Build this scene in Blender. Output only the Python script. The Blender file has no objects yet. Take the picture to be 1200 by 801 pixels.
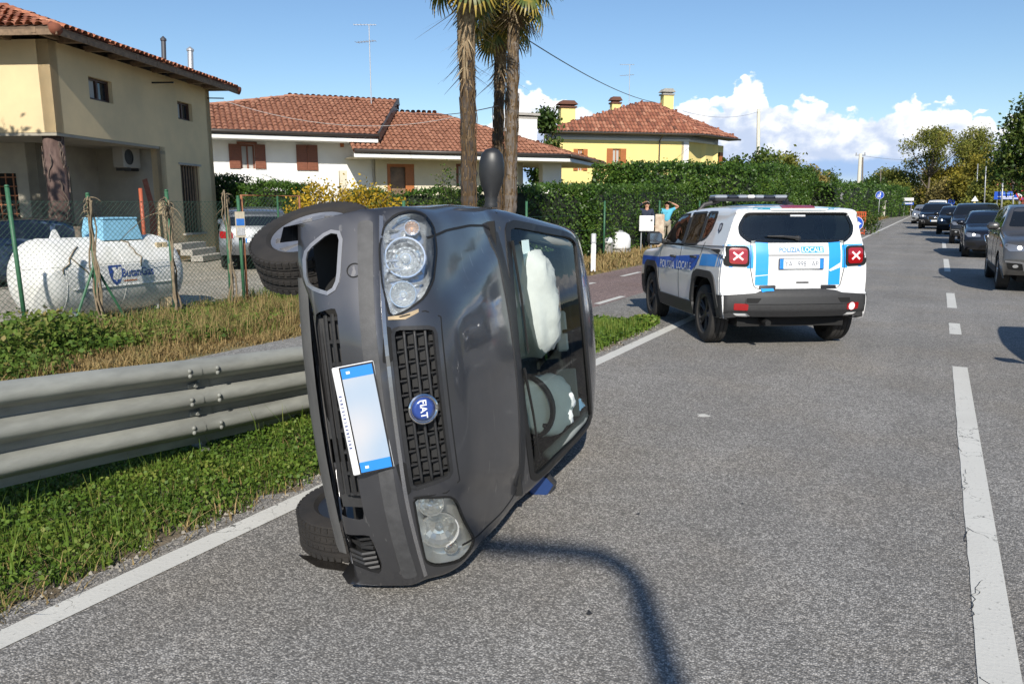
import bpy, bmesh, math, random
import numpy as np
from mathutils import Vector, Matrix
from mathutils.bvhtree import BVHTree

rng = np.random.default_rng(7)
random.seed(7)
sc = bpy.context.scene
COL = sc.collection
R = math.radians

# ------------------------------------------------------------------ camera
EYE = np.array([0.0, 0.0, 1.65])
PITCH, YAW, FPX = R(10.235), R(28.666), 900.0
_fh = np.array([-math.sin(YAW), math.cos(YAW), 0.0]); _rt = np.array([math.cos(YAW), math.sin(YAW), 0.0])
_z = np.array([0, 0, 1.0])
_fw = _fh * math.cos(PITCH) - _z * math.sin(PITCH); _up = _z * math.cos(PITCH) + _fh * math.sin(PITCH)
cam = bpy.data.objects.new('camera', bpy.data.cameras.new('camera'))
COL.objects.link(cam)
cam.location = EYE
cam.rotation_euler = (math.pi / 2 - PITCH, 0, YAW)
cam.data.sensor_width = 36.0
cam.data.lens = 36.0 * FPX / 1200.0
cam.data.clip_end = 20000
sc.camera = cam

def ray(px, py):
    d = _fw * FPX + _rt * (px - 600.0) + _up * (400.5 - py)
    return d / np.linalg.norm(d)
def gnd(px, py, z=0.0):
    d = ray(px, py); return EYE + d * ((z - EYE[2]) / d[2])
def at(px, py, D):
    d = ray(px, py); return EYE + d * (D / (d @ _fh))
def onp(px, py, P0, n):
    d = ray(px, py); return EYE + d * (((np.asarray(P0) - EYE) @ n) / (d @ n))
def onX(px, py, X):
    d = ray(px, py); return EYE + d * (X / d[0])
def head(a):
    return np.array([math.sin(R(a)), math.cos(R(a)), 0.0])

# ------------------------------------------------------------------ sky, sun, exposure
SUN_HEAD, SUN_EL = 151.5, 34.0
w = bpy.data.worlds.new('World'); sc.world = w; w.use_nodes = True
nt = w.node_tree; N = nt.nodes; Lk = nt.links
for n in list(N): N.remove(n)
def nd(t, **k):
    n = N.new(t)
    for a, b in k.items(): setattr(n, a, b)
    return n
def mth(op, a, b=None, c=None, clamp=False):
    n = nd('ShaderNodeMath', operation=op, use_clamp=clamp)
    for i, v in enumerate((a, b, c)):
        if v is None: continue
        if isinstance(v, (int, float)): n.inputs[i].default_value = v
        else: Lk.new(v, n.inputs[i])
    return n.outputs[0]
def sstep(x, a, b):
    n = nd('ShaderNodeMapRange', interpolation_type='SMOOTHSTEP')
    Lk.new(x, n.inputs[0]); n.inputs[1].default_value = a; n.inputs[2].default_value = b
    return n.outputs[0]
def mixc(f, a, b):
    n = nd('ShaderNodeMix', data_type='RGBA')
    if isinstance(f, (int, float)): n.inputs[0].default_value = f
    else: Lk.new(f, n.inputs[0])
    for i, v in ((6, a), (7, b)):
        if isinstance(v, tuple): n.inputs[i].default_value = (*v, 1)
        else: Lk.new(v, n.inputs[i])
    return n.outputs[2]
sky = nd('ShaderNodeTexSky', sky_type='NISHITA', sun_disc=False)
sky.sun_elevation = R(SUN_EL); sky.sun_rotation = R(SUN_HEAD)
sky.air_density = 1.0; sky.dust_density = 0.25; sky.ozone_density = 3.5; sky.altitude = 100
SKY_STRENGTH = 0.095
tc = nd('ShaderNodeTexCoord'); sx = nd('ShaderNodeSeparateXYZ'); Lk.new(tc.outputs['Generated'], sx.inputs[0])
az = mth('ARCTAN2', sx.outputs[0], sx.outputs[1]); el = mth('ARCSINE', sx.outputs[2])
azd = mth('MULTIPLY', az, 180 / math.pi); eld = mth('MULTIPLY', el, 180 / math.pi)
# cumulus skyline: height of the cloud tops (degrees) against heading
prof = [(300,150),(560,150),(586,122),(604,106),(622,101),(640,108),(655,116),(670,118),(690,126),(720,136),(760,130),(790,121),(812,112),(832,112),(848,118),(856,104),(872,92),(890,92),(900,112),(915,119),(925,121),(940,118),(970,119),(985,129),(1003,131),(1020,128),(1040,124),(1058,114),(1068,112),(1080,124),(1095,130),(1108,121),(1122,119),(1136,132),(1160,138),(1200,142)]
fc = nd('ShaderNodeFloatCurve'); cu = fc.mapping.curves[0]
A0, A1, E1 = -75.0, 45.0, 16.0
pp = [(0.0, 0.05)]
for px, py in prof:
    d = ray(px, py); a = math.degrees(math.atan2(d[0], d[1])); e = math.degrees(math.asin(d[2]))
    pp.append(((a - A0) / (A1 - A0), e / E1))
pp += [(0.78, 0.30), (0.9, 0.36), (1.0, 0.3)]
cu.points[0].location = pp[0]; cu.points[1].location = pp[-1]
for q in pp[1:-1]: cu.points.new(*q)
fc.mapping.update()
mr = nd('ShaderNodeMapRange', clamp=True); Lk.new(azd, mr.inputs[0]); mr.inputs[1].default_value = A0; mr.inputs[2].default_value = A1
Lk.new(mr.outputs[0], fc.inputs['Value'])
top = mth('MULTIPLY', fc.outputs[0], E1)
vm = nd('ShaderNodeVectorMath', operation='MULTIPLY'); Lk.new(tc.outputs['Generated'], vm.inputs[0]); vm.inputs[1].default_value = (1, 1, 1.35)
def noise(scale, detail, rough, dist=0.0):
    n = nd('ShaderNodeTexNoise'); Lk.new(vm.outputs[0], n.inputs['Vector'])
    n.inputs['Scale'].default_value = scale; n.inputs['Detail'].default_value = detail
    n.inputs['Roughness'].default_value = rough; n.inputs['Distortion'].default_value = dist
    return n.outputs['Fac']
vo = nd('ShaderNodeTexVoronoi', feature='SMOOTH_F1'); vo.inputs['Scale'].default_value = 42; vo.inputs['Smoothness'].default_value = 0.35
nw = nd('ShaderNodeTexNoise'); Lk.new(vm.outputs[0], nw.inputs['Vector']); nw.inputs['Scale'].default_value = 30; nw.inputs['Detail'].default_value = 3
vadd = nd('ShaderNodeVectorMath', operation='MULTIPLY_ADD'); Lk.new(nw.outputs['Color'], vadd.inputs[0]); vadd.inputs[1].default_value = (.05,) * 3; Lk.new(vm.outputs[0], vadd.inputs[2])
Lk.new(vadd.outputs[0], vo.inputs['Vector'])
billow = mth('SUBTRACT', 0.42, vo.outputs['Distance'])
n_fine = noise(70, 8, 0.62); n_big = noise(15, 6, 0.55, 0.3); n_mid = noise(34, 6, 0.6, 0.2)
topn = mth('ADD', top, mth('ADD', mth('MULTIPLY', billow, 1.5), mth('MULTIPLY', mth('SUBTRACT', n_fine, 0.5), 1.6)))
depth = mth('SUBTRACT', topn, eld)                       # degrees below the cloud top
cmask = mth('MULTIPLY', sstep(depth, -0.08, 0.32), sstep(eld, 0.3, 2.2))
# cauliflower tone: bright knobs near the tops, bluish grey in the folds and toward the base
tone = mth('ADD', mth('MULTIPLY', depth, 0.20), mth('MULTIPLY', mth('SUBTRACT', n_mid, 0.5), 2.0))
tone = mth('SUBTRACT', mth('ADD', tone, mth('MULTIPLY', mth('SUBTRACT', n_big, 0.5), 1.4)), mth('MULTIPLY', billow, 0.9))
ctone = sstep(tone, -0.20, 1.05)
ccol = mixc(ctone, (0.97, 0.97, 0.97), (0.46, 0.54, 0.70))
lowband = mth('MULTIPLY', sstep(mth('ADD', eld, mth('MULTIPLY', mth('SUBTRACT', n_big, 0.5), 2.2)), 3.1, 2.6), 1.0)
ccol = mixc(lowband, ccol, (0.32, 0.46, 0.70))
hsv = nd('ShaderNodeHueSaturation'); hsv.inputs['Saturation'].default_value = 1.06; Lk.new(sky.outputs[0], hsv.inputs['Color'])
skyc = nd('ShaderNodeVectorMath', operation='SCALE'); Lk.new(hsv.outputs[0], skyc.inputs[0]); skyc.inputs['Scale'].default_value = SKY_STRENGTH
final = mixc(cmask, skyc.outputs[0], ccol)
bg = nd('ShaderNodeBackground'); Lk.new(final, bg.inputs[0]); bg.inputs[1].default_value = 1.0
wo = nd('ShaderNodeOutputWorld'); Lk.new(bg.outputs[0], wo.inputs[0])

sl = bpy.data.lights.new('sun', 'SUN'); sl.energy = 4.3; sl.angle = R(0.53); sl.color = (1.0, 0.94, 0.84)
so = bpy.data.objects.new('sun', sl); COL.objects.link(so)
_sd = head(SUN_HEAD) * math.cos(R(SUN_EL)) + _z * math.sin(R(SUN_EL))
so.rotation_euler = Vector(-_sd).to_track_quat('-Z', 'Y').to_euler(); so.location = Vector(_sd * 60)
sc.view_settings.view_transform = 'Standard'; sc.view_settings.look = 'None'
sc.view_settings.exposure = 0.4; sc.view_settings.gamma = 1.0; sc.view_settings.use_curve_mapping = False
sc.cycles.max_bounces = 8; sc.cycles.transparent_max_bounces = 24; sc.cycles.use_denoising = True

# ------------------------------------------------------------------ materials
MATS = {}
def mat(name, col=(.5,.5,.5), rough=.6, metal=0.0, coat=0.0, var=0.0, vs=6.0, col2=None, bump=0.0, bs=60.0, spec=0.5, leaf=0.0, tone=None, emit=None, alpha=None, obj_var=0.0, stretch=None, detail=5):
    if name in MATS: return MATS[name]
    m = bpy.data.materials.new(name); m.use_nodes = True; t = m.node_tree
    b = t.nodes['Principled BSDF']; out = t.nodes['Material Output']
    b.inputs['Base Color'].default_value = (*col, 1); b.inputs['Roughness'].default_value = rough
    b.inputs['Metallic'].default_value = metal; b.inputs['Specular IOR Level'].default_value = spec
    if coat: b.inputs['Coat Weight'].default_value = coat; b.inputs['Coat Roughness'].default_value = 0.04
    src = None
    co = t.nodes.new('ShaderNodeTexCoord'); vec = co.outputs['Object']
    if stretch:
        mp = t.nodes.new('ShaderNodeMapping'); mp.inputs['Scale'].default_value = stretch; t.links.new(vec, mp.inputs[0]); vec = mp.outputs[0]
    if tone:
        at_ = t.nodes.new('ShaderNodeAttribute'); at_.attribute_name = 'tone'
        rp = t.nodes.new('ShaderNodeValToRGB'); e = rp.color_ramp.elements
        while len(e) < len(tone): e.new(0.5)
        for i, c in enumerate(tone): e[i].position = i / (len(tone) - 1); e[i].color = (*c, 1)
        t.links.new(at_.outputs['Fac'], rp.inputs[0]); src = rp.outputs[0]
    if col2 is not None or var:
        n = t.nodes.new('ShaderNodeTexNoise'); n.inputs['Scale'].default_value = vs; n.inputs['Detail'].default_value = detail; n.inputs['Roughness'].default_value = .6
        t.links.new(vec, n.inputs['Vector'])
        rp = t.nodes.new('ShaderNodeMapRange'); rp.inputs[1].default_value = .32; rp.inputs[2].default_value = .68; t.links.new(n.outputs['Fac'], rp.inputs[0])
        mx = t.nodes.new('ShaderNodeMix'); mx.data_type = 'RGBA'; t.links.new(rp.outputs[0], mx.inputs[0])
        c2 = col2 if col2 is not None else tuple(min(1, c * (1 + var)) for c in col)
        c1 = col if col2 is not None else tuple(c * (1 - var) for c in col)
        mx.inputs[6].default_value = (*c1, 1); mx.inputs[7].default_value = (*c2, 1); src = mx.outputs[2]
    if obj_var:
        oi = t.nodes.new('ShaderNodeObjectInfo'); hs = t.nodes.new('ShaderNodeHueSaturation')
        mr_ = t.nodes.new('ShaderNodeMapRange'); mr_.inputs[3].default_value = 1 - obj_var; mr_.inputs[4].default_value = 1 + obj_var
        t.links.new(oi.outputs['Random'], mr_.inputs[0]); t.links.new(mr_.outputs[0], hs.inputs['Value'])
        if src: t.links.new(src, hs.inputs['Color'])
        else: hs.inputs['Color'].default_value = (*col, 1)
        src = hs.outputs[0]
    if src: t.links.new(src, b.inputs['Base Color'])
    if bump:
        n = t.nodes.new('ShaderNodeTexNoise'); n.inputs['Scale'].default_value = bs; n.inputs['Detail'].default_value = 4; t.links.new(vec, n.inputs['Vector'])
        bp = t.nodes.new('ShaderNodeBump'); bp.inputs['Strength'].default_value = bump; bp.inputs['Distance'].default_value = .01
        t.links.new(n.outputs['Fac'], bp.inputs['Height']); t.links.new(bp.outputs[0], b.inputs['Normal'])
    if leaf:
        tr = t.nodes.new('ShaderNodeBsdfTranslucent'); ms = t.nodes.new('ShaderNodeMixShader'); ms.inputs[0].default_value = leaf
        if src: t.links.new(src, tr.inputs[0])
        else: tr.inputs[0].default_value = (*col, 1)
        t.links.new(b.outputs[0], ms.inputs[1]); t.links.new(tr.outputs[0], ms.inputs[2]); t.links.new(ms.outputs[0], out.inputs[0])
    if emit:
        b.inputs['Emission Color'].default_value = (*emit[0], 1); b.inputs['Emission Strength'].default_value = emit[1]
    MATS[name] = m
    return m
def glass(name, tint, refl=1.0, rough=0.0, base=.02):
    if name in MATS: return MATS[name]
    m = bpy.data.materials.new(name); m.use_nodes = True; t = m.node_tree
    t.nodes.remove(t.nodes['Principled BSDF']); out = t.nodes['Material Output']
    tr = t.nodes.new('ShaderNodeBsdfTransparent'); tr.inputs[0].default_value = (*tint, 1)
    gl = t.nodes.new('ShaderNodeBsdfGlossy'); gl.inputs['Roughness'].default_value = rough
    fr = t.nodes.new('ShaderNodeFresnel'); fr.inputs[0].default_value = 1.5
    ml = t.nodes.new('ShaderNodeMath'); ml.operation = 'MULTIPLY_ADD'; ml.inputs[1].default_value = refl; ml.inputs[2].default_value = base; t.links.new(fr.outputs[0], ml.inputs[0])
    ms = t.nodes.new('ShaderNodeMixShader'); t.links.new(ml.outputs[0], ms.inputs[0]); t.links.new(tr.outputs[0], ms.inputs[1]); t.links.new(gl.outputs[0], ms.inputs[2])
    t.links.new(ms.outputs[0], out.inputs[0]); MATS[name] = m
    return m

# ------------------------------------------------------------------ geometry helpers
def tag(o, label=None, cat=None, group=None, kind=None):
    if label: o['label'] = label
    if cat: o['category'] = cat
    if group: o['group'] = group
    if kind: o['kind'] = kind
    return o
def empty(name, loc=(0, 0, 0), rz=0.0, label=None, cat=None, group=None, M=None):
    o = bpy.data.objects.new(name, None); COL.objects.link(o); o.empty_display_size = .2
    if M is not None: o.matrix_world = M
    else: o.location = loc; o.rotation_euler = (0, 0, rz)
    return tag(o, label, cat, group)
def world_of(o):
    m = o.matrix_basis.copy()
    if o.parent: m = world_of(o.parent) @ o.matrix_parent_inverse @ m
    return m
def mesh_obj(name, V, F, m, parent=None, smooth=False, world=False, tone=None, mats=None, midx=None):
    me = bpy.data.meshes.new(name)
    V = np.asarray(V, dtype=np.float64).reshape(-1, 3)
    if isinstance(F, np.ndarray):
        k = F.shape[1]; nf = len(F)
        me.vertices.add(len(V)); me.vertices.foreach_set('co', V.ravel().astype(np.float32))
        me.loops.add(nf * k); me.loops.foreach_set('vertex_index', F.ravel().astype(np.int32))
        me.polygons.add(nf); me.polygons.foreach_set('loop_start', np.arange(0, nf * k, k, dtype=np.int32))
        me.update(calc_edges=True)
    else:
        me.from_pydata([tuple(v) for v in V], [], F); me.update()
    for mm in (mats or [m]): me.materials.append(mm)
    if midx is not None: me.polygons.foreach_set('material_index', np.asarray(midx, dtype=np.int32))
    if smooth: me.polygons.foreach_set('use_smooth', np.ones(len(me.polygons), dtype=bool))
    if tone is not None:
        a = me.attributes.new('tone', 'FLOAT', 'FACE'); a.data.foreach_set('value', np.asarray(tone, dtype=np.float32))
    o = bpy.data.objects.new(name, me); COL.objects.link(o)
    if parent is not None:
        o.parent = parent
        if world: o.matrix_parent_inverse = world_of(parent).inverted()
    return o
def frame_from(d):
    d = np.asarray(d, float); d = d / (np.linalg.norm(d) + 1e-12)
    a = np.array([0, 0, 1.0]) if abs(d[2]) < .9 else np.array([1.0, 0, 0])
    u = np.cross(a, d); u /= np.linalg.norm(u); v = np.cross(d, u)
    return u, v, d
class G:
    def __init__(s): s.V = []; s.F = []; s.n = 0; s.mi = []; s.cur = 0
    def add(s, V, F):
        V = np.asarray(V, float).reshape(-1, 3); s.V.append(V)
        for f in F: s.F.append(tuple(int(i) + s.n for i in f)); s.mi.append(s.cur)
        s.n += len(V); return s
    def box(s, c, d, rot=None, bev=0.0):
        c = np.asarray(c, float); h = np.asarray(d, float) / 2
        if bev <= 0:
            V = np.array([[x, y, z] for x in (-1, 1) for y in (-1, 1) for z in (-1, 1)]) * h
            F = [(0,1,3,2),(4,6,7,5),(0,4,5,1),(2,3,7,6),(0,2,6,4),(1,5,7,3)]
        else:
            b = min(bev, h.min() * .9); V = []; idx = {}
            for sx_ in (-1, 1):
                for sy in (-1, 1):
                    for sz in (-1, 1):
                        for k in range(3):
                            p = [sx_ * (h[0] - b), sy * (h[1] - b), sz * (h[2] - b)]
                            p[k] = (sx_, sy, sz)[k] * h[k]; idx[(sx_, sy, sz, k)] = len(V); V.append(p)
            V = np.array(V); F = []
            for k in range(3):
                a_, b_ = [i for i in range(3) if i != k]
                for sg in (-1, 1):
                    q = []
                    for (s1, s2) in ((-1,-1),(1,-1),(1,1),(-1,1)):
                        t = [0,0,0]; t[k] = sg; t[a_] = s1; t[b_] = s2; q.append(idx[(*t, k)])
                    if (sg > 0) == (k == 1): q.reverse()
                    F.append(tuple(q))
            for k in range(3):
                a_, b_ = [i for i in range(3) if i != k]
                for s1 in (-1, 1):
                    for s2 in (-1, 1):
                        t0 = [0,0,0]; t1 = [0,0,0]; t0[k] = -1; t1[k] = 1
                        for t in (t0, t1): t[a_] = s1; t[b_] = s2
                        q = (idx[(*t0, a_)], idx[(*t1, a_)], idx[(*t1, b_)], idx[(*t0, b_)])
                        n_ = np.cross(V[q[1]] - V[q[0]], V[q[2]] - V[q[0]])
                        F.append(q if n_ @ V[list(q)].mean(0) > 0 else q[::-1])
            for sx_ in (-1, 1):
                for sy in (-1, 1):
                    for sz in (-1, 1):
                        q = tuple(idx[(sx_, sy, sz, k)] for k in range(3))
                        n_ = np.cross(V[q[1]] - V[q[0]], V[q[2]] - V[q[0]])
                        F.append(q if n_ @ V[list(q)].mean(0) > 0 else q[::-1])
        if rot is not None: V = V @ np.asarray(rot).T
        return s.add(V + c, F)
    def obox(s, p, u, v, wv, d, bev=0.0):
        "box centred at p with axes u,v,w"
        return s.box(p, d, np.array([u, v, wv]).T, bev)
    def tube(s, pts, r, n=8, cap=True, closed=False):
        pts = np.asarray(pts, float); m = len(pts); r = np.broadcast_to(np.asarray(r, float), (m,))
        V = []; pu = None
        for i in range(m):
            if closed: d = pts[(i + 1) % m] - pts[i - 1]
            else: d = pts[min(i + 1, m - 1)] - pts[max(i - 1, 0)]
            if pu is None: u, v, d = frame_from(d)
            else:
                d = d / (np.linalg.norm(d) + 1e-12); u = pu - d * (pu @ d); u /= np.linalg.norm(u) + 1e-12; v = np.cross(d, u)
            pu = u
            for k in range(n):
                a = 2 * math.pi * k / n; V.append(pts[i] + r[i] * (u * math.cos(a) + v * math.sin(a)))
        F = []
        for i in range(m if closed else m - 1):
            j = (i + 1) % m
            for k in range(n): F.append((i*n+k, i*n+(k+1)%n, j*n+(k+1)%n, j*n+k))
        if cap and not closed: F += [tuple(range(n))[::-1], tuple((m-1)*n + k for k in range(n))]
        return s.add(V, F)
    def cyl(s, p0, p1, r0, r1=None, n=16): return s.tube([p0, p1], [r0, r0 if r1 is None else r1], n)
    def lathe(s, prof, o, axis, n=24, closed=False, caps=True):
        "prof: (radius, height) along axis"
        u, v, d = frame_from(axis); o = np.asarray(o, float); V = []; m = len(prof)
        for (r_, h_) in prof:
            for k in range(n):
                a = 2 * math.pi * k / n; V.append(o + d * h_ + r_ * (u * math.cos(a) + v * math.sin(a)))
        F = []
        for i in range(m if closed else m - 1):
            j = (i + 1) % m
            for k in range(n): F.append((i*n+k, i*n+(k+1)%n, j*n+(k+1)%n, j*n+k))
        if not closed and caps:
            if prof[0][0] > 1e-4: F.append(tuple(range(n))[::-1])
            if prof[-1][0] > 1e-4: F.append(tuple((m-1)*n + k for k in range(n)))
        return s.add(V, F)
    def prism(s, poly, o, u, v, h):
        "2D polygon in (u,v) at o, extruded along u x v by h"
        o = np.asarray(o, float); u = np.asarray(u, float); v = np.asarray(v, float); wv = np.cross(u, v); k = len(poly)
        a = np.array([o + u * p[0] + v * p[1] for p in poly]); V = np.vstack([a, a + wv * h])
        F = [tuple(range(k))[::-1], tuple(range(k, 2 * k))] + [(i, (i+1) % k, k + (i+1) % k, k + i) for i in range(k)]
        return s.add(V, F)
    def quad(s, *p): return s.add(np.array(p), [tuple(range(len(p)))])
    def ball(s, c, r, n=12, m=8):
        c = np.asarray(c, float); r = np.broadcast_to(np.asarray(r, float), (3,)); V = []; F = []
        for i in range(m + 1):
            t = math.pi * i / m
            for k in range(n):
                a = 2 * math.pi * k / n; V.append(c + r * np.array([math.sin(t)*math.cos(a), math.sin(t)*math.sin(a), math.cos(t)]))
        for i in range(m):
            for k in range(n): F.append((i*n+k, (i+1)*n+k, (i+1)*n+(k+1)%n, i*n+(k+1)%n))
        return s.add(V, F)
    def build(s, name, m, parent=None, smooth=False, world=False, ang=None):
        ms = m if isinstance(m, (list, tuple)) else [m]
        o = mesh_obj(name, np.vstack(s.V), s.F, ms[0], parent, smooth or ang is not None, world, mats=list(ms), midx=s.mi if len(ms) > 1 else None)
        if ang is not None: sharp(o, ang)
        return o
def sharp(o, ang=35):
    bm = bmesh.new(); bm.from_mesh(o.data); bm.normal_update()
    for e in bm.edges:
        if len(e.link_faces) == 2 and e.calc_face_angle(0) > R(ang): e.smooth = False
    bm.to_mesh(o.data); bm.free()
def copy_tree(o, parent=None):
    c = o.copy(); COL.objects.link(c); c.parent = parent
    for ch in list(KIDS.get(o.name, [])) or [x for x in o.children]: copy_tree(ch, c)
    return c
KIDS = {}
def rpoly(pts, r=.02, n=4):
    pts = [np.asarray(p, float) for p in pts]; out = []; k = len(pts)
    for i in range(k):
        a, b, c = pts[i-1], pts[i], pts[(i+1) % k]
        rr = r[i] if isinstance(r, (list, tuple)) else r
        d1 = a - b; d2 = c - b; l1 = np.linalg.norm(d1); l2 = np.linalg.norm(d2)
        t = min(rr, l1 * .48, l2 * .48); p1 = b + d1 / l1 * t; p2 = b + d2 / l2 * t
        for j in range(n + 1):
            q = j / n; out.append(tuple((1-q)**2 * p1 + 2*q*(1-q) * b + q*q * p2))
    return out
def circ(cx, cy, r, n=24, ry=None): return [(cx + r * math.cos(2*math.pi*k/n), cy + (ry or r) * math.sin(2*math.pi*k/n)) for k in range(n)]
def pip(poly, P):
    x, y = P[:, 0], P[:, 1]; c = np.zeros(len(P), bool); n = len(poly)
    for i in range(n):
        x1, y1 = poly[i-1]; x2, y2 = poly[i]
        if y1 == y2: continue
        k = ((y1 > y) != (y2 > y)) & (x < (x2-x1) * (y-y1) / (y2-y1) + x1); c ^= k
    return c
def near_poly(poly, p):
    best = None
    for i in range(len(poly)):
        a = np.asarray(poly[i-1]); b = np.asarray(poly[i]); d = b - a; t = np.clip(((p-a) @ d) / (d @ d + 1e-12), 0, 1)
        q = a + d * t; l = (q-p) @ (q-p)
        if best is None or l < best[0]: best = (l, q)
    return best[1]
_fonts = {}
def text_mesh(txt, size, bold=False):
    cu_ = bpy.data.curves.new('text', 'FONT'); cu_.body = txt; cu_.size = 1.0; cu_.align_x = 'CENTER'; cu_.align_y = 'CENTER'; cu_.resolution_u = 3
    if bold: cu_.offset = .018
    o = bpy.data.objects.new('text', cu_); COL.objects.link(o)
    dg = bpy.context.evaluated_depsgraph_get(); me = bpy.data.meshes.new_from_object(o.evaluated_get(dg))
    V = np.array([v.co for v in me.vertices]); F = [tuple(p.vertices) for p in me.polygons]
    bpy.data.objects.remove(o); bpy.data.curves.remove(cu_); bpy.data.meshes.remove(me)
    return V[:, :2] * size, F
def text_at(name, txt, size, o, u, v, m, parent=None, world=False, bold=False, sx_=1.0, off=0.0, wide=None):
    V, F = text_mesh(txt, size, bold); o = np.asarray(o, float); u = np.asarray(u, float); v = np.asarray(v, float); n_ = np.cross(u, v)
    if wide: sx_ = wide / (V[:, 0].max() - V[:, 0].min())
    V = V - (V.max(0) + V.min(0)) / 2
    return mesh_obj(name, o + np.outer(V[:, 0] * sx_, u) + np.outer(V[:, 1], v) + n_ * off, F, m, parent, world=world)

# ------------------------------------------------------------------ foliage
def leaves(P, size, asp=.55, tilt=None, upbias=0.0, r=None):
    "diamond leaves at points P -> V,F"
    r = r or rng; n = len(P)
    d = r.normal(size=(n, 3)); d[:, 2] += upbias; d /= np.linalg.norm(d, axis=1)[:, None]
    a = r.normal(size=(n, 3)); u = np.cross(d, a); u /= np.linalg.norm(u, axis=1)[:, None] + 1e-9; v = np.cross(d, u)
    s_ = (size * r.uniform(.6, 1.35, n))[:, None]
    V = np.stack([P - u * s_ * .5, P + v * s_ * asp * .5 + d * s_ * .08, P + u * s_ * .5, P - v * s_ * asp * .5 + d * s_ * .08], 1).reshape(-1, 3)
    F = np.arange(4 * n).reshape(n, 4)
    return V, F
def blades(P, h, wd, lean=.35, hd=None, r=None, curve=.5):
    r = r or rng; n = len(P); h = np.broadcast_to(h, (n,)); a = r.uniform(0, 2*math.pi, n) if hd is None else hd
    d = np.stack([np.cos(a), np.sin(a), 0*a], 1); s_ = np.stack([-np.sin(a), np.cos(a), 0*a], 1)
    ln = (np.abs(r.normal(0, lean, n)) * h)[:, None]; H = h[:, None] * np.array([0, 0, 1.0]); w_ = (wd * r.uniform(.6, 1.4, n))[:, None]
    m1 = P + H * .55 + d * ln * (.5 - curve * .3); tp = P + H + d * ln
    V = np.stack([P - s_*w_, P + s_*w_, m1 + s_*w_*.75, m1 - s_*w_*.75, tp + s_*w_*.12, tp - s_*w_*.12], 1).reshape(-1, 3)
    b = np.arange(n)[:, None] * 6
    F = np.concatenate([b + np.array([[0, 1, 2, 3]]), b + np.array([[3, 2, 4, 5]])], 1).reshape(-1, 4)
    return V, F
def merge(*vf):
    V = []; F = []; n = 0
    for v, f in vf: V.append(v); F.append(f + n); n += len(v)
    return np.vstack(V), np.vstack(F)
def fnoise(P, sc_, seed=0):
    "cheap smooth pseudo-noise in [-1,1]"
    r = np.random.default_rng(seed); o = np.zeros(len(P))
    for k in range(5):
        d = r.normal(size=3); o += np.sin(P @ d * sc_ * (1 + .4 * k) + r.uniform(0, 6.28))
    return o / 3.2
# ================================================================== THE SETTING
def sheet(name, poly, z, m, kind='structure'):
    V = [(x, y, z) for x, y in poly]
    o = mesh_obj(name, V, [tuple(range(len(V)))], m)
    if o.data.polygons[0].normal.z < 0: o.data.flip_normals()
    o['kind'] = kind
    return o
def rect(x0, x1, y0, y1): return [(x0, y0), (x1, y0), (x1, y1), (x0, y1)]

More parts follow.
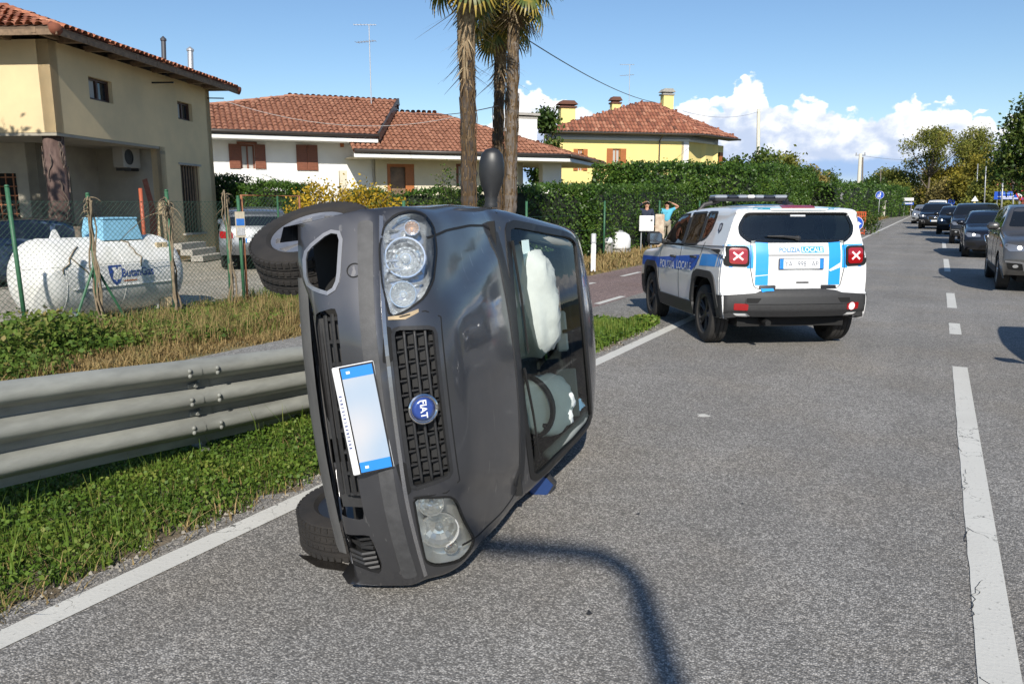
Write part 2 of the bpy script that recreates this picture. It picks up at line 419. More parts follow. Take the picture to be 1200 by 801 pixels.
def asphalt_mat(name, lo, hi, warm=(1, 1, 1), grain=95.0, red=None):
    m = bpy.data.materials.new(name); m.use_nodes = True; t = m.node_tree; b = t.nodes['Principled BSDF']
    co = t.nodes.new('ShaderNodeTexCoord'); L = t.links.new
    def nz(s, d, r=.6, dist=0.0):
        n = t.nodes.new('ShaderNodeTexNoise'); n.inputs['Scale'].default_value = s; n.inputs['Detail'].default_value = d
        n.inputs['Roughness'].default_value = r; n.inputs['Distortion'].default_value = dist; L(co.outputs['Object'], n.inputs['Vector']); return n.outputs['Fac']
    def mr(x, a, b_, c=0.0, d=1.0):
        n = t.nodes.new('ShaderNodeMapRange'); L(x, n.inputs[0])
        for i, v in enumerate((a, b_, c, d)): n.inputs[i + 1].default_value = v
        return n.outputs[0]
    def mul(a, b_, op='MULTIPLY'):
        n = t.nodes.new('ShaderNodeMath'); n.operation = op
        for i, v in enumerate((a, b_)):
            if isinstance(v, float): n.inputs[i].default_value = v
            else: L(v, n.inputs[i])
        return n.outputs[0]
    vo = t.nodes.new('ShaderNodeTexVoronoi'); vo.inputs['Scale'].default_value = grain; L(co.outputs['Object'], vo.inputs['Vector'])
    sp = t.nodes.new('ShaderNodeSeparateColor'); L(vo.outputs['Color'], sp.inputs[0])
    v2 = t.nodes.new('ShaderNodeTexVoronoi'); v2.inputs['Scale'].default_value = grain * .47; L(co.outputs['Object'], v2.inputs['Vector'])
    s2 = t.nodes.new('ShaderNodeSeparateColor'); L(v2.outputs['Color'], s2.inputs[0])
    stone = mul(mr(sp.outputs[0], .0, 1.0, .25, 1.45), mr(vo.outputs['Distance'], .15, .75, 1.15, .35))
    stone = mul(stone, mr(s2.outputs[1], 0., 1., .72, 1.28))
    patch_ = mul(mr(nz(.55, 5), .3, .7, .76, 1.16), mr(nz(7, 4), .3, .7, .92, 1.08))
    streak = t.nodes.new('ShaderNodeMapping'); streak.inputs['Scale'].default_value = (1.6, .05, 1); L(co.outputs['Object'], streak.inputs[0])
    ns = t.nodes.new('ShaderNodeTexNoise'); ns.inputs['Scale'].default_value = 1.3; ns.inputs['Detail'].default_value = 4; L(streak.outputs[0], ns.inputs['Vector'])
    tone_ = mul(mul(stone, patch_), mr(ns.outputs['Fac'], .3, .7, .87, 1.1))
    # old dark spots and oil drips
    tone_ = mul(tone_, mr(nz(2.6, 3, .5, 1.0), .66, .74, 1.0, .74))
    mx = t.nodes.new('ShaderNodeMix'); mx.data_type = 'RGBA'; mx.clamp_factor = False
    L(mr(tone_, .2, 1.5), mx.inputs[0])
    mx.inputs[6].default_value = (*[lo * c for c in warm], 1); mx.inputs[7].default_value = (*[hi * c for c in warm], 1)
    colr = mx.outputs[2]
    w2 = t.nodes.new('ShaderNodeMix'); w2.data_type = 'RGBA'; w2.blend_type = 'MULTIPLY'; L(mr(nz(.8, 4), .45, .7, 0, .55), w2.inputs[0]); L(colr, w2.inputs[6]); w2.inputs[7].default_value = (1.0, .93, .83, 1)
    L(w2.outputs[2], b.inputs['Base Color'])
    b.inputs['Roughness'].default_value = .82; b.inputs['Specular IOR Level'].default_value = .35
    bp = t.nodes.new('ShaderNodeBump'); bp.inputs['Strength'].default_value = .55; bp.inputs['Distance'].default_value = .006
    L(mul(mr(vo.outputs['Distance'], 0., .8, 1., 0.), nz(40, 4), 'ADD'), bp.inputs['Height']); L(bp.outputs[0], b.inputs['Normal'])
    return m
M_ASPH = asphalt_mat('asphalt', .125, .53, (1.0, .955, .885), 125.0)
M_PATH = asphalt_mat('path_asphalt', .16, .44, (1.0, .97, .90), 70)
M_BIKE = asphalt_mat('bike_asphalt', .09, .34, (1.3, .95, .86), 70)
M_SHOULDER = asphalt_mat('shoulder_asphalt', .12, .42, (1.0, .96, .88), 60)
M_GRAVEL = asphalt_mat('gravel', .22, .66, (1.0, .92, .76), 26)
M_GROUND = mat('ground_soil', (.085, .095, .035), .95, col2=(.17, .14, .07), vs=.9, bump=.6, bs=20)
M_DRY = mat('dry_soil', (.24, .18, .085), .95, col2=(.16, .15, .06), vs=2.4, bump=.8, bs=40)
M_EARTH = mat('verge_soil', (.10, .075, .045), .95, col2=(.20, .165, .12), vs=9, bump=.9, bs=60)
def paint_mat():
    m = bpy.data.materials.new('road_paint'); m.use_nodes = True; t = m.node_tree; b = t.nodes['Principled BSDF']; L = t.links.new
    co = t.nodes.new('ShaderNodeTexCoord')
    vo = t.nodes.new('ShaderNodeTexVoronoi'); vo.feature = 'DISTANCE_TO_EDGE'; vo.inputs['Scale'].default_value = 5.5
    nz = t.nodes.new('ShaderNodeTexNoise'); nz.inputs['Scale'].default_value = 7; nz.inputs['Detail'].default_value = 4; L(co.outputs['Object'], nz.inputs['Vector'])
    ad = t.nodes.new('ShaderNodeVectorMath'); ad.operation = 'MULTIPLY_ADD'; L(nz.outputs['Color'], ad.inputs[0]); ad.inputs[1].default_value = (.25,) * 3; L(co.outputs['Object'], ad.inputs[2]); L(ad.outputs[0], vo.inputs['Vector'])
    n2 = t.nodes.new('ShaderNodeTexNoise'); n2.inputs['Scale'].default_value = 1.3; L(co.outputs['Object'], n2.inputs['Vector'])
    n3 = t.nodes.new('ShaderNodeTexNoise'); n3.inputs['Scale'].default_value = 60; n3.inputs['Detail'].default_value = 5; L(co.outputs['Object'], n3.inputs['Vector'])
    def mr(x, a, b_, c, d):
        n = t.nodes.new('ShaderNodeMapRange'); L(x, n.inputs[0])
        for i, v in enumerate((a, b_, c, d)): n.inputs[i + 1].default_value = v
        return n.outputs[0]
    def mul(a, b_, op='MULTIPLY'):
        n = t.nodes.new('ShaderNodeMath'); n.operation = op; n.use_clamp = True; L(a, n.inputs[0]); L(b_, n.inputs[1]); return n.outputs[0]
    crack = mul(mr(vo.outputs['Distance'], .004, .012, 1, 0), mr(n2.outputs['Fac'], .52, .58, 0, 1))
    worn = mr(n3.outputs['Fac'], .62, .74, 0, .55)
    mx = t.nodes.new('ShaderNodeMix'); mx.data_type = 'RGBA'; L(mul(crack, worn, 'MAXIMUM'), mx.inputs[0])
    mx.inputs[6].default_value = (.62, .61, .57, 1); mx.inputs[7].default_value = (.12, .115, .105, 1)
    mm = t.nodes.new('ShaderNodeMix'); mm.data_type = 'RGBA'; mm.blend_type = 'MULTIPLY'; mm.inputs[0].default_value = 1; L(mx.outputs[2], mm.inputs[6])
    rr = t.nodes.new('ShaderNodeMix'); rr.data_type = 'RGBA'; L(n2.outputs['Fac'], rr.inputs[0]); rr.inputs[6].default_value = (.8, .79, .77, 1); rr.inputs[7].default_value = (1.1, 1.1, 1.08, 1); L(rr.outputs[2], mm.inputs[7])
    L(mm.outputs[2], b.inputs['Base Color']); b.inputs['Roughness'].default_value = .7
    bp = t.nodes.new('ShaderNodeBump'); bp.inputs['Strength'].default_value = .3; bp.inputs['Distance'].default_value = .005; L(n3.outputs['Fac'], bp.inputs['Height']); L(bp.outputs[0], b.inputs['Normal'])
    return m
M_PAINT = paint_mat()

sheet('ground', rect(-4000, 4000, -4000, 6000), -.06, M_GROUND)
def ragged(xf, y0, y1, st, amp, seed, side):
    r = np.random.default_rng(seed); ys = np.arange(y0, y1 + st * .5, st)
    return [(xf + side * float(r.normal(0, amp)), float(y)) for y in ys]
le = ragged(-3.20, -8, 12, .09, .03, 1, 1) + [(-3.25, 240)]
sheet('road', le[::1] + [(4.3, 240), (4.3, -8)], 0.0, M_ASPH)
sheet('verge_soil', rect(-4.95, -3.0, -8, 10.4), -.02, M_EARTH)
sheet('footpath', rect(-7.0, -4.75, -8, 10.2), -.016, M_PATH)
sheet('bike_path', rect(-7.0, -4.75, 10.2, 34), -.016, M_BIKE)
sheet('road_shoulder', [(-4.75, 10.2), (-3.0, 9.7), (-3.0, 120), (-6.8, 120), (-7.0, 34), (-4.75, 34)], -.008, M_SHOULDER)
sheet('dry_verge', rect(-9.6, -7.0, -8, 34), -.03, M_DRY)
sheet('gravel_yard', rect(-34, -9.6, -4, 20), -.035, M_GRAVEL)
sheet('right_verge', rect(4.25, 12, -8, 240), -.02, M_DRY)
# painted markings: each line one object
el_ = [(-3.09 + float(rng.normal(0, .003)), y) for y in np.arange(-8, 12.1, .12)]
sheet('edge_line', el_ + [(-3.09, 200), (-2.95, 200), (-2.95, -8)], .004, M_PAINT)
sheet('edge_line', rect(3.62, 3.75, -8, 200), .004, M_PAINT)
for (y0, y1) in ((-6.0, 8.95), (11.2, 12.25), (14.05, 16.4), (21.6, 26.5), (33, 38), (47, 52), (62, 67), (78, 84), (96, 102)):
    a = [(.265 + float(rng.normal(0, .0016)), y) for y in np.arange(y0, y1, .15)]
    sheet('centre_line', a + [(.265, y1), (.40, y1), (.40, y0)], .004, M_PAINT)
for i in range(7):
    for X_ in (-6.35, -4.95):
        y0 = 11.0 + i * 2.9 + (0 if X_ < -5 else .9)
        sheet('bike_path_dash', rect(X_, X_ + .12, y0, y0 + 1.25), -.011, M_PAINT)
# tar patch stains on the road
tar = mat('dark_stain', (.03, .028, .026), .5, var=.3, vs=20)
for k, (px, py, r_) in enumerate(((690, 718, .018), (748, 602, .012), (870, 590, .012))):
    c = gnd(px, py); a0 = rng.uniform(0, 6)
    sheet('road_stain', [(c[0] + r_ * (1 + .5 * math.sin(3 * t + a0)) * math.cos(t) * .7, c[1] + r_ * (1 + .4 * math.cos(2 * t + a0)) * math.sin(t)) for t in np.linspace(0, 6.28, 14)[:-1]], .003, tar)
c = gnd(385, 659)
sheet('oil_puddle', [(c[0] + .17 * (1 + .3 * math.sin(4 * t)) * math.cos(t + .3), c[1] + .05 * (1 + .35 * math.cos(3 * t)) * math.sin(t)) for t in np.linspace(0, 6.28, 26)[:-1]], .003, mat('oil', (.018, .016, .014), .22, var=.4, vs=14))
c = gnd(825, 487)
sheet('paint_scrap', [(c[0] + .05 * (1 + .3 * math.sin(5 * t)) * math.cos(t), c[1] + .045 * math.sin(t) * (1 + .3 * math.cos(3 * t))) for t in np.linspace(0, 6.28, 12)[:-1]], .003, M_PAINT)

# hairline cracks along the left edge of the near centre line
_c = np.random.default_rng(17); M_CRACK = mat('crack_dark', (.022, .02, .018), .9)
def crack(x, y, dx, dy, n, w0):
    L_, R_ = [], []
    for k in range(n):
        ww = w0 * (1 - .7 * k / n) * _c.uniform(.5, 1.3); L_.append((x - ww, y)); R_.append((x + ww, y + ww * .5)); x += dx + _c.normal(0, .011); y += dy * _c.uniform(.5, 1.4)
    sheet('road_crack', L_ + R_[::-1], .0065, M_CRACK)
for y0 in np.arange(2.6, 6.2, .8): crack(.262 + _c.normal(0, .006), y0, .0, .030, 16, .0022)
for y0 in (2.95, 3.6, 4.4): crack(.27, y0, .011, .016 * _c.choice([-1, 1]), 8, .0018)
# hills far beyond the road
hv = []; hf = []
hr = np.random.default_rng(3); na = 90
for i in range(na):
    a = R(-75 + 130 * i / (na - 1)); d = 3200
    hgt = 38 + 22 * math.sin(i * .21 + 1) + 14 * math.sin(i * .53) + 9 * hr.uniform()
    p = np.array([math.sin(a), math.cos(a), 0])
    hv += [p * d + [0, 0, -2], p * (d + 260) + [0, 0, hgt], p * (d + 800) + [0, 0, -2]]
for i in range(na - 1):
    b = 3 * i; hf += [(b, b + 3, b + 4, b + 1), (b + 1, b + 4, b + 5, b + 2)]
o = mesh_obj('hills', hv, hf, mat('hill_woods_haze', (.05, .085, .10), .95, var=.25, vs=.02), smooth=True); o['kind'] = 'structure'  # bluish woods colour stands in for distance haze

# ------------------------------------------------------------------ guardrail
M_ZINC = mat('galvanised', (.28, .285, .255), .6, .05, var=.22, vs=5, stretch=(1, .5, 2.2), bump=.12, bs=120)
M_ZINC2 = mat('galvanised_old', (.25, .255, .23), .65, .08, var=.2, vs=5, bump=.1, bs=90)
def make_guardrail():
    root = empty('guardrail', (-4.18, 3.2, 0), 0, 'long galvanised steel crash barrier with three ribs standing in the roadside grass', 'guardrail')
    zb = lambda y: min(.205, .349 - .080 * y)
    prof = []                                      # (x outward, z)
    for k in range(3):
        z0 = .0 + .187 * k
        prof += [(.0, z0), (.0, z0 + .048), (.045, z0 + .070), (.082, z0 + .090), (.093, z0 + .112), (.090, z0 + .140), (.070, z0 + .162), (.03, z0 + .180)]
    prof.append((0.0, .566))
    def panel(y0, y1, dx, m):
        ys = np.linspace(y0, y1, 14); V = []; F = []; k = len(prof)
        for y in ys:
            bend = -.10 * max(0, y - 4.6) ** 2
            for sgn in (0, 1):
                for (x, z) in prof: V.append((-4.18 + x + dx + bend - sgn * .004, y, zb(y) + z + .003 * math.sin(y * 3.1)))
        n2 = 2 * k
        for i in range(len(ys) - 1):
            for j in range(k - 1):
                a = i * n2 + j; F.append((a, a + 1, a + n2 + 1, a + n2)); b = a + k; F.append((b, b + n2, b + n2 + 1, b + 1))
            F.append((i*n2, i*n2+n2, i*n2+n2+k, i*n2+k)); F.append((i*n2+k-1, i*n2+2*k-1, i*n2+n2+2*k-1, i*n2+n2+k-1))
        for i in (0, len(ys) - 1):
            for j in range(k - 1): F.append((i*n2+j, i*n2+k+j, i*n2+k+j+1, i*n2+j+1))
        o = mesh_obj('rail_panel', V, F, m, root, True, True); sharp(o, 40)
    panel(-2.2, 3.30, 0.0, M_ZINC); panel(3.16, 6.6, .006 - .012, M_ZINC)
    for y in (-.9, 1.2, 3.36, 5.4):
        g = G(); z1 = zb(y) + .5
        g.box((-4.27, y, z1 / 2 - .2), (.10, .006, z1 + .4)); g.box((-4.22, y + .03, z1 / 2 - .2), (.006, .06, z1 + .4)); g.box((-4.32, y + .03, z1 / 2 - .2), (.006, .06, z1 + .4))
        g.build('rail_post', M_ZINC, root, world=True)
        b = G(); b.box((-4.20, y + .02, z1 - .21), (.05, .09, .46), bev=.006); b.build('spacer', M_ZINC2, root, world=True)
    for y in (3.205, 3.42):
        for k in range(3):
            for dz in (.100, .132):
                g = G(); x = -4.18 + .094
                g.lathe([(.0, .012), (.008, .011), (.014, .006), (.016, 0)], (x - .002, y, zb(y) + .187 * k + dz), (1, 0, 0), 8); g.build('bolt', M_ZINC2, root, world=True, smooth=True)
    for k in (1, 2):
        g = G(); p = np.array([-4.172, 3.29, zb(3.29) + .187 * k + .02]); g.box(p, (.014, .09, .03), bev=.005); g.cyl(p + [0, 0, 0], p + [.03, 0, 0], .014, n=6); g.build('bolt', M_ZINC2, root, world=True)
make_guardrail()

# ------------------------------------------------------------------ grass, weeds
M_GRASS = mat('grass', leaf=.32, rough=.55, spec=.3, tone=[(.035, .070, .012), (.08, .15, .02), (.14, .22, .03), (.25, .27, .06)])
M_WEED = mat('weed', leaf=.3, rough=.6, spec=.2, tone=[(.045, .085, .018), (.09, .16, .025), (.15, .21, .04), (.27, .22, .08)])
M_HAY = mat('dry_grass', leaf=.25, rough=.7, spec=.2, tone=[(.12, .085, .035), (.26, .18, .075), (.40, .29, .13), (.16, .16, .05)])
def grass_patch(name, n, xr, yr, h, wd, m, dens=None, z=-.02, lean=.4, keep=None, tone_bias=0.0, seed=0):
    r = np.random.default_rng(seed)
    P = np.stack([r.uniform(*xr, n), r.uniform(*yr, n), np.full(n, z)], 1)
    if keep is not None: P = P[keep(P, r)]
    nzv = fnoise(P, 2.6, seed + 1); hh = h * (1 + .45 * nzv) * r.uniform(.45, 1.25, len(P))
    V, F = blades(P, hh, wd, lean, r=r)
    t = np.clip(.45 + .25 * nzv + r.normal(0, .2, len(P)) + tone_bias, 0, 1); t = np.stack([t, np.clip(t + .08, 0, 1)], 1)
    return V, F, t.ravel(order='C') if False else np.concatenate([t[:, :1], t[:, 1:]], 1).reshape(-1)
def stuff(name, parts, m):
    V, F = merge(*[(p[0], p[1]) for p in parts]); T = np.concatenate([p[2] for p in parts])
    o = mesh_obj(name, V, F, m, tone=T); o['kind'] = 'stuff'; return o
def edge_keep(x_edge, fall, amp=.05):
    def f(P, r):
        e = x_edge + amp * fnoise(P * [0, 1, 0], 3.0, 5) + amp * .7 * fnoise(P * [0, 1, 0], 11.0, 6)
        return r.uniform(0, 1, len(P)) < np.clip((e - P[:, 0]) / fall, 0, 1)
    return f
def clover(n, xr, yr, zr, size, keep=None, seed=0, tb=0.0):
    r = np.random.default_rng(seed); P = np.stack([r.uniform(*xr, n), r.uniform(*yr, n), r.uniform(*zr, n)], 1)
    if keep is not None: P = P[keep(P, r)]
    V, F = leaves(P, size, .8, upbias=1.1, r=r); return V, F, np.clip(.5 + .22 * fnoise(P, 3.1, seed) + r.normal(0, .18, len(P)) + tb, 0, 1)
K = edge_keep(-3.22, .16, .055)
stuff('verge_grass', [grass_patch('g', 60000, (-4.95, -3.1), (.3, 7.0), .056, .0030, M_GRASS, keep=K, seed=11),
                      grass_patch('g', 15000, (-4.95, -3.1), (7.0, 10.2), .10, .006, M_GRASS, keep=lambda P, r: K(P, r) & (P[:, 0] < -3.2 - .0 * P[:, 1]), seed=12),
                      grass_patch('g', 1000, (-4.95, -3.35), (.3, 9.5), .20, .004, M_GRASS, lean=.5, seed=13),
                      clover(44000, (-4.95, -3.1), (.3, 6.5), (-.01, .055), .024, K, 14), clover(9000, (-4.95, -3.1), (6.5, 10.2), (-.01, .07), .05, K, 15)], M_GRASS)
KD = lambda P, r: r.uniform(0, 1, len(P)) < np.clip((P[:, 0] + 7.0 - .12 * fnoise(P * [0, 1, 0], 2.2, 9)) / -.25, 0, 1)
stuff('dry_grass', [grass_patch('d', 34000, (-9.2, -6.9), (2.2, 11), .07, .006, M_HAY, keep=KD, lean=1.2, z=-.03, seed=21),
                    grass_patch('d', 16000, (-9.6, -6.9), (10, 34), .09, .012, M_HAY, keep=KD, lean=1.2, z=-.03, seed=22),
                    grass_patch('d', 5500, (-9.9, -7.5), (5.6, 9.2), .22, .004, M_HAY, lean=.9, z=-.03, seed=24)], M_HAY)
def weedkeep(P, r):
    f = np.clip((-7.55 - P[:, 0] + .35 * fnoise(P, 1.3, 31)) / .5, 0, 1)
    return r.uniform(0, 1, len(P)) < f
stuff('weeds', [grass_patch('w', 9000, (-10.3, -7.4), (2.5, 9.2), .15, .005, M_WEED, keep=weedkeep, lean=.5, z=-.03, seed=32),
                grass_patch('w', 3000, (-10.2, -9.2), (9.2, 12), .28, .008, M_WEED, lean=.6, z=-.03, seed=33),
                clover(15000, (-10.2, -7.5), (2.5, 6.6), (0, .15), .055, weedkeep, 34, -.02), clover(8000, (-10.2, -7.8), (6.2, 9.2), (0, .12), .05, weedkeep, 42, .12),
                clover(7000, (-9.9, -8.3), (3.6, 5.5), (.05, .42), .06, lambda P, r: r.uniform(0, 1, len(P)) < np.clip(1.0 - P[:, 2] * 1.6 + .5 * fnoise(P, 2.1, 40), 0, 1), 35, .12),
                grass_patch('w', 900, (-9.0, -5.6), (8.6, 10.1), .02, .006, M_WEED, z=-.02, seed=36)], M_WEED)
stuff('dry_grass', [grass_patch('v', 5200, (-4.6, -3.12), (.3, 7.0), .055, .003, M_HAY, keep=lambda P, r: r.uniform(0, 1, len(P)) < np.clip(.18 + .35 * fnoise(P, 1.7, 50) + .9 * np.clip((P[:, 0] + 3.42) / .25, 0, 1), 0, 1), lean=1.3, z=-.005, seed=51)], M_HAY)
# the little tuft on the shoulder behind the verge
stuff('verge_grass', [clover(700, (-3.62, -3.28), (9.85, 10.35), (0, .10), .06, None, 37, .05), grass_patch('t', 350, (-3.62, -3.28), (9.85, 10.35), .1, .007, M_GRASS, seed=38)], M_GRASS)
_r = np.random.default_rng(77); _n = 900; _P = np.stack([-3.19 + _r.normal(0, .05, _n), _r.uniform(.3, 10, _n), _r.uniform(-.012, .004, _n)], 1); _s = (.012 * _r.uniform(.3, 1.3, _n))[:, None]
_o = np.array([[1, 0, 0], [-.5, .8, 0], [-.5, -.8, 0], [0, 0, 1.0]]) ; _V = (_P[:, None] + _o[None] * _s[:, None] * _r.uniform(.6, 1.3, (_n, 4, 1))).reshape(-1, 3); _b = (np.arange(_n) * 4)[:, None]
_F = np.concatenate([_b + np.array([[0, 1, 3]]), _b + np.array([[1, 2, 3]]), _b + np.array([[2, 0, 3]])], 1).reshape(-1, 3)
mesh_obj('gravel', _V, _F, mat('pebble', (.34, .31, .26), .9, var=.4, vs=3))['kind'] = 'stuff'
# thicker grass mats beyond, along the hedge
stuff('dry_grass', [grass_patch('d', 7000, (-9.5, -7.2), (14, 60), .18, .02, M_HAY, lean=.8, z=-.03, seed=39), grass_patch('d', 9000, (-7.2, -4.9), (46, 120), .3, .05, M_WEED, lean=.8, z=-.03, seed=41)], M_HAY)

# ------------------------------------------------------------------ houses
def wall_piece(g, O, u, n, t0, t1, z0, z1, holes=(), th=.28):
    "wall with rectangular openings (a0,a1,b0,b1); front face on the plane through O"
    ts = sorted({t0, t1, *[h[0] for h in holes], *[h[1] for h in holes]}); zs = sorted({z0, z1, *[h[2] for h in holes], *[h[3] for h in holes]})
    P = lambda t, z, d=0.0: np.array([O[0] + u[0] * t - n[0] * d, O[1] + u[1] * t - n[1] * d, z])
    inh = lambda a, b: any(h[0] < a < h[1] and h[2] < b < h[3] for h in holes)
    def q(*p):
        g.add(p, [tuple(range(4))])
    for i in range(len(ts) - 1):
        for j in range(len(zs) - 1):
            if inh((ts[i] + ts[i+1]) / 2, (zs[j] + zs[j+1]) / 2): continue
            a, b, c, d = ts[i], ts[i+1], zs[j], zs[j+1]
            q(P(a, c), P(b, c), P(b, d), P(a, d)); q(P(a, c, th), P(a, d, th), P(b, d, th), P(b, c, th))
    for h in list(holes) + [None]:
        a, b, c, d = h if h else (t0, t1, z0, z1)
        q(P(a, c), P(a, d), P(a, d, th), P(a, c, th)); q(P(b, c), P(b, c, th), P(b, d, th), P(b, d))
        q(P(a, c), P(a, c, th), P(b, c, th), P(b, c)); q(P(a, d), P(b, d), P(b, d, th), P(a, d, th))
def tiles(name, O, u, s, poly, m, parent, pa=.24, pb=.36, rad=None, lift=.03, seed=0, n=5):
    "rows of half round roof tiles on the plane O + u*a + s*b, clipped to poly (a,b)"
    O = np.asarray(O, float); nn = np.cross(u, s); nn = nn if nn[2] > 0 else -nn; rad = rad or pa * .46; r = np.random.default_rng(seed)
    pl = np.array(poly); a0, b0 = pl.min(0); a1, b1 = pl.max(0)
    A, B = np.meshgrid(np.arange(a0 + pa / 2, a1, pa), np.arange(b0 + pb / 2, b1, pb)); C = np.stack([A.ravel(), B.ravel()], 1); C = C[pip([tuple(p) for p in poly], C)]
    base = []
    for (bb, rr, hh) in ((-.56, 1.0, lift), (.56, .86, 0.0)):
        for k in range(n + 1):
            t = math.pi * k / n; base.append((math.cos(t) * rad * rr, bb * pb, math.sin(t) * rad * rr * .8 + hh))
    base = np.array(base); k = n + 1; Fb = [(i, i + 1, k + i + 1, k + i) for i in range(n)]
    jit = r.normal(0, .006, (len(C), 3)); T = base[None] + np.concatenate([C, np.zeros((len(C), 1))], 1)[:, None] + jit[:, None]
    V = O + T[..., :1] * np.asarray(u) + T[..., 1:2] * np.asarray(s) + T[..., 2:] * nn
    F = (np.array(Fb)[None] + (np.arange(len(C)) * len(base))[:, None, None]).reshape(-1, 4)
    tone_ = np.repeat(np.clip(r.normal(.5, .22, len(C)), 0, 1), n)
    o = mesh_obj(name, V.reshape(-1, 3), F, m, parent, True, True, tone=tone_); o['kind'] = 'stuff'; return o
def ridge_tiles(pts, m, parent, r=.12, st=.38, name='ridge_tiles'):
    g = G()
    for a, b in zip(pts[:-1], pts[1:]):
        a = np.asarray(a, float); b = np.asarray(b, float); L_ = np.linalg.norm(b - a); k = max(1, int(L_ / st))
        for i in range(k): g.cyl(a + (b-a) * i / k - _z * r * .45, a + (b-a) * (i + 1.04) / k - _z * r * .45, r * 1.0, r * .94, 9)
    o = g.build(name, m, parent, world=True, smooth=True); o['kind'] = 'stuff'; return o
def slope_roof(root, E0, E1, T1, T0, m_t, m_b, pa=.24, pb=.36, seed=0, name='roof_tiles', th=.06):
    "quad slope E0-E1 (eave), T1-T0 (ridge); returns nothing"
    E0, E1, T1, T0 = [np.asarray(p, float) for p in (E0, E1, T1, T0)]
    u = E1 - E0; u /= np.linalg.norm(u); nn = np.cross(E1 - E0, T0 - E0 if np.linalg.norm(T0 - E0) > .01 else T1 - E0); nn /= np.linalg.norm(nn); nn = nn if nn[2] > 0 else -nn
    s = np.cross(nn, u); s = s if s[2] > 0 else -s
    q = lambda p: ((p - E0) @ u, (p - E0) @ s)
    poly = [q(E0), q(E1), q(T1)] + ([q(T0)] if np.linalg.norm(T0 - T1) > .01 else [])
    tiles(name, E0 + nn * .01, u, s, poly, m_t, root, pa, pb, seed=seed)
    g = G(); P = [E0, E1, T1] + ([T0] if len(poly) == 4 else []); k = len(P); V = P + [p - nn * th for p in P]
    g.add(V, [tuple(range(k)), tuple(range(k, 2*k))[::-1]] + [(i, i + k, (i+1) % k + k, (i+1) % k) for i in range(k)]); g.build('roof_deck', m_b, root, world=True)
TERRA = [(.20, .065, .035), (.33, .115, .06), (.42, .16, .085), (.50, .25, .15)]
M_TILE = mat('terracotta', rough=.85, tone=TERRA, bump=.3, bs=30)
M_TILE2 = mat('terracotta_red', rough=.8, tone=[(.25, .105, .06), (.31, .135, .078), (.36, .16, .095), (.42, .20, .12)])
M_TILE3 = mat('terracotta_brown', rough=.85, tone=[(.13, .055, .035), (.24, .085, .05), (.36, .14, .08), (.44, .22, .14)])
M_TDECK = mat('tile_bed', (.20, .075, .045), .9)
M_DECK = mat('roof_under', (.16, .11, .075), .8, var=.2)
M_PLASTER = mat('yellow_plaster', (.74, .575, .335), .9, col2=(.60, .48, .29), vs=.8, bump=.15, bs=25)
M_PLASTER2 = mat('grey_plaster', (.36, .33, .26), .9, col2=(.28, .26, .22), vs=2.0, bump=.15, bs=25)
M_WHITE = mat('white_plaster', (.80, .79, .75), .9, var=.03, vs=2)
M_CREAM = mat('cream_plaster', (.66, .60, .46), .9, var=.04, vs=2)
M_FRAME = mat('frame_dark', (.06, .028, .02), .5)
M_BROWN = mat('shutter_brown', (.19, .063, .03), .5, var=.12, vs=8)
M_ORANGE = mat('shutter_orange', (.38, .13, .035), .5, var=.1)
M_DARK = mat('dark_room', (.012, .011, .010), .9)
M_PANE = mat('window_pane', (.02, .025, .03), .04, spec=.8)
M_CURT = mat('curtain', (.42, .42, .40), .85, var=.12, vs=30, stretch=(1, 1, .05))
M_GUTTER = mat('gutter_brown', (.055, .045, .038), .45)
M_WOOD = mat('old_wood', (.20, .135, .085), .8, var=.3, vs=10)
M_CONC = mat('concrete', (.40, .38, .34), .9, col2=(.30, .285, .26), vs=5, bump=.2, bs=50)
M_BLACK = mat('black_plastic', (.016, .016, .017), .45)
M_RUST = mat('rust', (.22, .075, .035), .85, col2=(.35, .16, .08), vs=12)

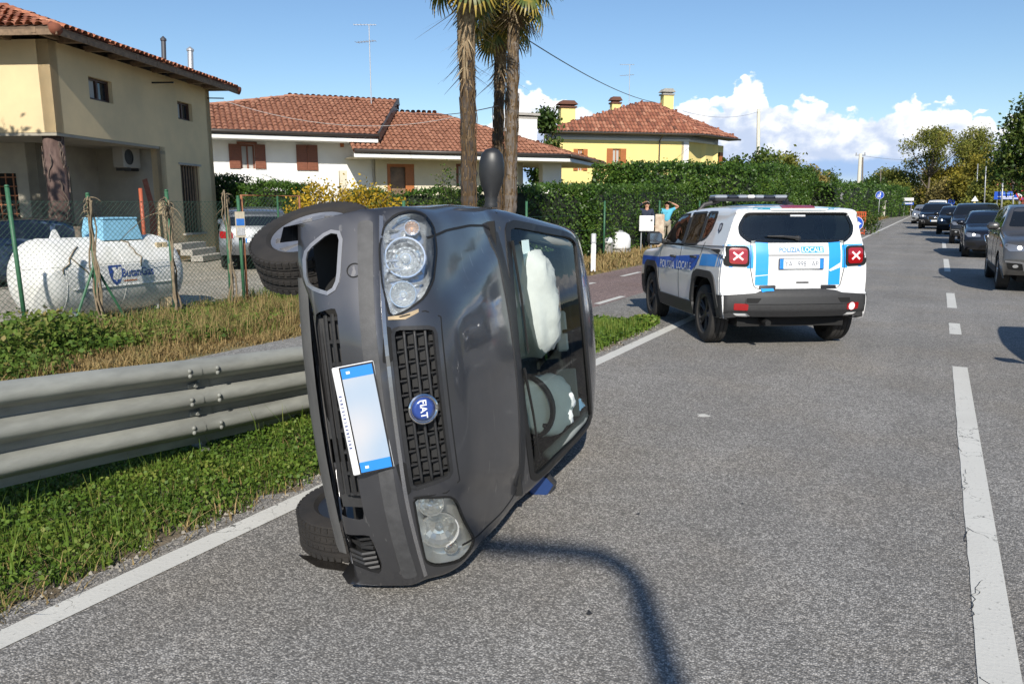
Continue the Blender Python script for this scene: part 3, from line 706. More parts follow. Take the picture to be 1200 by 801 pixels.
def left_house():
    c = np.array([-17.70, 10.83, 0.0]); dv = head(-24.3); nR = head(65.7); fv = -nR; nF = -dv     # right wall runs along dv, front wall runs along fv
    root = empty('house', c, 0, 'two storey ochre plaster house with terracotta roof and recessed ground floor behind the gas tank', 'house')
    SL, WT, LR, LF = 3.23, 5.24, 7.75, 11.0
    tz = lambda px, py: ((lambda p: (float((p - c) @ dv), float(p[2])))(onp(px, py, c, nR)))
    a0, zt0 = tz(103, 89); a1, zb0 = tz(133, 122); b0, zt1 = tz(207.5, 118); b1, zb1 = tz(226, 143); d0, dz1 = tz(211, 193); d1, _ = tz(233, 193)
    wA = (a0, a1, zb0, zt0); wB = (b0, b1, zb1, zt1); wC = (d0, d1, .75, dz1)
    g = G(); wall_piece(g, c, dv, nR, 0, LR, SL, WT, [wA, wB]); wall_piece(g, c, fv, nF, 0.0, LF, SL, WT)
    wall_piece(g, c + dv * LR, fv, -nF, 0, LF, 0, WT); wall_piece(g, c + fv * LF, dv, -nR, 0, LR, 0, WT)
    g.build('upper_wall', M_PLASTER, root, world=True)
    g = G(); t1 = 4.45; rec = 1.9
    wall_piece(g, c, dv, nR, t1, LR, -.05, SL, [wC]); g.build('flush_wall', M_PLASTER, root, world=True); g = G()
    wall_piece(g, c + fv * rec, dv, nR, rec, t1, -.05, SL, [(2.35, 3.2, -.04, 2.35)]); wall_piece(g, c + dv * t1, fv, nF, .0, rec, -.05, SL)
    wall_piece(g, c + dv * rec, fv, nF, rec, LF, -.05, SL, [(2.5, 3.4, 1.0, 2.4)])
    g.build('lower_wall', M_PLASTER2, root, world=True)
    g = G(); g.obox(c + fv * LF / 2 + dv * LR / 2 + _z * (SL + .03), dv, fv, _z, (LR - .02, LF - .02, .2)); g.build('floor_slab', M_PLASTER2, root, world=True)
    for (q0, q1, z0, z1) in (wA, wB):
        w_ = G(); P = lambda t, z, d=.14: c + dv * t - nR * d + _z * z
        for tt in (q0 + .03, (q0 + q1) / 2, q1 - .03): w_.obox(P(tt, (z0 + z1) / 2), dv, nR, _z, (.07, .07, z1 - z0))
        for zz in (z0 + .03, z1 - .03): w_.obox(P((q0 + q1) / 2, zz), dv, nR, _z, (q1 - q0, .068, .06))
        fr = w_.build('window_frame', M_FRAME, root, world=True)
        w_ = G(); w_.obox(P((q0 + q1) / 2, (z0 + z1) / 2, .17), dv, nR, _z, (q1 - q0, .01, z1 - z0)); w_.build('pane', M_PANE, fr, world=True)
        w_ = G(); w_.obox(P(q0 + (q1 - q0) * .28, (z0 + z1) / 2 + .02, .155), dv, nR, _z, ((q1 - q0) * .3, .01, (z1 - z0) * .8)); w_.build('curtain', M_CURT, fr, world=True)
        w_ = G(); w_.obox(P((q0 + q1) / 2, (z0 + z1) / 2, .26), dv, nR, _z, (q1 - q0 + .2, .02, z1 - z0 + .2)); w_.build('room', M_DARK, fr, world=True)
    q0, q1, z0, z1 = wC
    w_ = G(); P = lambda t, z, d=.1: c + dv * t - nR * d + _z * z
    w_.obox(P((q0 + q1) / 2, (z0 + z1) / 2, .2), dv, nR, _z, (q1 - q0, .02, z1 - z0)); gr0 = w_.build('pane', M_PANE, root, world=True)
    for k in range(7):
        w_ = G(); w_.obox(P(q0 + (q1 - q0) * (k + .5) / 7, (z0 + z1) / 2, .04), dv, nR, _z, (.025, .025, z1 - z0)); w_.build('window_bar', M_WOOD, gr0, world=True)
    w_ = G(); w_.obox(P((q0 + q1) / 2, z1 + .03, -.01), dv, nR, _z, (q1 - q0 + .2, .05, .06)); w_.build('window_head', M_CONC, gr0, world=True); w_ = G(); w_.obox(P((q0 + q1) / 2, z0 - .03, -.03), dv, nR, _z, (q1 - q0 + .2, .1, .06)); w_.build('window_sill', M_CONC, gr0, world=True)
    # recess: door, window, shutter board
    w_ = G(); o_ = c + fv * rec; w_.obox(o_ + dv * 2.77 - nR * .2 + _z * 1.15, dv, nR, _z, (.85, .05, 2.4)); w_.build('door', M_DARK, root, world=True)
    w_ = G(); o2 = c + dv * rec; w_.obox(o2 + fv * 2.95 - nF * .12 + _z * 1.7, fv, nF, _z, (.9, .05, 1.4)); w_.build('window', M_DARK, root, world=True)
    w_ = G()
    for k in range(6): w_.obox(o2 + fv * 2.95 + nF * .03 + _z * (1.15 + .23 * k), fv, nF, _z, (.92, .03, .025))
    for k in range(5): w_.obox(o2 + fv * (2.55 + .2 * k) + nF * .04 + _z * 1.7, fv, nF, _z, (.025, .025, 1.4))
    w_.build('window_bar', M_RUST, root, world=True)
    w_ = G(); w_.obox(o2 + fv * 3.75 + nF * .1 + _z * 1.35, fv, nF, _z, (.62, .05, 1.9)); w_.build('shutter_board', M_PLASTER, root, world=True)
    w_ = G(); w_.obox(o2 + fv * 4.12 + nF * .12 + _z * 1.35, fv, nF, _z, (.08, .1, 1.95)); w_.build('door_post', M_CONC, root, world=True)
    p = onp(66, 160, c + fv * .28, nR); w_ = G(); col_ = c + dv * .3 + fv * .3
    w_.cyl(col_ + _z * -.05, col_ + _z * (SL - .05), .24, .22, 14); w_.build('column', mat('vine_trunk', (.06, .035, .03), .9, col2=(.15, .10, .085), vs=7, bump=.8, bs=14, stretch=(1, 1, .35)), root, world=True, smooth=True)
    w_ = G(); rr = np.random.default_rng(5)
    for k in range(26):
        a = rr.uniform(0, 6.28); z = rr.uniform(.3, 2.6); pts = []
        for j in range(6): pts.append(col_ + np.array([math.cos(a) * .25, math.sin(a) * .25, z + j * .12])); a += rr.normal(0, .25)
        w_.tube(pts, .014, 5)
    w_.build('vine', mat('dry_vine', (.14, .105, .085), .9, var=.3), root, world=True)
    # pipe under the jetty
    q = onp(163, 205, c + fv * .05, nR); w_ = G(); w_.cyl((q[0], q[1], -.05), (q[0], q[1], 2.05), .05, n=10); w_.build('pipe', mat('red_pipe', (.40, .10, .05), .5), root, world=True, smooth=True)
    q = c + dv * t1 + nR * .012; w_ = G(); w_.prism([(0.25, .35), (.5, .4), (.46, 1.6), (.6, 2.3), (.45, 2.35), (.28, 1.5)], c + dv * t1 + nF * .005 + nR * 0, fv, _z, .004); w_.build('wall_stain', mat('wall_stain', (.28, .11, .08), .9, var=.3), root, world=True)
    # rafters and eaves
    ov = .72; ez = WT + .10; pit = math.tan(R(19))
    Ea = c + nR * ov + nF * ov; Eb = c + nR * ov - nF * (LR + ov); Ed = c - nR * (LF + ov) + nF * ov; Ee = c - nR * (LF + ov) - nF * (LR + ov)
    hw = (LR + 2 * ov) / 2; rz = ez + hw * pit
    R0 = c + nR * (ov - hw) - nF * (LR / 2); R1 = c - nR * (LF + ov - hw) - nF * (LR / 2)
    up = lambda p, z: np.array([p[0], p[1], z])
    A, B, D, Eo, T0, T1 = up(Ea, ez), up(Eb, ez), up(Ed, ez), up(Ee, ez), up(R0, rz), up(R1, rz)
    slope_roof(root, A, B, T0, T0, M_TILE, M_DECK, .21, .34, 1); slope_roof(root, D, A, T0, T1, M_TILE, M_DECK, .21, .34, 2)
    slope_roof(root, B, Eo, T1, T0, M_TILE, M_DECK, .21, .34, 3); slope_roof(root, Eo, D, T1, T1, M_TILE, M_DECK, .21, .34, 4)
    ridge_tiles([A, T0], M_TILE, root, .13); ridge_tiles([B, T0, T1, D], M_TILE, root, .13)
    g = G()
    for (p, q) in ((A, B), (D, A)):
        d_ = (q - p) / np.linalg.norm(q - p); inn = np.cross(_z, d_); g.obox((p + q) / 2 + inn * .03 - _z * .1, d_, inn, _z, (np.linalg.norm(q - p), .04, .12))
    g.build('eaves_board', M_WOOD, root, world=True)
    for k in range(9):
        g = G(); pz = c + nF * .34 - nR * (k * 1.1 - .2) + _z * (ez - .06); g.obox(pz, dv, nR, _z, (.76, .11, .12)); g.build('rafter', M_WOOD, root, world=True)
    for k in range(8):
        g = G(); pz = c + nR * .34 + dv * (.4 + k * 1.0) + _z * (ez - .06); g.obox(pz, nR, dv, _z, (.76, .11, .12)); g.build('rafter', M_WOOD, root, world=True)
    # two flues
    for (px, py, pb_, rr_, m_) in ((191.5, 48, 66, .07, mat('flue_dark', (.06, .06, .07), .5)), (223, 60, 80, .09, mat('flue_zinc', (.5, .5, .5), .4, .6))):
        P0 = T0 - nR * 0 ; q = onp(px, py, c + fv * .9, nR); q2 = onp(px, pb_ + 6, c + fv * .9, nR)
        g = G(); g.cyl(q2 - _z * .4, q, rr_, n=12); g.lathe([(rr_ * 1.3, 0), (rr_ * 1.3, .06), (.01, .14)], q, (0, 0, 1), 12); g.build('flue', m_, root, world=True)
    # aerial arm at the corner
    g = G(); q = onp(243, 115, c, nR); g.cyl(q, q + nR * .5 + dv * .1, .02, n=6); g.cyl(onp(178, 97, c, nR), onp(178, 97, c, nR) + nR * .62, .025, n=6); g.build('bracket', M_BLACK, root, world=True)
    # air conditioner hanging under the jetty
    t = empty('air_conditioner', up(onp(148, 180, c + fv * .7, nR), 2.90), 0, 'cream air conditioning unit hanging in shade under the jetty of the ochre house', 'air conditioner')
    b = np.array(t.location); mc = mat('ac_cream', (.30, .275, .23), .5)
    g = G(); g.obox(b, dv, nR, _z, (.85, .32, .58), .02); g.build('casing', mc, t, world=True)
    g = G(); g.lathe([(.21, 0), (.21, .012), (.17, .012), (.17, 0)], b + nR * .162 - dv * .16, nR, 20); g.lathe([(.02, 0), (.10, .006), (.17, .002)], b + nR * .164 - dv * .16, nR, 12); g.build('fan_grille', M_BLACK, t, world=True)
    g = G(); g.obox(b - _z * .33 + dv * .2, dv, nR, _z, (.05, .4, .08)); g.obox(b - _z * .33 - dv * .2, dv, nR, _z, (.05, .4, .08)); g.build('bracket', M_BLACK, t, world=True)
    # steps by the flush wall
    st = empty('doorstep', c + nR * 1.0 + dv * 5.1, 0, 'pale concrete steps leading to the ochre house', 'steps')
    for k in range(3):
        g = G(); g.obox(c + nR * (.35 + .3 * (2 - k)) + dv * 5.0 + _z * (.075 + .17 * k), dv, nR, _z, (1.5, .34 + .02, .17), .01); g.build('step', M_CONC, st, world=True)
left_house()

def window_shutters(root, O, u, n, t0, t1, z0, z1, m_s, mode, pane=True, lintel=None):
    P = lambda t, z, d: O + u * t + n * d + _z * (z - O[2])
    mid = (t0 + t1) / 2; zc = (z0 + z1) / 2; W_, H_ = t1 - t0, z1 - z0
    def leaf(tc, wd):
        g = G(); g.obox(P(tc, zc, .05), u, n, _z, (wd, .04, H_), .006)
        o = g.build('shutter', m_s, root, world=True)
        for k in range(int(H_ / .11)):
            g2 = G(); g2.obox(P(tc, z0 + .08 + k * .11, .073), u, n, _z, (wd * .82, .014, .05))
            s_ = g2.build('slat', m_s, o, world=True)
    if mode == 'closed': leaf(t0 + W_ * .25, W_ * .49); leaf(t0 + W_ * .75, W_ * .49)
    else:
        lw = W_ * .3; leaf(t0 + lw / 2 - .0, lw); leaf(t1 - lw / 2, lw); t0, t1 = t0 + lw, t1 - lw
        g = G(); g.obox(P(mid, zc, -.15), u, n, _z, (t1 - t0, .02, H_)); w_ = g.build('window', M_CURT, root, world=True)
        g = G()
        for tt in (t0 + .04, mid, t1 - .04): g.obox(P(tt, zc, -.12), u, n, _z, (.07, .05, H_))
        g.obox(P(mid, z1 - .04, -.12), u, n, _z, (t1 - t0, .048, .08)); g.build('frame', m_s, w_, world=True)
    if lintel:
        g = G(); g.obox(P(mid, z1 + .05, .04), u, n, _z, (W_ * lintel, .12, .1)); g.build('lintel', m_s, root, world=True)

def villa():
    z1 = 4.58; z2 = 3.90
    eL, eR = gnd(247, 153, z1), gnd(443, 159.5, z1)
    u = (eR - eL); u /= np.linalg.norm(u); n = np.cross(u, _z); n = n if n @ (EYE - eR) > 0 else -n; n[2] = 0
    root = empty('villa', np.array([*(eL + eR)[:2] / 2, 0]), 0, 'long low white villa with red tiled roofs and brown shutters behind the hedge', 'villa')
    ov = 1.25; O = eL - n * ov; O = np.array([O[0], O[1], 0.0])
    tz = lambda px, py: ((lambda p: (float((p - O) @ u), float(p[2])))(onp(px, py, O, n)))
    tR = tz(446, 160)[0]; tL = -6.0
    holes = []
    wins = [((267.5, 168.5), (312, 198), 'open', 1.05), ((346.5, 169.5), (373, 200), 'closed', None)]
    g = G(); W = []
    for (p, q, md, li) in wins:
        t0, zt_ = tz(*p); t1, zb_ = tz(*q); W.append((t0, t1, zb_, zt_, md, li)); lw = (t1 - t0) * .3
        holes.append((t0 + lw, t1 - lw, zb_, zt_) if md == 'open' else (t0 + .05, t1 - .05, zb_ + .02, zt_ - .02))
    wall_piece(g, O, u, n, tL, tR, 0, z1 + .0, holes); wall_piece(g, O + u * tR, -n, u, 0, 8, 0, z1); wall_piece(g, O - n * 8, u, -n, tL, tR, 0, z1); wall_piece(g, O + u * tL, -n, -u, 0, 8, 0, z1)
    g.build('wall', M_WHITE, root, world=True)
    for w_ in W: window_shutters(root, O, u, n, *w_[:4], M_BROWN, w_[4], lintel=.55 if w_[5] else None)
    # terrace parapet
    t0, zp = tz(247, 199); t1, _ = tz(396, 201.5); g = G(); wall_piece(g, O + n * 1.3, u, n, t0 - 5, t1 - .2, 0, zp - .2, th=.2); g.build('parapet', M_WHITE, root, world=True)
    g = G(); g.obox(O + n * 1.2 + u * t1 + _z * (zp / 2 - .05), u, n, _z, (.32, .32, zp + .1)); g.build('parapet_pillar', M_CREAM, root, world=True)
    g = G(); q = tz(400.5, 169); g.obox(O + u * q[0] + n * .06 + _z * q[1], u, n, _z, (.16, .12, .26), .02); g.build('wall_lamp', M_ORANGE, root, world=True)
    # wing 1 roof
    def roofset(EL, ER, TR, TL, seed, gut=True):
        slope_roof(root, EL, ER, TR, TL, M_TILE2, M_TDECK, .23, .36, seed, th=.10)
        if gut:
            d_ = (ER - EL) / np.linalg.norm(ER - EL); out = np.cross(d_, _z); out = out if out @ (EYE - ER) > 0 else -out
            g = G(); g.tube([EL + out * .05 + _z * .0, ER + out * .05 + _z * .0], .085, 10); g.build('gutter', M_GUTTER, root, world=True, smooth=True)
            g = G(); g.obox((EL + ER) / 2 - out * .06 - _z * .20, d_, out, _z, (np.linalg.norm(ER - EL), .10, .17)); g.build('fascia', M_WHITE, root, world=True)
            g = G(); a, b = EL - _z * .27, ER - _z * .27; g.quad(a, b, b - out * 1.3, a - out * 1.3); g.build('soffit', M_WHITE, root, world=True)
    PR = O - n * 3.4
    TL_ = onp(345, 114, PR, n); TR_ = onp(466, 117.5, PR, n); zt = (TL_[2] + TR_[2]) / 2; TL_[2] = TR_[2] = zt
    EL2 = eL - u * 6.2; hipL = EL2 - n * (3.4 + ov); 
    roofset(EL2, eR, TR_, TL_, 11)
    Bk = lambda p: p - n * 2 * (3.4 + ov)
    slope_roof(root, Bk(eR), Bk(EL2), TL_, TR_, M_TILE2, M_TDECK, .27, .4, 12); slope_roof(root, Bk(EL2), EL2, TL_, TL_, M_TILE2, M_TDECK, .27, .4, 13)
    ridge_tiles([TL_ + _z * .03, TR_ + _z * .03], M_TILE2, root, .11); ridge_tiles([EL2, TL_], M_TILE2, root, .11)
    # dark barge board at the gable end
    for (p, q) in ((eR, TR_), (TR_, Bk(eR))):
        d_ = (q - p) / np.linalg.norm(q - p); sd = np.cross(d_, _z); sd /= np.linalg.norm(sd); nn = np.cross(sd, d_); sd = sd if sd @ u > 0 else -sd
        g = G(); g.obox((p + q) / 2 + sd * .04 + _z * -.02, d_, sd, nn, (np.linalg.norm(q - p), .1, .34)); g.build('barge_board', M_GUTTER, root, world=True)
    g = G(); Z0 = z1 - .25; g.add([eR - n * ov * 0 + _z * -.3, TR_ - _z * .12, Bk(eR) - _z * .3], [(0, 1, 2)]); g.build('gable', M_WHITE, root, world=True)
    q = tz(421, 160)[0]; g = G(); b_ = O + u * q
    g.tube([b_ + n * 1.25 + _z * (z1 - .05), b_ + n * .9 + _z * (z1 - .42), b_ + n * .35 + u * .25 + _z * (z1 - .55), b_ + n * .1 + u * .6 + _z * (z1 - .75), b_ + n * .1 + u * .6 + _z * .2], .05, 8); g.build('downpipe', mat('pipe_grey', (.45, .43, .40), .4, .3), root, world=True, smooth=True)
    # wing 2
    fL, fR, fS = gnd(415, 176.3, z2), gnd(668, 182.5, z2), gnd(708, 191.5, z2)
    u2 = fR - fL; u2 /= np.linalg.norm(u2); n2 = np.cross(u2, _z); n2 = n2 if n2 @ (EYE - fR) > 0 else -n2
    O2 = np.array([*(fL - n2 * 1.6)[:2], 0.0])
    tz2 = lambda px, py: ((lambda p: (float((p - O2) @ u2), float(p[2])))(onp(px, py, O2, n2)))
    t0 = tz2(440, 200)[0]; tA = tz2(613, 200)[0]; tB0 = tz2(636, 200)[0]; tB1 = tz2(658, 200)[0]
    dA = (*[tz2(448, 0)[0], tz2(481, 0)[0]], .2, tz2(460, 192)[1]); wn1 = (tz2(532, 0)[0], tz2(556, 0)[0], tz2(540, 219)[1], tz2(540, 192)[1]); wn2 = (tz2(600, 0)[0], tz2(621, 0)[0], wn1[2], tz2(610, 194)[1])
    wn2 = (tz2(598, 0)[0], tz2(606, 0)[0], wn1[2], wn1[3])
    g = G(); wall_piece(g, O2, u2, n2, t0, tA, 0, z2 - .2, [dA, wn1, wn2]); wall_piece(g, O2 - n2 * 7, u2, -n2, t0, tB1, 0, z2 - .2); wall_piece(g, O2 + u2 * tA, -n2, u2, 0, 3.2, 0, z2 - .2)
    g.build('wall', M_CREAM, root, world=True)
    for (a, b, c_, d_) in (wn1, wn2):
        g = G(); P = lambda t, z, d: O2 + u2 * t + n2 * d + _z * z
        g.obox(P((a+b)/2, (c_+d_)/2, -.12), u2, n2, _z, (b-a, .02, d_-c_)); wd = g.build('window', mat('roller_blind', (.50, .53, .52), .7, var=.05), root, world=True)
        g = G()
        for tt in (a + .06, b - .06): g.obox(P(tt, (c_+d_)/2, -.06), u2, n2, _z, (.14, .08, d_-c_))
        g.obox(P((a+b)/2, d_ - .06, -.06), u2, n2, _z, (b-a, .078, .12)); g.build('frame', M_BROWN, wd, world=True)
    a, b, c_, d_ = dA; g = G(); P = lambda t, z, d: O2 + u2 * t + n2 * d + _z * z
    for tt in (a + .07, b - .22): g.obox(P(tt, (c_+d_)/2, -.05), u2, n2, _z, (.16 if tt < (a+b)/2 else .4, .1, d_-c_))
    g.obox(P((a+b)/2, d_ - .07, -.05), u2, n2, _z, (b-a, .098, .14)); dr = g.build('door_frame', M_ORANGE, root, world=True)
    g = G(); g.obox(P((a+b)/2, (c_+d_)/2, -.2), u2, n2, _z, (b-a, .04, d_-c_)); g.build('door', mat('door_wood', (.20, .13, .08), .5, var=.3, vs=3), root, world=True)
    g = G(); g.obox(P((tB0+tB1)/2, (z2-.2)/2, -.25), u2, n2, _z, (tB1-tB0, .5, z2-.2)); g.build('pillar', M_WHITE, root, world=True)
    g = G(); g.obox(P((tA+tB0)/2 - .1, (z2-.2)/2, -3.3), u2, n2, _z, (.5, .3, z2-.2)); g.build('pillar', M_CREAM, root, world=True)
    PR2 = fL - n2 * 4.6; RL = onp(440, 131.5, PR2, n2); RR = onp(512, 133.5, PR2, n2); RL[2] = RR[2] = (RL[2] + RR[2]) / 2; RL = RL - u2 * 2
    roofset(fL, fR, RR, RL, 15)
    fSb = fS; slope_roof(root, fR, fS, RR, RR, M_TILE2, M_TDECK, .27, .4, 16, th=.1); ridge_tiles([fR, RR, RL], M_TILE2, root, .1)
    bk = fS - n2 * 1.5 - u2 * 1; bl = fL - n2 * 9.5; slope_roof(root, fS, bl, RL, RR, M_TILE2, M_TDECK, .27, .4, 17)
    d_ = (fS - fR); ln = np.linalg.norm(d_); d_ /= ln; out = np.cross(d_, _z); out = out if out @ (EYE - fR) > 0 else -out
    g = G(); g.tube([fR + out * .05, fS + out * .05], .085, 10); g.build('gutter', M_GUTTER, root, world=True, smooth=True)
    g = G(); g.obox((fR + fS) / 2 - out * .06 - _z * .2, d_, out, _z, (ln, .1, .17)); g.build('fascia', M_WHITE, root, world=True)
    g = G(); s_ = _z * -.275; g.quad(fL - u2 * .2 + s_, fR + s_, fS + s_, bl + s_); g.build('soffit', M_CREAM, root, world=True)
    # chimney of wing 2
    c0 = onp(614, 141, PR2 - n2 * 3, n2); g = G(); g.obox(c0 - _z * .9, u2, n2, _z, (1.3, .8, 1.9)); ch = g.build('chimney', M_WHITE, root, world=True)
    g = G(); g.obox(c0 + _z * .1, u2, n2, _z, (1.35, .84, .1)); g.obox(c0 + _z * .3, u2, n2, _z, (1.6, 1.0, .14)); g.build('chimney_cap', M_CONC, ch, world=True)
    aerial(onp(435, 113, O - n * 2.6, n), onp(435, 118, O - n * 2.6, n) + _z * -.8, 80, 'thin grey television aerial standing on the roof of the white villa', 434, 36)
def aerial(base, foot, _, label, px=None, py=None, hgt=3.3):
    t = empty('aerial', foot, 0, label, 'aerial'); m = mat('aerial_grey', (.42, .43, .45), .5, .3)
    g = G(); topp = base + _z * hgt; g.cyl(foot, topp, .022, n=6); g.build('mast', m, t, world=True)
    for k, zz in enumerate((.0, .75)):
        b = topp - _z * zz; d = head(60 + 25 * k); g = G(); g.cyl(b - d * .75, b + d * .35, .016, n=5)
        s_ = np.cross(d, _z)
        for j in range(7): q = b + d * (-.7 + j * .16); g.cyl(q - s_ * .22, q + s_ * .22, .009, n=4)
        g.build('antenna', m, t, world=True)
villa()

def yellow_house():
    z = 6.3
    a, b, c = gnd(634, 153.5, z), gnd(825, 157.5, z), gnd(867, 163.5, z)
    root = empty('house', np.array([*(a + b)[:2] / 2, 0]), 0, 'bright yellow house with brown tiled hip roof and three chimneys above the tall hedge', 'house')
    u = (b - a) / np.linalg.norm(b - a); n = np.cross(u, _z); n = n if n @ (EYE - a) > 0 else -n; v = (c - b) / np.linalg.norm(c - b); m_ = np.cross(v, _z); m_ = m_ if m_ @ u > 0 else -m_
    d = a + (c - b); ov = .75
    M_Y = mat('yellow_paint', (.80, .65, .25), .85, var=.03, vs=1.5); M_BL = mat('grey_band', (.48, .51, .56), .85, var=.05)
    O = a + u * ov - n * ov; O = np.array([O[0], O[1], 0]); Lw = np.linalg.norm(b - a) - 2 * ov; Ld = np.linalg.norm(c - b) - 2 * ov
    tz = lambda px, py: ((lambda p: (float((p - O) @ u), float(p[2])))(onp(px, py, O, n)))
    zb = tz(730, 164.5)[1]; W = [((711, 174), (733, 200)), ((672, 174.5), (688, 200))]; holes = []
    for p, q in W:
        t0, t1 = tz(*p)[0], tz(*q)[0]; w4 = (t1 - t0) * .28; holes.append((t0 + w4, t1 - w4, tz(*q)[1], tz(*p)[1]))
    tl0 = tz(808, 0)[0]
    g = G(); wall_piece(g, O, u, n, 0, tl0, 0, zb, holes); O3 = O + u * tl0; wall_piece(g, O3, v, m_, 0, 2.6, 0, zb); wall_piece(g, O3 + v * 2.6, u, n, 0, Lw - tl0, 0, zb)
    O4 = O + u * Lw; wall_piece(g, O4 + v * 2.6, v, m_, 0, Ld - 2.6, 0, zb, [(2.0, 2.8, zb - 1.7, zb - .5)]); wall_piece(g, O + v * Ld, u, -n, 0, Lw, 0, zb); wall_piece(g, O, v, -m_, 0, Ld, 0, zb)
    g.build('wall', M_Y, root, world=True)
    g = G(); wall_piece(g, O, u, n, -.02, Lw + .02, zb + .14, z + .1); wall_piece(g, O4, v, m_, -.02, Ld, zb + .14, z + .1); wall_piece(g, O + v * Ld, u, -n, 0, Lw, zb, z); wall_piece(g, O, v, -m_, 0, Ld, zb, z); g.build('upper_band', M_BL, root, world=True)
    g = G(); wall_piece(g, O + n * .05, u, n, -.05, Lw + .05, zb, zb + .14); wall_piece(g, O4 + m_ * .05, v, m_, -.05, Ld, zb, zb + .14); g.build('string_course', M_WHITE, root, world=True)
    g = G(); cx = O4 - u * .25; g.obox(cx - n * .2 + _z * zb / 2, u, n, _z, (.55, .4, zb)); g.build('column', M_WHITE, root, world=True)
    for (p, q) in W:
        t0, zt_ = tz(*p); t1, zb_ = tz(*q); window_shutters(root, O, u, n, t0, t1, zb_, zt_, M_ORANGE, 'open')
    g = G(); g.obox(O4 + v * 5.0 - m_ * .1 + _z * (zb - 1.1), v, m_, _z, (.8, .05, 1.2)); g.build('window', M_PANE, root, world=True)
    g = G(); g.obox(O4 + v * 5.0 + m_ * .04 + _z * (zb - 1.1), v, m_, _z, (.5, .05, 1.2)); g.build('shutter', M_ORANGE, root, world=True)
    for tt in (tz(647, 0)[0], tz(778, 0)[0]):
        g = G(); g.tube([O + u * tt + n * .8 + _z * z, O + u * tt + n * .1 + _z * (z - .4), O + u * tt + n * .1 + _z * .2], .045, 8); g.build('downpipe', M_GUTTER, root, world=True)
    ap = onp(765, 120.5, (a + b) / 2 - n * np.linalg.norm(c - b) * .5, n); rz = ap[2]; mid = (b + c) / 2; al = abs((mid - ap) @ u); half = np.linalg.norm(c - b) / 2
    T1 = ap; T0 = np.array([*((a + d) / 2 + u * (Lw * .42))[:2], rz]); T0 = ap - u * .8
    slope_roof(root, a, b, T1, T0, M_TILE3, M_DECK, .25, .4, 21); slope_roof(root, b, c, T1, T1, M_TILE3, M_DECK, .25, .4, 22); slope_roof(root, c, d, T0, T1, M_TILE3, M_DECK, .25, .4, 23); slope_roof(root, d, a, T0, T0, M_TILE3, M_DECK, .25, .4, 24)
    ridge_tiles([b, T1, T0, a], M_TILE3, root, .12)
    g = G()
    for p, q in ((a, b), (b, c)):
        dd = (q - p) / np.linalg.norm(q - p); oo = np.cross(dd, _z); oo = oo if oo @ (EYE - p) > 0 or oo @ m_ > .8 else -oo; g.tube([p + oo * .05 - _z * .03, q + oo * .05 - _z * .03], .07, 8)
        g.quad(p - _z * .08, q - _z * .08, q - oo * .9 - _z * .08, p - oo * .9 - _z * .08)
    g.build('gutter', M_GUTTER, root, world=True)
    for (px, pt, pb_, wpx, dpt) in ((664, 127, 150, 17, 1.3), (721, 122, 142, 10.5, 2.5), (781.5, 112, 134, 12, 6.5)):
        P0 = O - n * dpt; tp = onp(px, pt, P0, n); bt = onp(px, pb_, P0, n); W_ = wpx * np.linalg.norm(tp - EYE) / 930
        g = G(); g.obox((tp + bt) / 2 - _z * .5, u, n, _z, (W_, W_ * .8, tp[2] - bt[2] + 1.0)); ch = g.build('chimney', M_Y, root, world=True)
        g = G(); g.obox(tp + _z * .05, u, n, _z, (W_ * 1.2, W_, .1)); g.obox(tp + _z * .16, u, n, _z, (W_ * .8, W_ * .6, .14)); g.prism([(-W_*.68, 0), (W_*.68, 0), (W_*.4, .25), (-W_*.4, .25)], tp + _z * .22 - np.cross(u, _z) * W_ * .5, u, _z, W_); g.build('chimney_cap', M_TILE3 if wpx > 10 and px < 770 else M_CONC, ch, world=True)
    aerial(onp(737, 118, O - n * 6, n), onp(737, 130, O - n * 6, n), 0, 'tall thin aerial rising from the roof of the yellow house', hgt=2.6)
yellow_house()
# ================================================================== PLANTS
HEDGE = [(.022, .050, .010), (.048, .105, .016), (.085, .16, .022), (.15, .22, .04)]
M_HEDGE = mat('hedge_leaf', leaf=.25, rough=.42, spec=.4, tone=HEDGE)
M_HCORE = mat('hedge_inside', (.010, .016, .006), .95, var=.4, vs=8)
M_YEL = mat('yellow_leaf', leaf=.35, rough=.6, spec=.2, tone=[(.10, .12, .02), (.42, .28, .025), (.62, .42, .04), (.70, .52, .08)])
M_TREEA = mat('tree_leaf_olive', leaf=.3, rough=.6, spec=.2, tone=[(.08, .095, .02), (.16, .18, .035), (.25, .25, .05), (.36, .30, .075)])
M_TREEB = mat('tree_leaf_gold', leaf=.3, rough=.6, spec=.2, tone=[(.10, .10, .018), (.22, .20, .03), (.36, .29, .045), (.45, .34, .07)])
M_TREEC = mat('tree_leaf_green', leaf=.3, rough=.5, spec=.3, tone=[(.02, .042, .010), (.05, .095, .018), (.10, .145, .026), (.18, .20, .045)])
M_TREED = mat('tree_leaf_brown', leaf=.3, rough=.7, spec=.2, tone=[(.13, .11, .04), (.24, .20, .065), (.33, .25, .08), (.30, .28, .08)])
M_BARK = mat('bark', (.09, .07, .05), .9, col2=(.17, .14, .11), vs=5, bump=.8, bs=18)
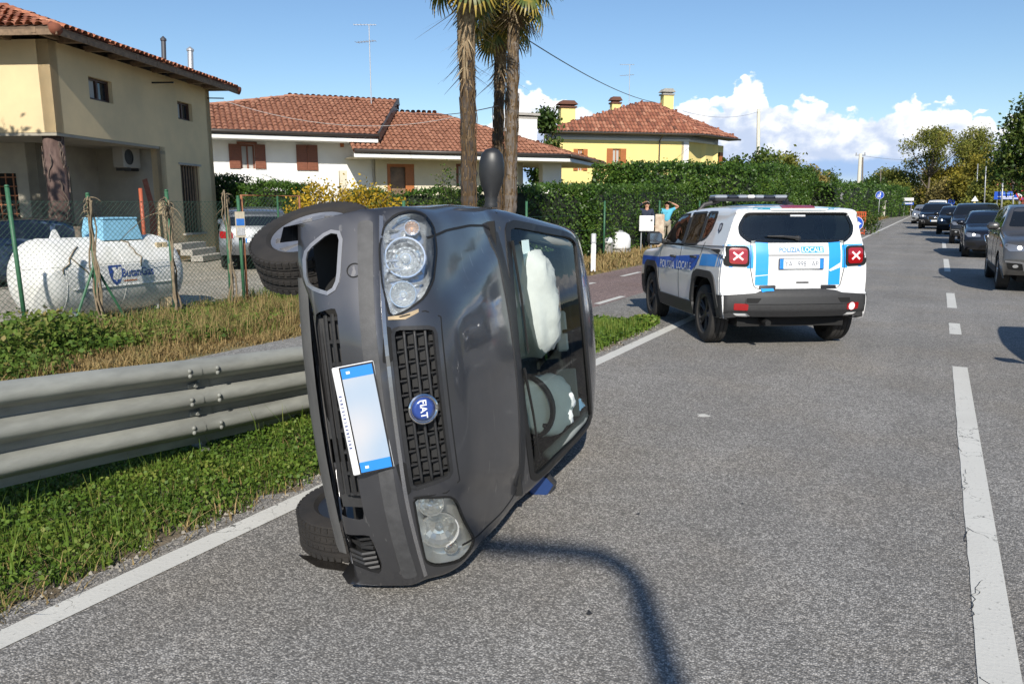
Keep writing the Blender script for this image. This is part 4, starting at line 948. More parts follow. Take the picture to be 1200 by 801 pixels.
def hedge(name, label, path, wd, hts, n, ls, m=None, cat='hedge', seed=0, core=True, group=None, droop=.18, tb=0.0):
    "path of (x,y); hts heights along it"
    m = m or M_HEDGE; r = np.random.default_rng(seed); P = np.asarray(path, float); seg = np.linalg.norm(np.diff(P, axis=0), axis=1); cs = np.concatenate([[0], np.cumsum(seg)]); Lt = cs[-1]
    t = r.uniform(0, Lt, n); x = np.interp(t, cs, P[:, 0]); y = np.interp(t, cs, P[:, 1]); H = np.interp(t, cs, hts)
    e_ = r.uniform(0, 1, n) < np.clip(2.2 * wd / (Lt + wd), .03, .4); t = np.where(e_, np.where(r.uniform(0, 1, n) < .5, r.normal(-.02, .08, n), Lt + r.normal(.02, .08, n)), t); x = np.interp(t, cs, P[:, 0]); y = np.interp(t, cs, P[:, 1]); H = np.interp(t, cs, hts)
    i = np.clip(np.searchsorted(cs, t) - 1, 0, len(seg) - 1); d = np.diff(P, axis=0)[i] / seg[i][:, None]; nn = np.stack([-d[:, 1], d[:, 0]], 1)
    # points near the surface of a box section
    per = r.uniform(0, 1, n); side = r.integers(0, 3, n); side = np.where(e_ & (r.uniform(0, 1, n) < .85), 3, side); o = np.where(side == 0, -1, np.where(side == 1, 1, r.uniform(-1, 1, n))); z = np.where((side < 2) | (side == 3), r.uniform(0, 1, n) ** .9, 1.0)
    Q = np.stack([x, y, z * H], 1); b = 1 + .16 * fnoise(Q, 1.5 / max(wd, .5), seed + 1) + .10 * fnoise(Q, 5.0, seed + 2) + r.normal(0, .05, n)
    edge = 1 - .18 * np.clip((z - .8) / .2, 0, 1) * (side < 2)
    off = o * wd / 2 * b * edge + r.normal(0, .03, n); zz = z * H * np.where(side == 2, 1 + (b - 1) * .45, 1.0)
    ov_ = np.where(t < 0, t, np.where(t > Lt, t - Lt, 0)); x = x + d[:, 0] * ov_; y = y + d[:, 1] * ov_
    C = np.stack([x + nn[:, 0] * off, y + nn[:, 1] * off, zz + r.normal(0, ls * .3, n)], 1)
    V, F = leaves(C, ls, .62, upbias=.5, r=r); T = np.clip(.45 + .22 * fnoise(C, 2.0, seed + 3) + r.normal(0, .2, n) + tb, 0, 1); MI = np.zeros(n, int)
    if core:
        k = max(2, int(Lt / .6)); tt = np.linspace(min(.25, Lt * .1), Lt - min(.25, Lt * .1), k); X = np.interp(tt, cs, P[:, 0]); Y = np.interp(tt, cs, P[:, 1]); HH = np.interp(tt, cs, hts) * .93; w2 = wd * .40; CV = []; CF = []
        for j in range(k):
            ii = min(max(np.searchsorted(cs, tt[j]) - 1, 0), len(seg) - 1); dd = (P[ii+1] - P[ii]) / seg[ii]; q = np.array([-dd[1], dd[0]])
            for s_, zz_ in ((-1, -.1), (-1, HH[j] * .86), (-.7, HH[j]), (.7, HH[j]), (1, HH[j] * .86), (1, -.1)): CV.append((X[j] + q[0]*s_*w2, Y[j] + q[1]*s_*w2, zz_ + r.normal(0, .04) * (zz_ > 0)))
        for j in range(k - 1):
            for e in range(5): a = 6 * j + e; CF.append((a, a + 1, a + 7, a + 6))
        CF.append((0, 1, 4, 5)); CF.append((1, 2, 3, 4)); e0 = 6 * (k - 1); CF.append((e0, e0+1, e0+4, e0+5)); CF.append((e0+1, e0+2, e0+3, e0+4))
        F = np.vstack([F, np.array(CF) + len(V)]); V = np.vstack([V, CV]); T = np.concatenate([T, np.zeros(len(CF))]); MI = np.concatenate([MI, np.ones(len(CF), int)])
    o_ = mesh_obj(name, V, F, m, tone=T, mats=[m, M_HCORE], midx=MI); tag(o_, label, cat, group); return o_
def tree(name, label, base, H, blobs, n, ls, m, trunk=.16, seed=0, group=None, cat='tree', lean=(0, 0), fill=.75):
    "blobs: (dx,dy,z,rx,rz) crown clumps"
    r = np.random.default_rng(seed); root = empty(name, base, 0, label, cat, group); B = np.array(blobs, float); b0 = np.asarray(base, float)
    g = G(); zt = B[:, 2].max(); pts = [np.array([lean[0] * t, lean[1] * t, zt * t * .95]) + (r.normal(0, .05 * trunk * 6, 3) * [1, 1, 0] if 0 < t < 1 else 0) for t in np.linspace(0, 1, 7)]
    g.tube(pts, [trunk * (1.25 if i == 0 else 1 - .13 * i) for i in range(7)], 9)
    for k in range(len(B)):
        s_ = pts[min(5, 1 + int(5 * B[k, 2] / zt * .6))]; e = B[k, :3]; mid = (s_ + e) / 2 + r.normal(0, .2, 3)
        g.tube([s_, mid, e], [trunk * .5, trunk * .32, trunk * .1], 6)
        for q in range(4): e2 = e + r.normal(0, .6, 3) * [B[k, 3], B[k, 3], B[k, 4]]; g.tube([mid * .4 + e * .6, (e + e2) / 2 + r.normal(0, .1, 3), e2], [trunk * .2, trunk * .12, trunk * .04], 4)
    g.build('trunk', M_BARK, root, smooth=True)
    vol = B[:, 3] ** 2 * B[:, 4]; pk = r.choice(len(B), n // 7, p=vol / vol.sum()); d = r.normal(size=(len(pk), 3)); d /= np.linalg.norm(d, axis=1)[:, None]; rad = r.uniform(.35, 1, len(pk)) ** fill
    C = B[pk, :3] + d * rad[:, None] * np.stack([B[pk, 3], B[pk, 3], B[pk, 4]], 1)
    C = np.repeat(C, 7, 0) + r.normal(0, ls * 1.1, (len(C) * 7, 3)); 
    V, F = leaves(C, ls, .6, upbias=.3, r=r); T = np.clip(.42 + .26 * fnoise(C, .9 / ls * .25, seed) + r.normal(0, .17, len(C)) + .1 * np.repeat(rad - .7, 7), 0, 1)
    o_ = mesh_obj('crown', V, F, m, root, tone=T); return root

gh = lambda *a: tuple(gnd(*a)[:2])
pA, pB, pC = at(245, 250, 23)[:2], at(430, 250, 21.5)[:2], at(600, 250, 22)[:2]
hedge('hedge', 'clipped green hedge in front of the white villa, left of the yellow bush', [at(262, 250, 27.5)[:2], at(350, 250, 25.5)[:2]], 1.1, [2.25, 2.2], 16000, .085, seed=51, group='clipped garden hedges')
hedge('hedge', 'dark green hedge in front of the white villa behind the palm trunks', [at(420, 250, 21.6)[:2], at(520, 250, 22)[:2], pC, (-9.9, 22.5)], 1.1, [1.95, 2.0, 2.05, 2.05], 19000, .085, seed=52, group='clipped garden hedges')
hedge('hedge', 'dark bushy hedge standing in the shade beside the ochre house', [at(246, 250, 27.2)[:2], at(282, 250, 26.8)[:2]], 1.3, [2.45, 2.4], 6000, .085, seed=53, tb=-.25, group='clipped garden hedges')  # leaf tone lowered, so the shade is put into the colour
hedge('hedge', 'long waist high green hedge along the bike path behind the green fence posts', [(-9.9, 22), (-10.0, 34), (-10.0, 48)], 1.1, [2.0, 2.25, 2.5], 42000, .085, seed=54, group='clipped garden hedges')
hedge('hedge', 'tall broad green hedge in front of the yellow house', [at(722, 250, 33)[:2], at(850, 250, 39)[:2], at(905, 250, 52)[:2], at(940, 250, 66)[:2]], 2.4, [3.0, 3.2, 3.9, 3.8], 88000, .14, seed=55, group='clipped garden hedges')
hedge('hedge', 'dense dark hedge behind the concrete pole and the grey sign', [at(960, 250, 60)[:2], at(1052, 250, 105)[:2]], 2.4, [3.1, 3.6], 17000, .2, seed=56, group='clipped garden hedges')
# yellow shrub: two lobes of golden leaves over green
for k, (px, D, w_, h_, lb) in enumerate(((375, 19.3, 1.5, 2.2, 'golden yellow leafy bush in front of the villa above the upturned car tyre'), (428, 20.2, 1.5, 2.1, 'smaller golden bush beside the bigger yellow bush above the overturned car'))):
    p = at(px, 250, D)
    tree('shrub', lb, (p[0], p[1], 0), 2.2, [(0, 0, 1.5, .75, .65), (-.5, .2, 1.35, .6, .55), (.55, .1, 1.4, .6, .6), (.1, 0, .8, .9, .7), (.6, .3, 1.9, .25, .3), (-.3, .1, 1.95, .3, .3)], 5200, .085, M_YEL, .05, 60 + k, 'yellow bushes', 'bush')
p = at(530, 250, 19.5); tree('shrub', 'loose willowy green shrub between the villa door and left palm', (p[0], p[1], 0), 2.4, [(0, 0, 1.7, .5, .7), (.45, 0, 1.4, .5, .6), (-.4, .1, 1.4, .5, .6), (-.2, 0, 2.2, .25, .35)], 1900, .07, M_TREEC, .03, 63, None, 'bush')
# trees beyond the tall hedge, left of the road
for k, (px, ty, D, wp, m_, lb) in enumerate((
    (893, 181, 60, 46, M_TREEC, 'rounded green tree right behind the tall hedge'), (918, 184, 66, 36, M_TREEA, 'olive green tree between the tall hedge and the dark tree'),
    (947, 200, 72, 30, M_TREED, 'brownish tree above the police car roof'), (968, 204, 80, 34, M_TREEC, 'dark green tree left of the concrete pole'), (1022, 211, 112, 44, M_TREEC, 'low green tree behind the round blue signs'),
    (1043, 199, 128, 34, M_TREEA, 'olive tree beyond the white direction boards at the road bend'), (860, 190, 55, 30, M_TREEC, 'small green treetop above the tall hedge beside the yellow house'), (640, 140, 48, 16, M_TREEC, 'dark conifer top between the villa chimney and the yellow house'))):
    zt = EYE[2] + (238 - ty) * D / 914; rw = wp * D / 914 / 2; p = at(px, 240, D); b = r_ = np.random.default_rng(70 + k)
    bl = [(0, 0, zt - rw * .6, rw * .75, rw * .6)] + [(b.normal(0, rw * .45), b.normal(0, rw * .45), zt * b.uniform(.3, .8), rw * b.uniform(.5, .75), rw * b.uniform(.4, .7)) for _ in range(7)]
    tree('tree', lb, (p[0], p[1], 0), zt, bl, 7000, .2 + D * .0012, m_, .18, 80 + k, 'trees beyond the hedges')
# trees closing the road
for k, (px, ty, D, wp, m_, lb, open_) in enumerate((
    (1086, 152, 118, 54, M_TREEA, 'tall airy tree, left of the two high trees at the road end', 1),
    (1134, 152, 122, 52, M_TREEA, 'tall airy tree, right of the two high trees at the road end', 1),
    (1062, 200, 125, 56, M_TREEA, 'broad olive tree below the left one of the two high trees', 0), (1090, 197, 132, 46, M_TREED, 'brownish tree straight above the end of the car queue', 0),
    (1118, 195, 118, 46, M_TREEB, 'golden green tree below the gap between the two high trees', 0), (1143, 185, 104, 48, M_TREEB, 'golden tree behind the thin lamp posts on the right', 0),
    (1163, 196, 84, 40, M_TREEA, 'olive tree behind the blue direction board', 0), (1105, 212, 108, 40, M_TREED, 'small brown bush under the golden tree above the dark cars', 0), (1048, 218, 116, 40, M_TREEA, 'low bush beside the white direction boards', 0), (1188, 180, 96, 60, M_TREEA, 'broad tree behind the red house', 0))):
    zt = EYE[2] + (238 - ty) * D / 914; rw = wp * D / 914 / 2; p = at(px, 240, D); b = np.random.default_rng(90 + k)
    if open_: bl = [(b.normal(0, rw * .6), b.normal(0, rw * .5), zt - rw * b.uniform(.3, 1.5), rw * .42, rw * .36) for _ in range(13)] + [(0, 0, zt - rw * .35, rw * .6, rw * .35)]
    else: bl = [(0, 0, zt - rw * .5, rw * .6, rw * .5)] + [(b.normal(0, rw * .55), b.normal(0, rw * .4), zt * b.uniform(.2, .85), rw * b.uniform(.4, .6), rw * b.uniform(.35, .55)) for _ in range(9)]
    tree('tree', lb, (p[0], p[1], 0), zt, bl, 11500 if not open_ else 7500, .36 if not open_ else .30, m_, .22, 110 + k, 'trees at the end of the road')
p = at(1212, 240, 34); bl = [(0, 0, 4.7, 1.3, 1.1), (-.8, 0, 3.9, 1.0, .9), (.9, .3, 4.2, 1.2, 1.0), (-1.1, .4, 3.0, .8, .7), (-.2, -.3, 5.7, .8, .7), (-.6, .2, 5.0, .9, .7), (.5, 0, 3.1, 1.2, .9), (-.35, .1, 2.4, .6, .5), (-1.45, .2, 3.6, .5, .5)]
tree('tree', 'leafy dark green tree at the right roadside, nearest of the trees', (p[0], p[1], 0), 6.5, bl, 12000, .17, M_TREEC, .16, 131)
# tree out of the picture whose shade lies over the ochre house and the yard
for k, (q, H_) in enumerate((((-15.9, 4.4), 7.2), ((-18.6, 4.0), 8.4), ((-5.4, -6.0), 7.0))):
    bl = [(rng.normal(0, 1.0), rng.normal(0, 1.0), H_ * rng.uniform(.5, 1), 1.3, 1.1) for _ in range(9)]
    tree('tree', ['leafy garden tree in the yard, shading the ochre house', 'big garden tree shading the front of the ochre house', 'roadside tree behind the viewer'][k], (q[0], q[1], 0), H_, bl, 5200, .22, M_TREEC, .2, 140 + k, 'garden trees out of view') if k < 2 else None

# ------------------------------------------------------------------ palms
M_PALM = mat('palm_green', leaf=.25, rough=.45, spec=.4, tone=[(.015, .035, .012), (.04, .075, .02), (.09, .13, .03), (.42, .30, .05)])
M_PDRY = mat('palm_dry', leaf=.2, rough=.8, spec=.1, tone=[(.12, .08, .045), (.24, .17, .10), (.36, .27, .17), (.42, .34, .22)])
M_PTR = mat('palm_trunk', (.030, .023, .019), .95, col2=(.085, .066, .052), vs=13, bump=1.0, bs=16, stretch=(1, 1, .5))
M_PTR2 = mat('palm_trunk_pale', (.075, .062, .052), .95, col2=(.20, .165, .135), vs=13, bump=1.0, bs=16, stretch=(1, 1, .4))
def fan_mesh(name, R_=.62, nseg=26, droop=.28, m=None, tone=.5, seed=0):
    r = np.random.default_rng(seed); V = []; F = []; T = []
    for k in range(nseg):
        a = R(-140 + 280 * k / (nseg - 1)); L = R_ * (.72 + .28 * math.cos(a * .55)) * r.uniform(.9, 1.05); da = R(5.6); b = len(V)
        for t, wd in ((.04, .5), (.5, 1.0), (.78, .7), (1.0, .1)):
            for s_ in (-1, 1):
                aa = a + s_ * da * wd * (.55 / max(t, .5)); V.append((math.cos(aa) * L * t, math.sin(aa) * L * t, -droop * t ** 3 * L + (.012 if s_ > 0 else 0)))
        for j in range(3): F.append((b + 2*j, b + 2*j + 1, b + 2*j + 3, b + 2*j + 2)); T.append(float(np.clip(tone + r.normal(0, .1) + (.25 if j == 2 and tone > .2 else 0), 0, 1)))
    me_o = mesh_obj(name, V, np.array(F), m or M_PALM, tone=T); return me_o
_fans = []
for k, (tn, m_) in enumerate(((.30, M_PALM), (.45, M_PALM), (.72, M_PALM), (.5, M_PDRY))):
    o = fan_mesh('frond', droop=.25 + .1 * k, m=m_, tone=tn, seed=k); _fans.append(o.data); bpy.data.objects.remove(o)
def palm(label, px, D, ybase, ytop, wpx, mtr, seed, skirt=0.9, nf=26, lean=0.0, top_px=None):
    r = np.random.default_rng(seed); b = at(px, ybase, D); t_ = at(top_px or px, ytop, D); H = float(t_[2]); rad = wpx * D / 914 / 2
    root = empty('palm_tree', (b[0], b[1], 0), 0, label, 'palm tree', 'tall fan palms in the villa garden'); g = G(); k = 64; dx = t_[:2] - b[:2]
    pts = [np.array([*(dx * (i / (k - 1)) ** 1.3), H * i / (k - 1)]) + np.array([*r.normal(0, .008, 2), 0]) for i in range(k)]
    g.tube(pts, [rad * (1.06 - .16 * i / k) * (1 + .07 * math.sin(i * 2.4) + r.normal(0, .035)) for i in range(k)], 14); g.build('trunk', mtr, root, smooth=True)
    # fibrous old leaf bases
    n = 3200; zz = r.uniform(.2, H, n); a = r.uniform(0, 6.28, n); i_ = np.clip((zz / H * (k - 1)).astype(int), 0, k - 2); ctr = np.array(pts)[i_]
    P = np.stack([ctr[:, 0] + np.cos(a) * rad * 1.0, ctr[:, 1] + np.sin(a) * rad * 1.0, zz], 1); V, F = blades(P, -.20, .010, .5, hd=a, r=r)
    o = mesh_obj('trunk_fibre', V, F, M_PDRY, root, tone=np.clip(r.uniform(-.3, .6, len(F)) * np.clip(.3 + zz.repeat(2)[:len(F)] / H, 0, 1), 0, 1)); o['kind'] = 'stuff'
    g = G()
    for q in range(7):                                    # clinging stems
        z0 = r.uniform(.3, 1.5); a0 = r.uniform(0, 6.28); pp_ = []
        for j in range(14): z_ = z0 + j * .24; a0 += r.normal(0, .25); ii = min(k - 1, int(z_ / H * (k - 1))); pp_.append(pts[ii] * [1, 1, 0] + np.array([math.cos(a0) * rad * 1.12, math.sin(a0) * rad * 1.12, z_]))
        g.tube([p_ for p_ in pp_ if p_[2] < H], .009, 4)
    g.build('creeper_stem', M_PDRY, root)
    tp = pts[-1]
    if skirt:
        n = 900; zz = H - r.uniform(-.1, skirt, n); a = r.uniform(0, 6.28, n); P = np.stack([tp[0] + np.cos(a) * rad * 1.1, tp[1] + np.sin(a) * rad * 1.1, zz], 1); V, F = blades(P, -r.uniform(.3, .75, n), .02, .55, hd=a, r=r)
        o = mesh_obj('dead_skirt', V, F, M_PDRY, root, tone=np.clip(r.uniform(.2, 1, len(F)), 0, 1)); o['kind'] = 'stuff'
    for q in range(nf):
        a = 2.4 * q + r.normal(0, .15); elv = R(78 - 118 * q / (nf - 1)); L = r.uniform(.75, 1.0); d = np.array([math.cos(a) * math.cos(elv), math.sin(a) * math.cos(elv), math.sin(elv)])
        droop_ = np.array([0, 0, -.12]); e = tp + d * L * .62 + droop_; mi_ = 0 if q < nf * .3 else (1 if q < nf * .7 else 2)
        mm = _fans[mi_]; o = bpy.data.objects.new('frond', mm); COL.objects.link(o); o.parent = root
        x = d * .85 + np.array([0, 0, -.35]); x /= np.linalg.norm(x); y = np.cross([0, 0, 1.0], x); y /= np.linalg.norm(y); z_ = np.cross(x, y); s_ = r.uniform(.72, .95)
        Mx = Matrix(((x[0]*s_, y[0]*s_, z_[0]*s_, e[0]), (x[1]*s_, y[1]*s_, z_[1]*s_, e[1]), (x[2]*s_, y[2]*s_, z_[2]*s_, e[2]), (0, 0, 0, 1))); o.matrix_basis = Mx
        g = G(); g.tube([tp + d * .05, tp + d * L * .35, e], [.022, .016, .012], 5); s2 = g.build('stalk', M_PALM, o); s2.matrix_parent_inverse = Mx.inverted()
        a_ = s2.data.attributes.new('tone', 'FLOAT', 'FACE'); a_.data.foreach_set('value', np.full(len(s2.data.polygons), .6, dtype=np.float32))
palm('thick shaggy palm trunk, left of the three, crown cut off by the picture top', 551, 14, 260, -44, 18.5, M_PTR, 151, 1.5, 20, top_px=545)
palm('slim dark palm in the middle, with a brown skirt of dead leaves', 582, 17, 260, 16, 12.5, M_PTR, 152, 1.0, 24, top_px=587)
palm('pale grey palm trunk on the right of the three, bearing the highest green fans', 597, 16, 280, -20, 14, M_PTR2, 153, .3, 22, top_px=603)

# ------------------------------------------------------------------ fences
M_GRN = mat('fence_green', (.035, .12, .06), .55, var=.2, vs=20)
M_GWIRE = mat('wire_green', (.03, .075, .05), .6)
M_TWIG = mat('dry_twig', (.20, .155, .10), .9, var=.3, vs=20)
def chainlink(name, p0, p1, z0, z1, cell, r_, parent, m):
    p0 = np.array([*p0, 0.]); p1 = np.array([*p1, 0.]); u = p1 - p0; L = np.linalg.norm(u); u /= L; n = np.cross(u, _z); H = z1 - z0; segs = []
    for s_ in (1, -1):
        for c in np.arange(-H, L, cell):
            a0, a1 = max(0, c), min(L, c + H)
            if a1 <= a0: continue
            za, zb = (a0 - c, a1 - c) if s_ > 0 else (H - (a0 - c), H - (a1 - c))
            segs.append((p0 + u * a0 + _z * (z0 + za) + n * r_ * s_, p0 + u * a1 + _z * (z0 + zb) + n * r_ * s_))
    for zz in (z0 + H * .5, z1 - .01, z0 + .03): segs.append((p0 + _z * zz, p1 + _z * zz))
    S = np.array(segs); d = S[:, 1] - S[:, 0]; d /= np.linalg.norm(d, axis=1)[:, None]; w_ = np.cross(d, n[None]); V = []
    for e in (0, 1):
        for k in range(3): a = 2.094 * k; V.append(S[:, e] + r_ * (math.cos(a) * n[None] + math.sin(a) * w_))
    V = np.stack(V, 1).reshape(-1, 3); b = (np.arange(len(S)) * 6)[:, None]
    F = np.concatenate([b + np.array([[0, 1, 4, 3]]), b + np.array([[1, 2, 5, 4]]), b + np.array([[2, 0, 3, 5]])], 1).reshape(-1, 4)
    o = mesh_obj(name, V, F, m, parent, world=True); o['kind'] = 'stuff'; return o
FX = -9.8
def yard_fence():
    root = empty('fence', (FX, 6.5, 0), 0, 'green wire mesh fence on thin green posts in front of the gas tank', 'fence')
    chainlink('wire_mesh', (FX, 2.0), (FX, 8.72), 0.0, 1.68, .072, .0026, root, M_GWIRE)
    for (px, zt, ln) in ((15, 1.84, -.04), (104, 1.76, 0), (196, 1.82, .0), (263, 1.72, .03), (279, 1.74, 0), (-60, 1.8, 0)):
        y = float(onX(px, 260, FX)[1]); g = G(); g.tube([(FX + .03, y, -.1), (FX + .03, y + ln, zt)], .026, 8); g.lathe([(.03, 0), (.026, .02), (.0, .03)], (FX + .03, y + ln, zt), (0, 0, 1), 8); g.build('post', M_GRN, root, world=True, smooth=True)
    y = float(onX(104, 260, FX)[1])
    for s_ in (-1, 1):
        g = G(); g.tube([(FX + .03, y, .85), (FX + .05, y + s_ * .42, -.03)], .018, 6); g.build('brace', M_GRN, root, world=True)
yard_fence()
def dry_vine(px, label, seed, top, spread):
    r = np.random.default_rng(seed); y = float(onX(px, 260, FX)[1]); root = empty('dead_vine', (FX + .06, y, 0), 0, label, 'vine', 'dead vines climbing the fence posts'); g = G()
    for k in range(5):
        p = np.array([FX + .06 + r.normal(0, .02), y + r.normal(0, .03), 0.0]); pts = [p]
        while pts[-1][2] < top - .05: pts.append(pts[-1] + [r.normal(0, .025), r.normal(0, .03), r.uniform(.1, .2)]); pts[-1][1] += (y - pts[-1][1]) * .3; pts[-1][0] += (FX + .06 - pts[-1][0]) * .3
        g = G(); g.tube(pts, np.linspace(.017, .009, len(pts)), 6); g.build('stem', M_TWIG, root, world=True, smooth=True)
    g = G()
    for k in range(int(16 * spread) + 4):
        a = r.uniform(-1, 1); p = np.array([FX + .06, y, top + r.uniform(-.25, .02)]); pts = [p]; d = np.array([r.normal(0, .3), a, r.uniform(0, .8)]); L = r.uniform(.03, .075) * (1 + spread * (r.uniform() < .15) * 2.0)
        for j in range(6): pts.append(pts[-1] + d * L * .6); d = d + np.array([0, 0, -.28]) + r.normal(0, .15, 3)
        g.tube(pts, np.linspace(.010, .004, 7), 5)
    g.build('twigs', M_TWIG, root, world=True, smooth=True)['kind'] = 'stuff'
dry_vine(104, 'dried pale vine with a tuft of twigs on the left post over the tank', 161, 1.70, .6)
dry_vine(196, 'dried vine with long drooping twigs on the post at the tank end', 162, 1.66, .9)
dry_vine(263, 'bare crooked dry stem on the post left of the notice', 163, 1.78, .2)
def gate():
    y0, y1 = float(onX(281, 260, FX)[1]), float(onX(352, 260, FX)[1]); root = empty('gate', (FX, y0, 0), 0, 'mesh garden gate with a rusty top rail beside the fence notice', 'gate')
    zt = float(onX(300, 229, FX)[2])
    g = G(); g.tube([(FX, y0 + .06, .1), (FX, y0 + .06, zt), (FX, y1, zt), (FX, y1, .1)], .02, 8); g.build('frame', M_RUST, root, world=True, smooth=True)
    chainlink('wire_mesh', (FX, y0 + .07), (FX, y1 - .02), .12, zt - .03, .08, .0024, root, M_GWIRE)
    ym = y0 + (y1 - y0) * .62; g = G(); g.cyl((FX, ym, .1), (FX, ym, zt), .018, n=8); g.build('upright', M_GRN, root, world=True)
gate()
def notice():
    p0, p1 = onX(276, 248, FX + .08), onX(287, 278, FX + .08); root = empty('notice', (FX + .08, (p0[1] + p1[1]) / 2, 1.3), 0, 'small faded notice with a blue panel fixed to the fence post by the gate', 'sign')
    c = (p0 + p1) / 2; hw = abs(p1[1] - p0[1]); hh = p0[2] - p1[2]; u = np.array([.25, .97, 0]); u /= np.linalg.norm(u); n = np.cross(u, _z)
    g = G(); g.obox(c, u, n, _z, (hw, .012, hh)); g.build('board', mat('notice_pale', (.55, .48, .36), .7, var=.15, vs=30), root, world=True)
    for dz, h_, m_ in ((.10, .26, mat('notice_blue', (.04, .18, .55), .5, var=.1, vs=30)), (-.27, .3, mat('notice_grey', (.5, .5, .5), .6, var=.3, vs=60))):
        g = G(); g.obox(c + n * .008 + _z * dz * hh, u, n, _z, (hw * .85, .006, h_ * hh)); g.build('panel', m_, root, world=True)
notice()
for k in range(2):
    g = G(); q = onX(184 + k * 7, 270, FX - .8); g.box((q[0], q[1], .5), (.05, .09, 1.1), bev=.006); tag(g.build('stake', mat('pale_wood', (.50, .40, .25), .8, var=.15, vs=15)), ['pale wooden stake standing just behind the fence right of the tank, the left of two', 'pale wooden stake standing just behind the fence right of the tank, the right of two'][k], 'stake', 'pale wooden stakes')
def path_fence():
    root = empty('fence', (-9.2, 25, 0), 0, 'low green wire fence with tall thin posts in front of the long hedge', 'fence')
    for Y, zt in ((17.6, 1.7), (22.9, 1.72), (28.4, 1.75), (34, 1.75), (40, 1.75), (12.4, 1.7)):
        g = G(); g.tube([(-9.2, Y, -.05), (-9.2, Y, zt)], .032, 8); g.build('post', M_GRN, root, world=True, smooth=True)
    for z in (.4, .85, 1.3):
        g = G(); g.tube([(-9.2, 12.4, z), (-9.2, 40, z)], .004, 4); g.build('wire', M_GWIRE, root, world=True)
path_fence()

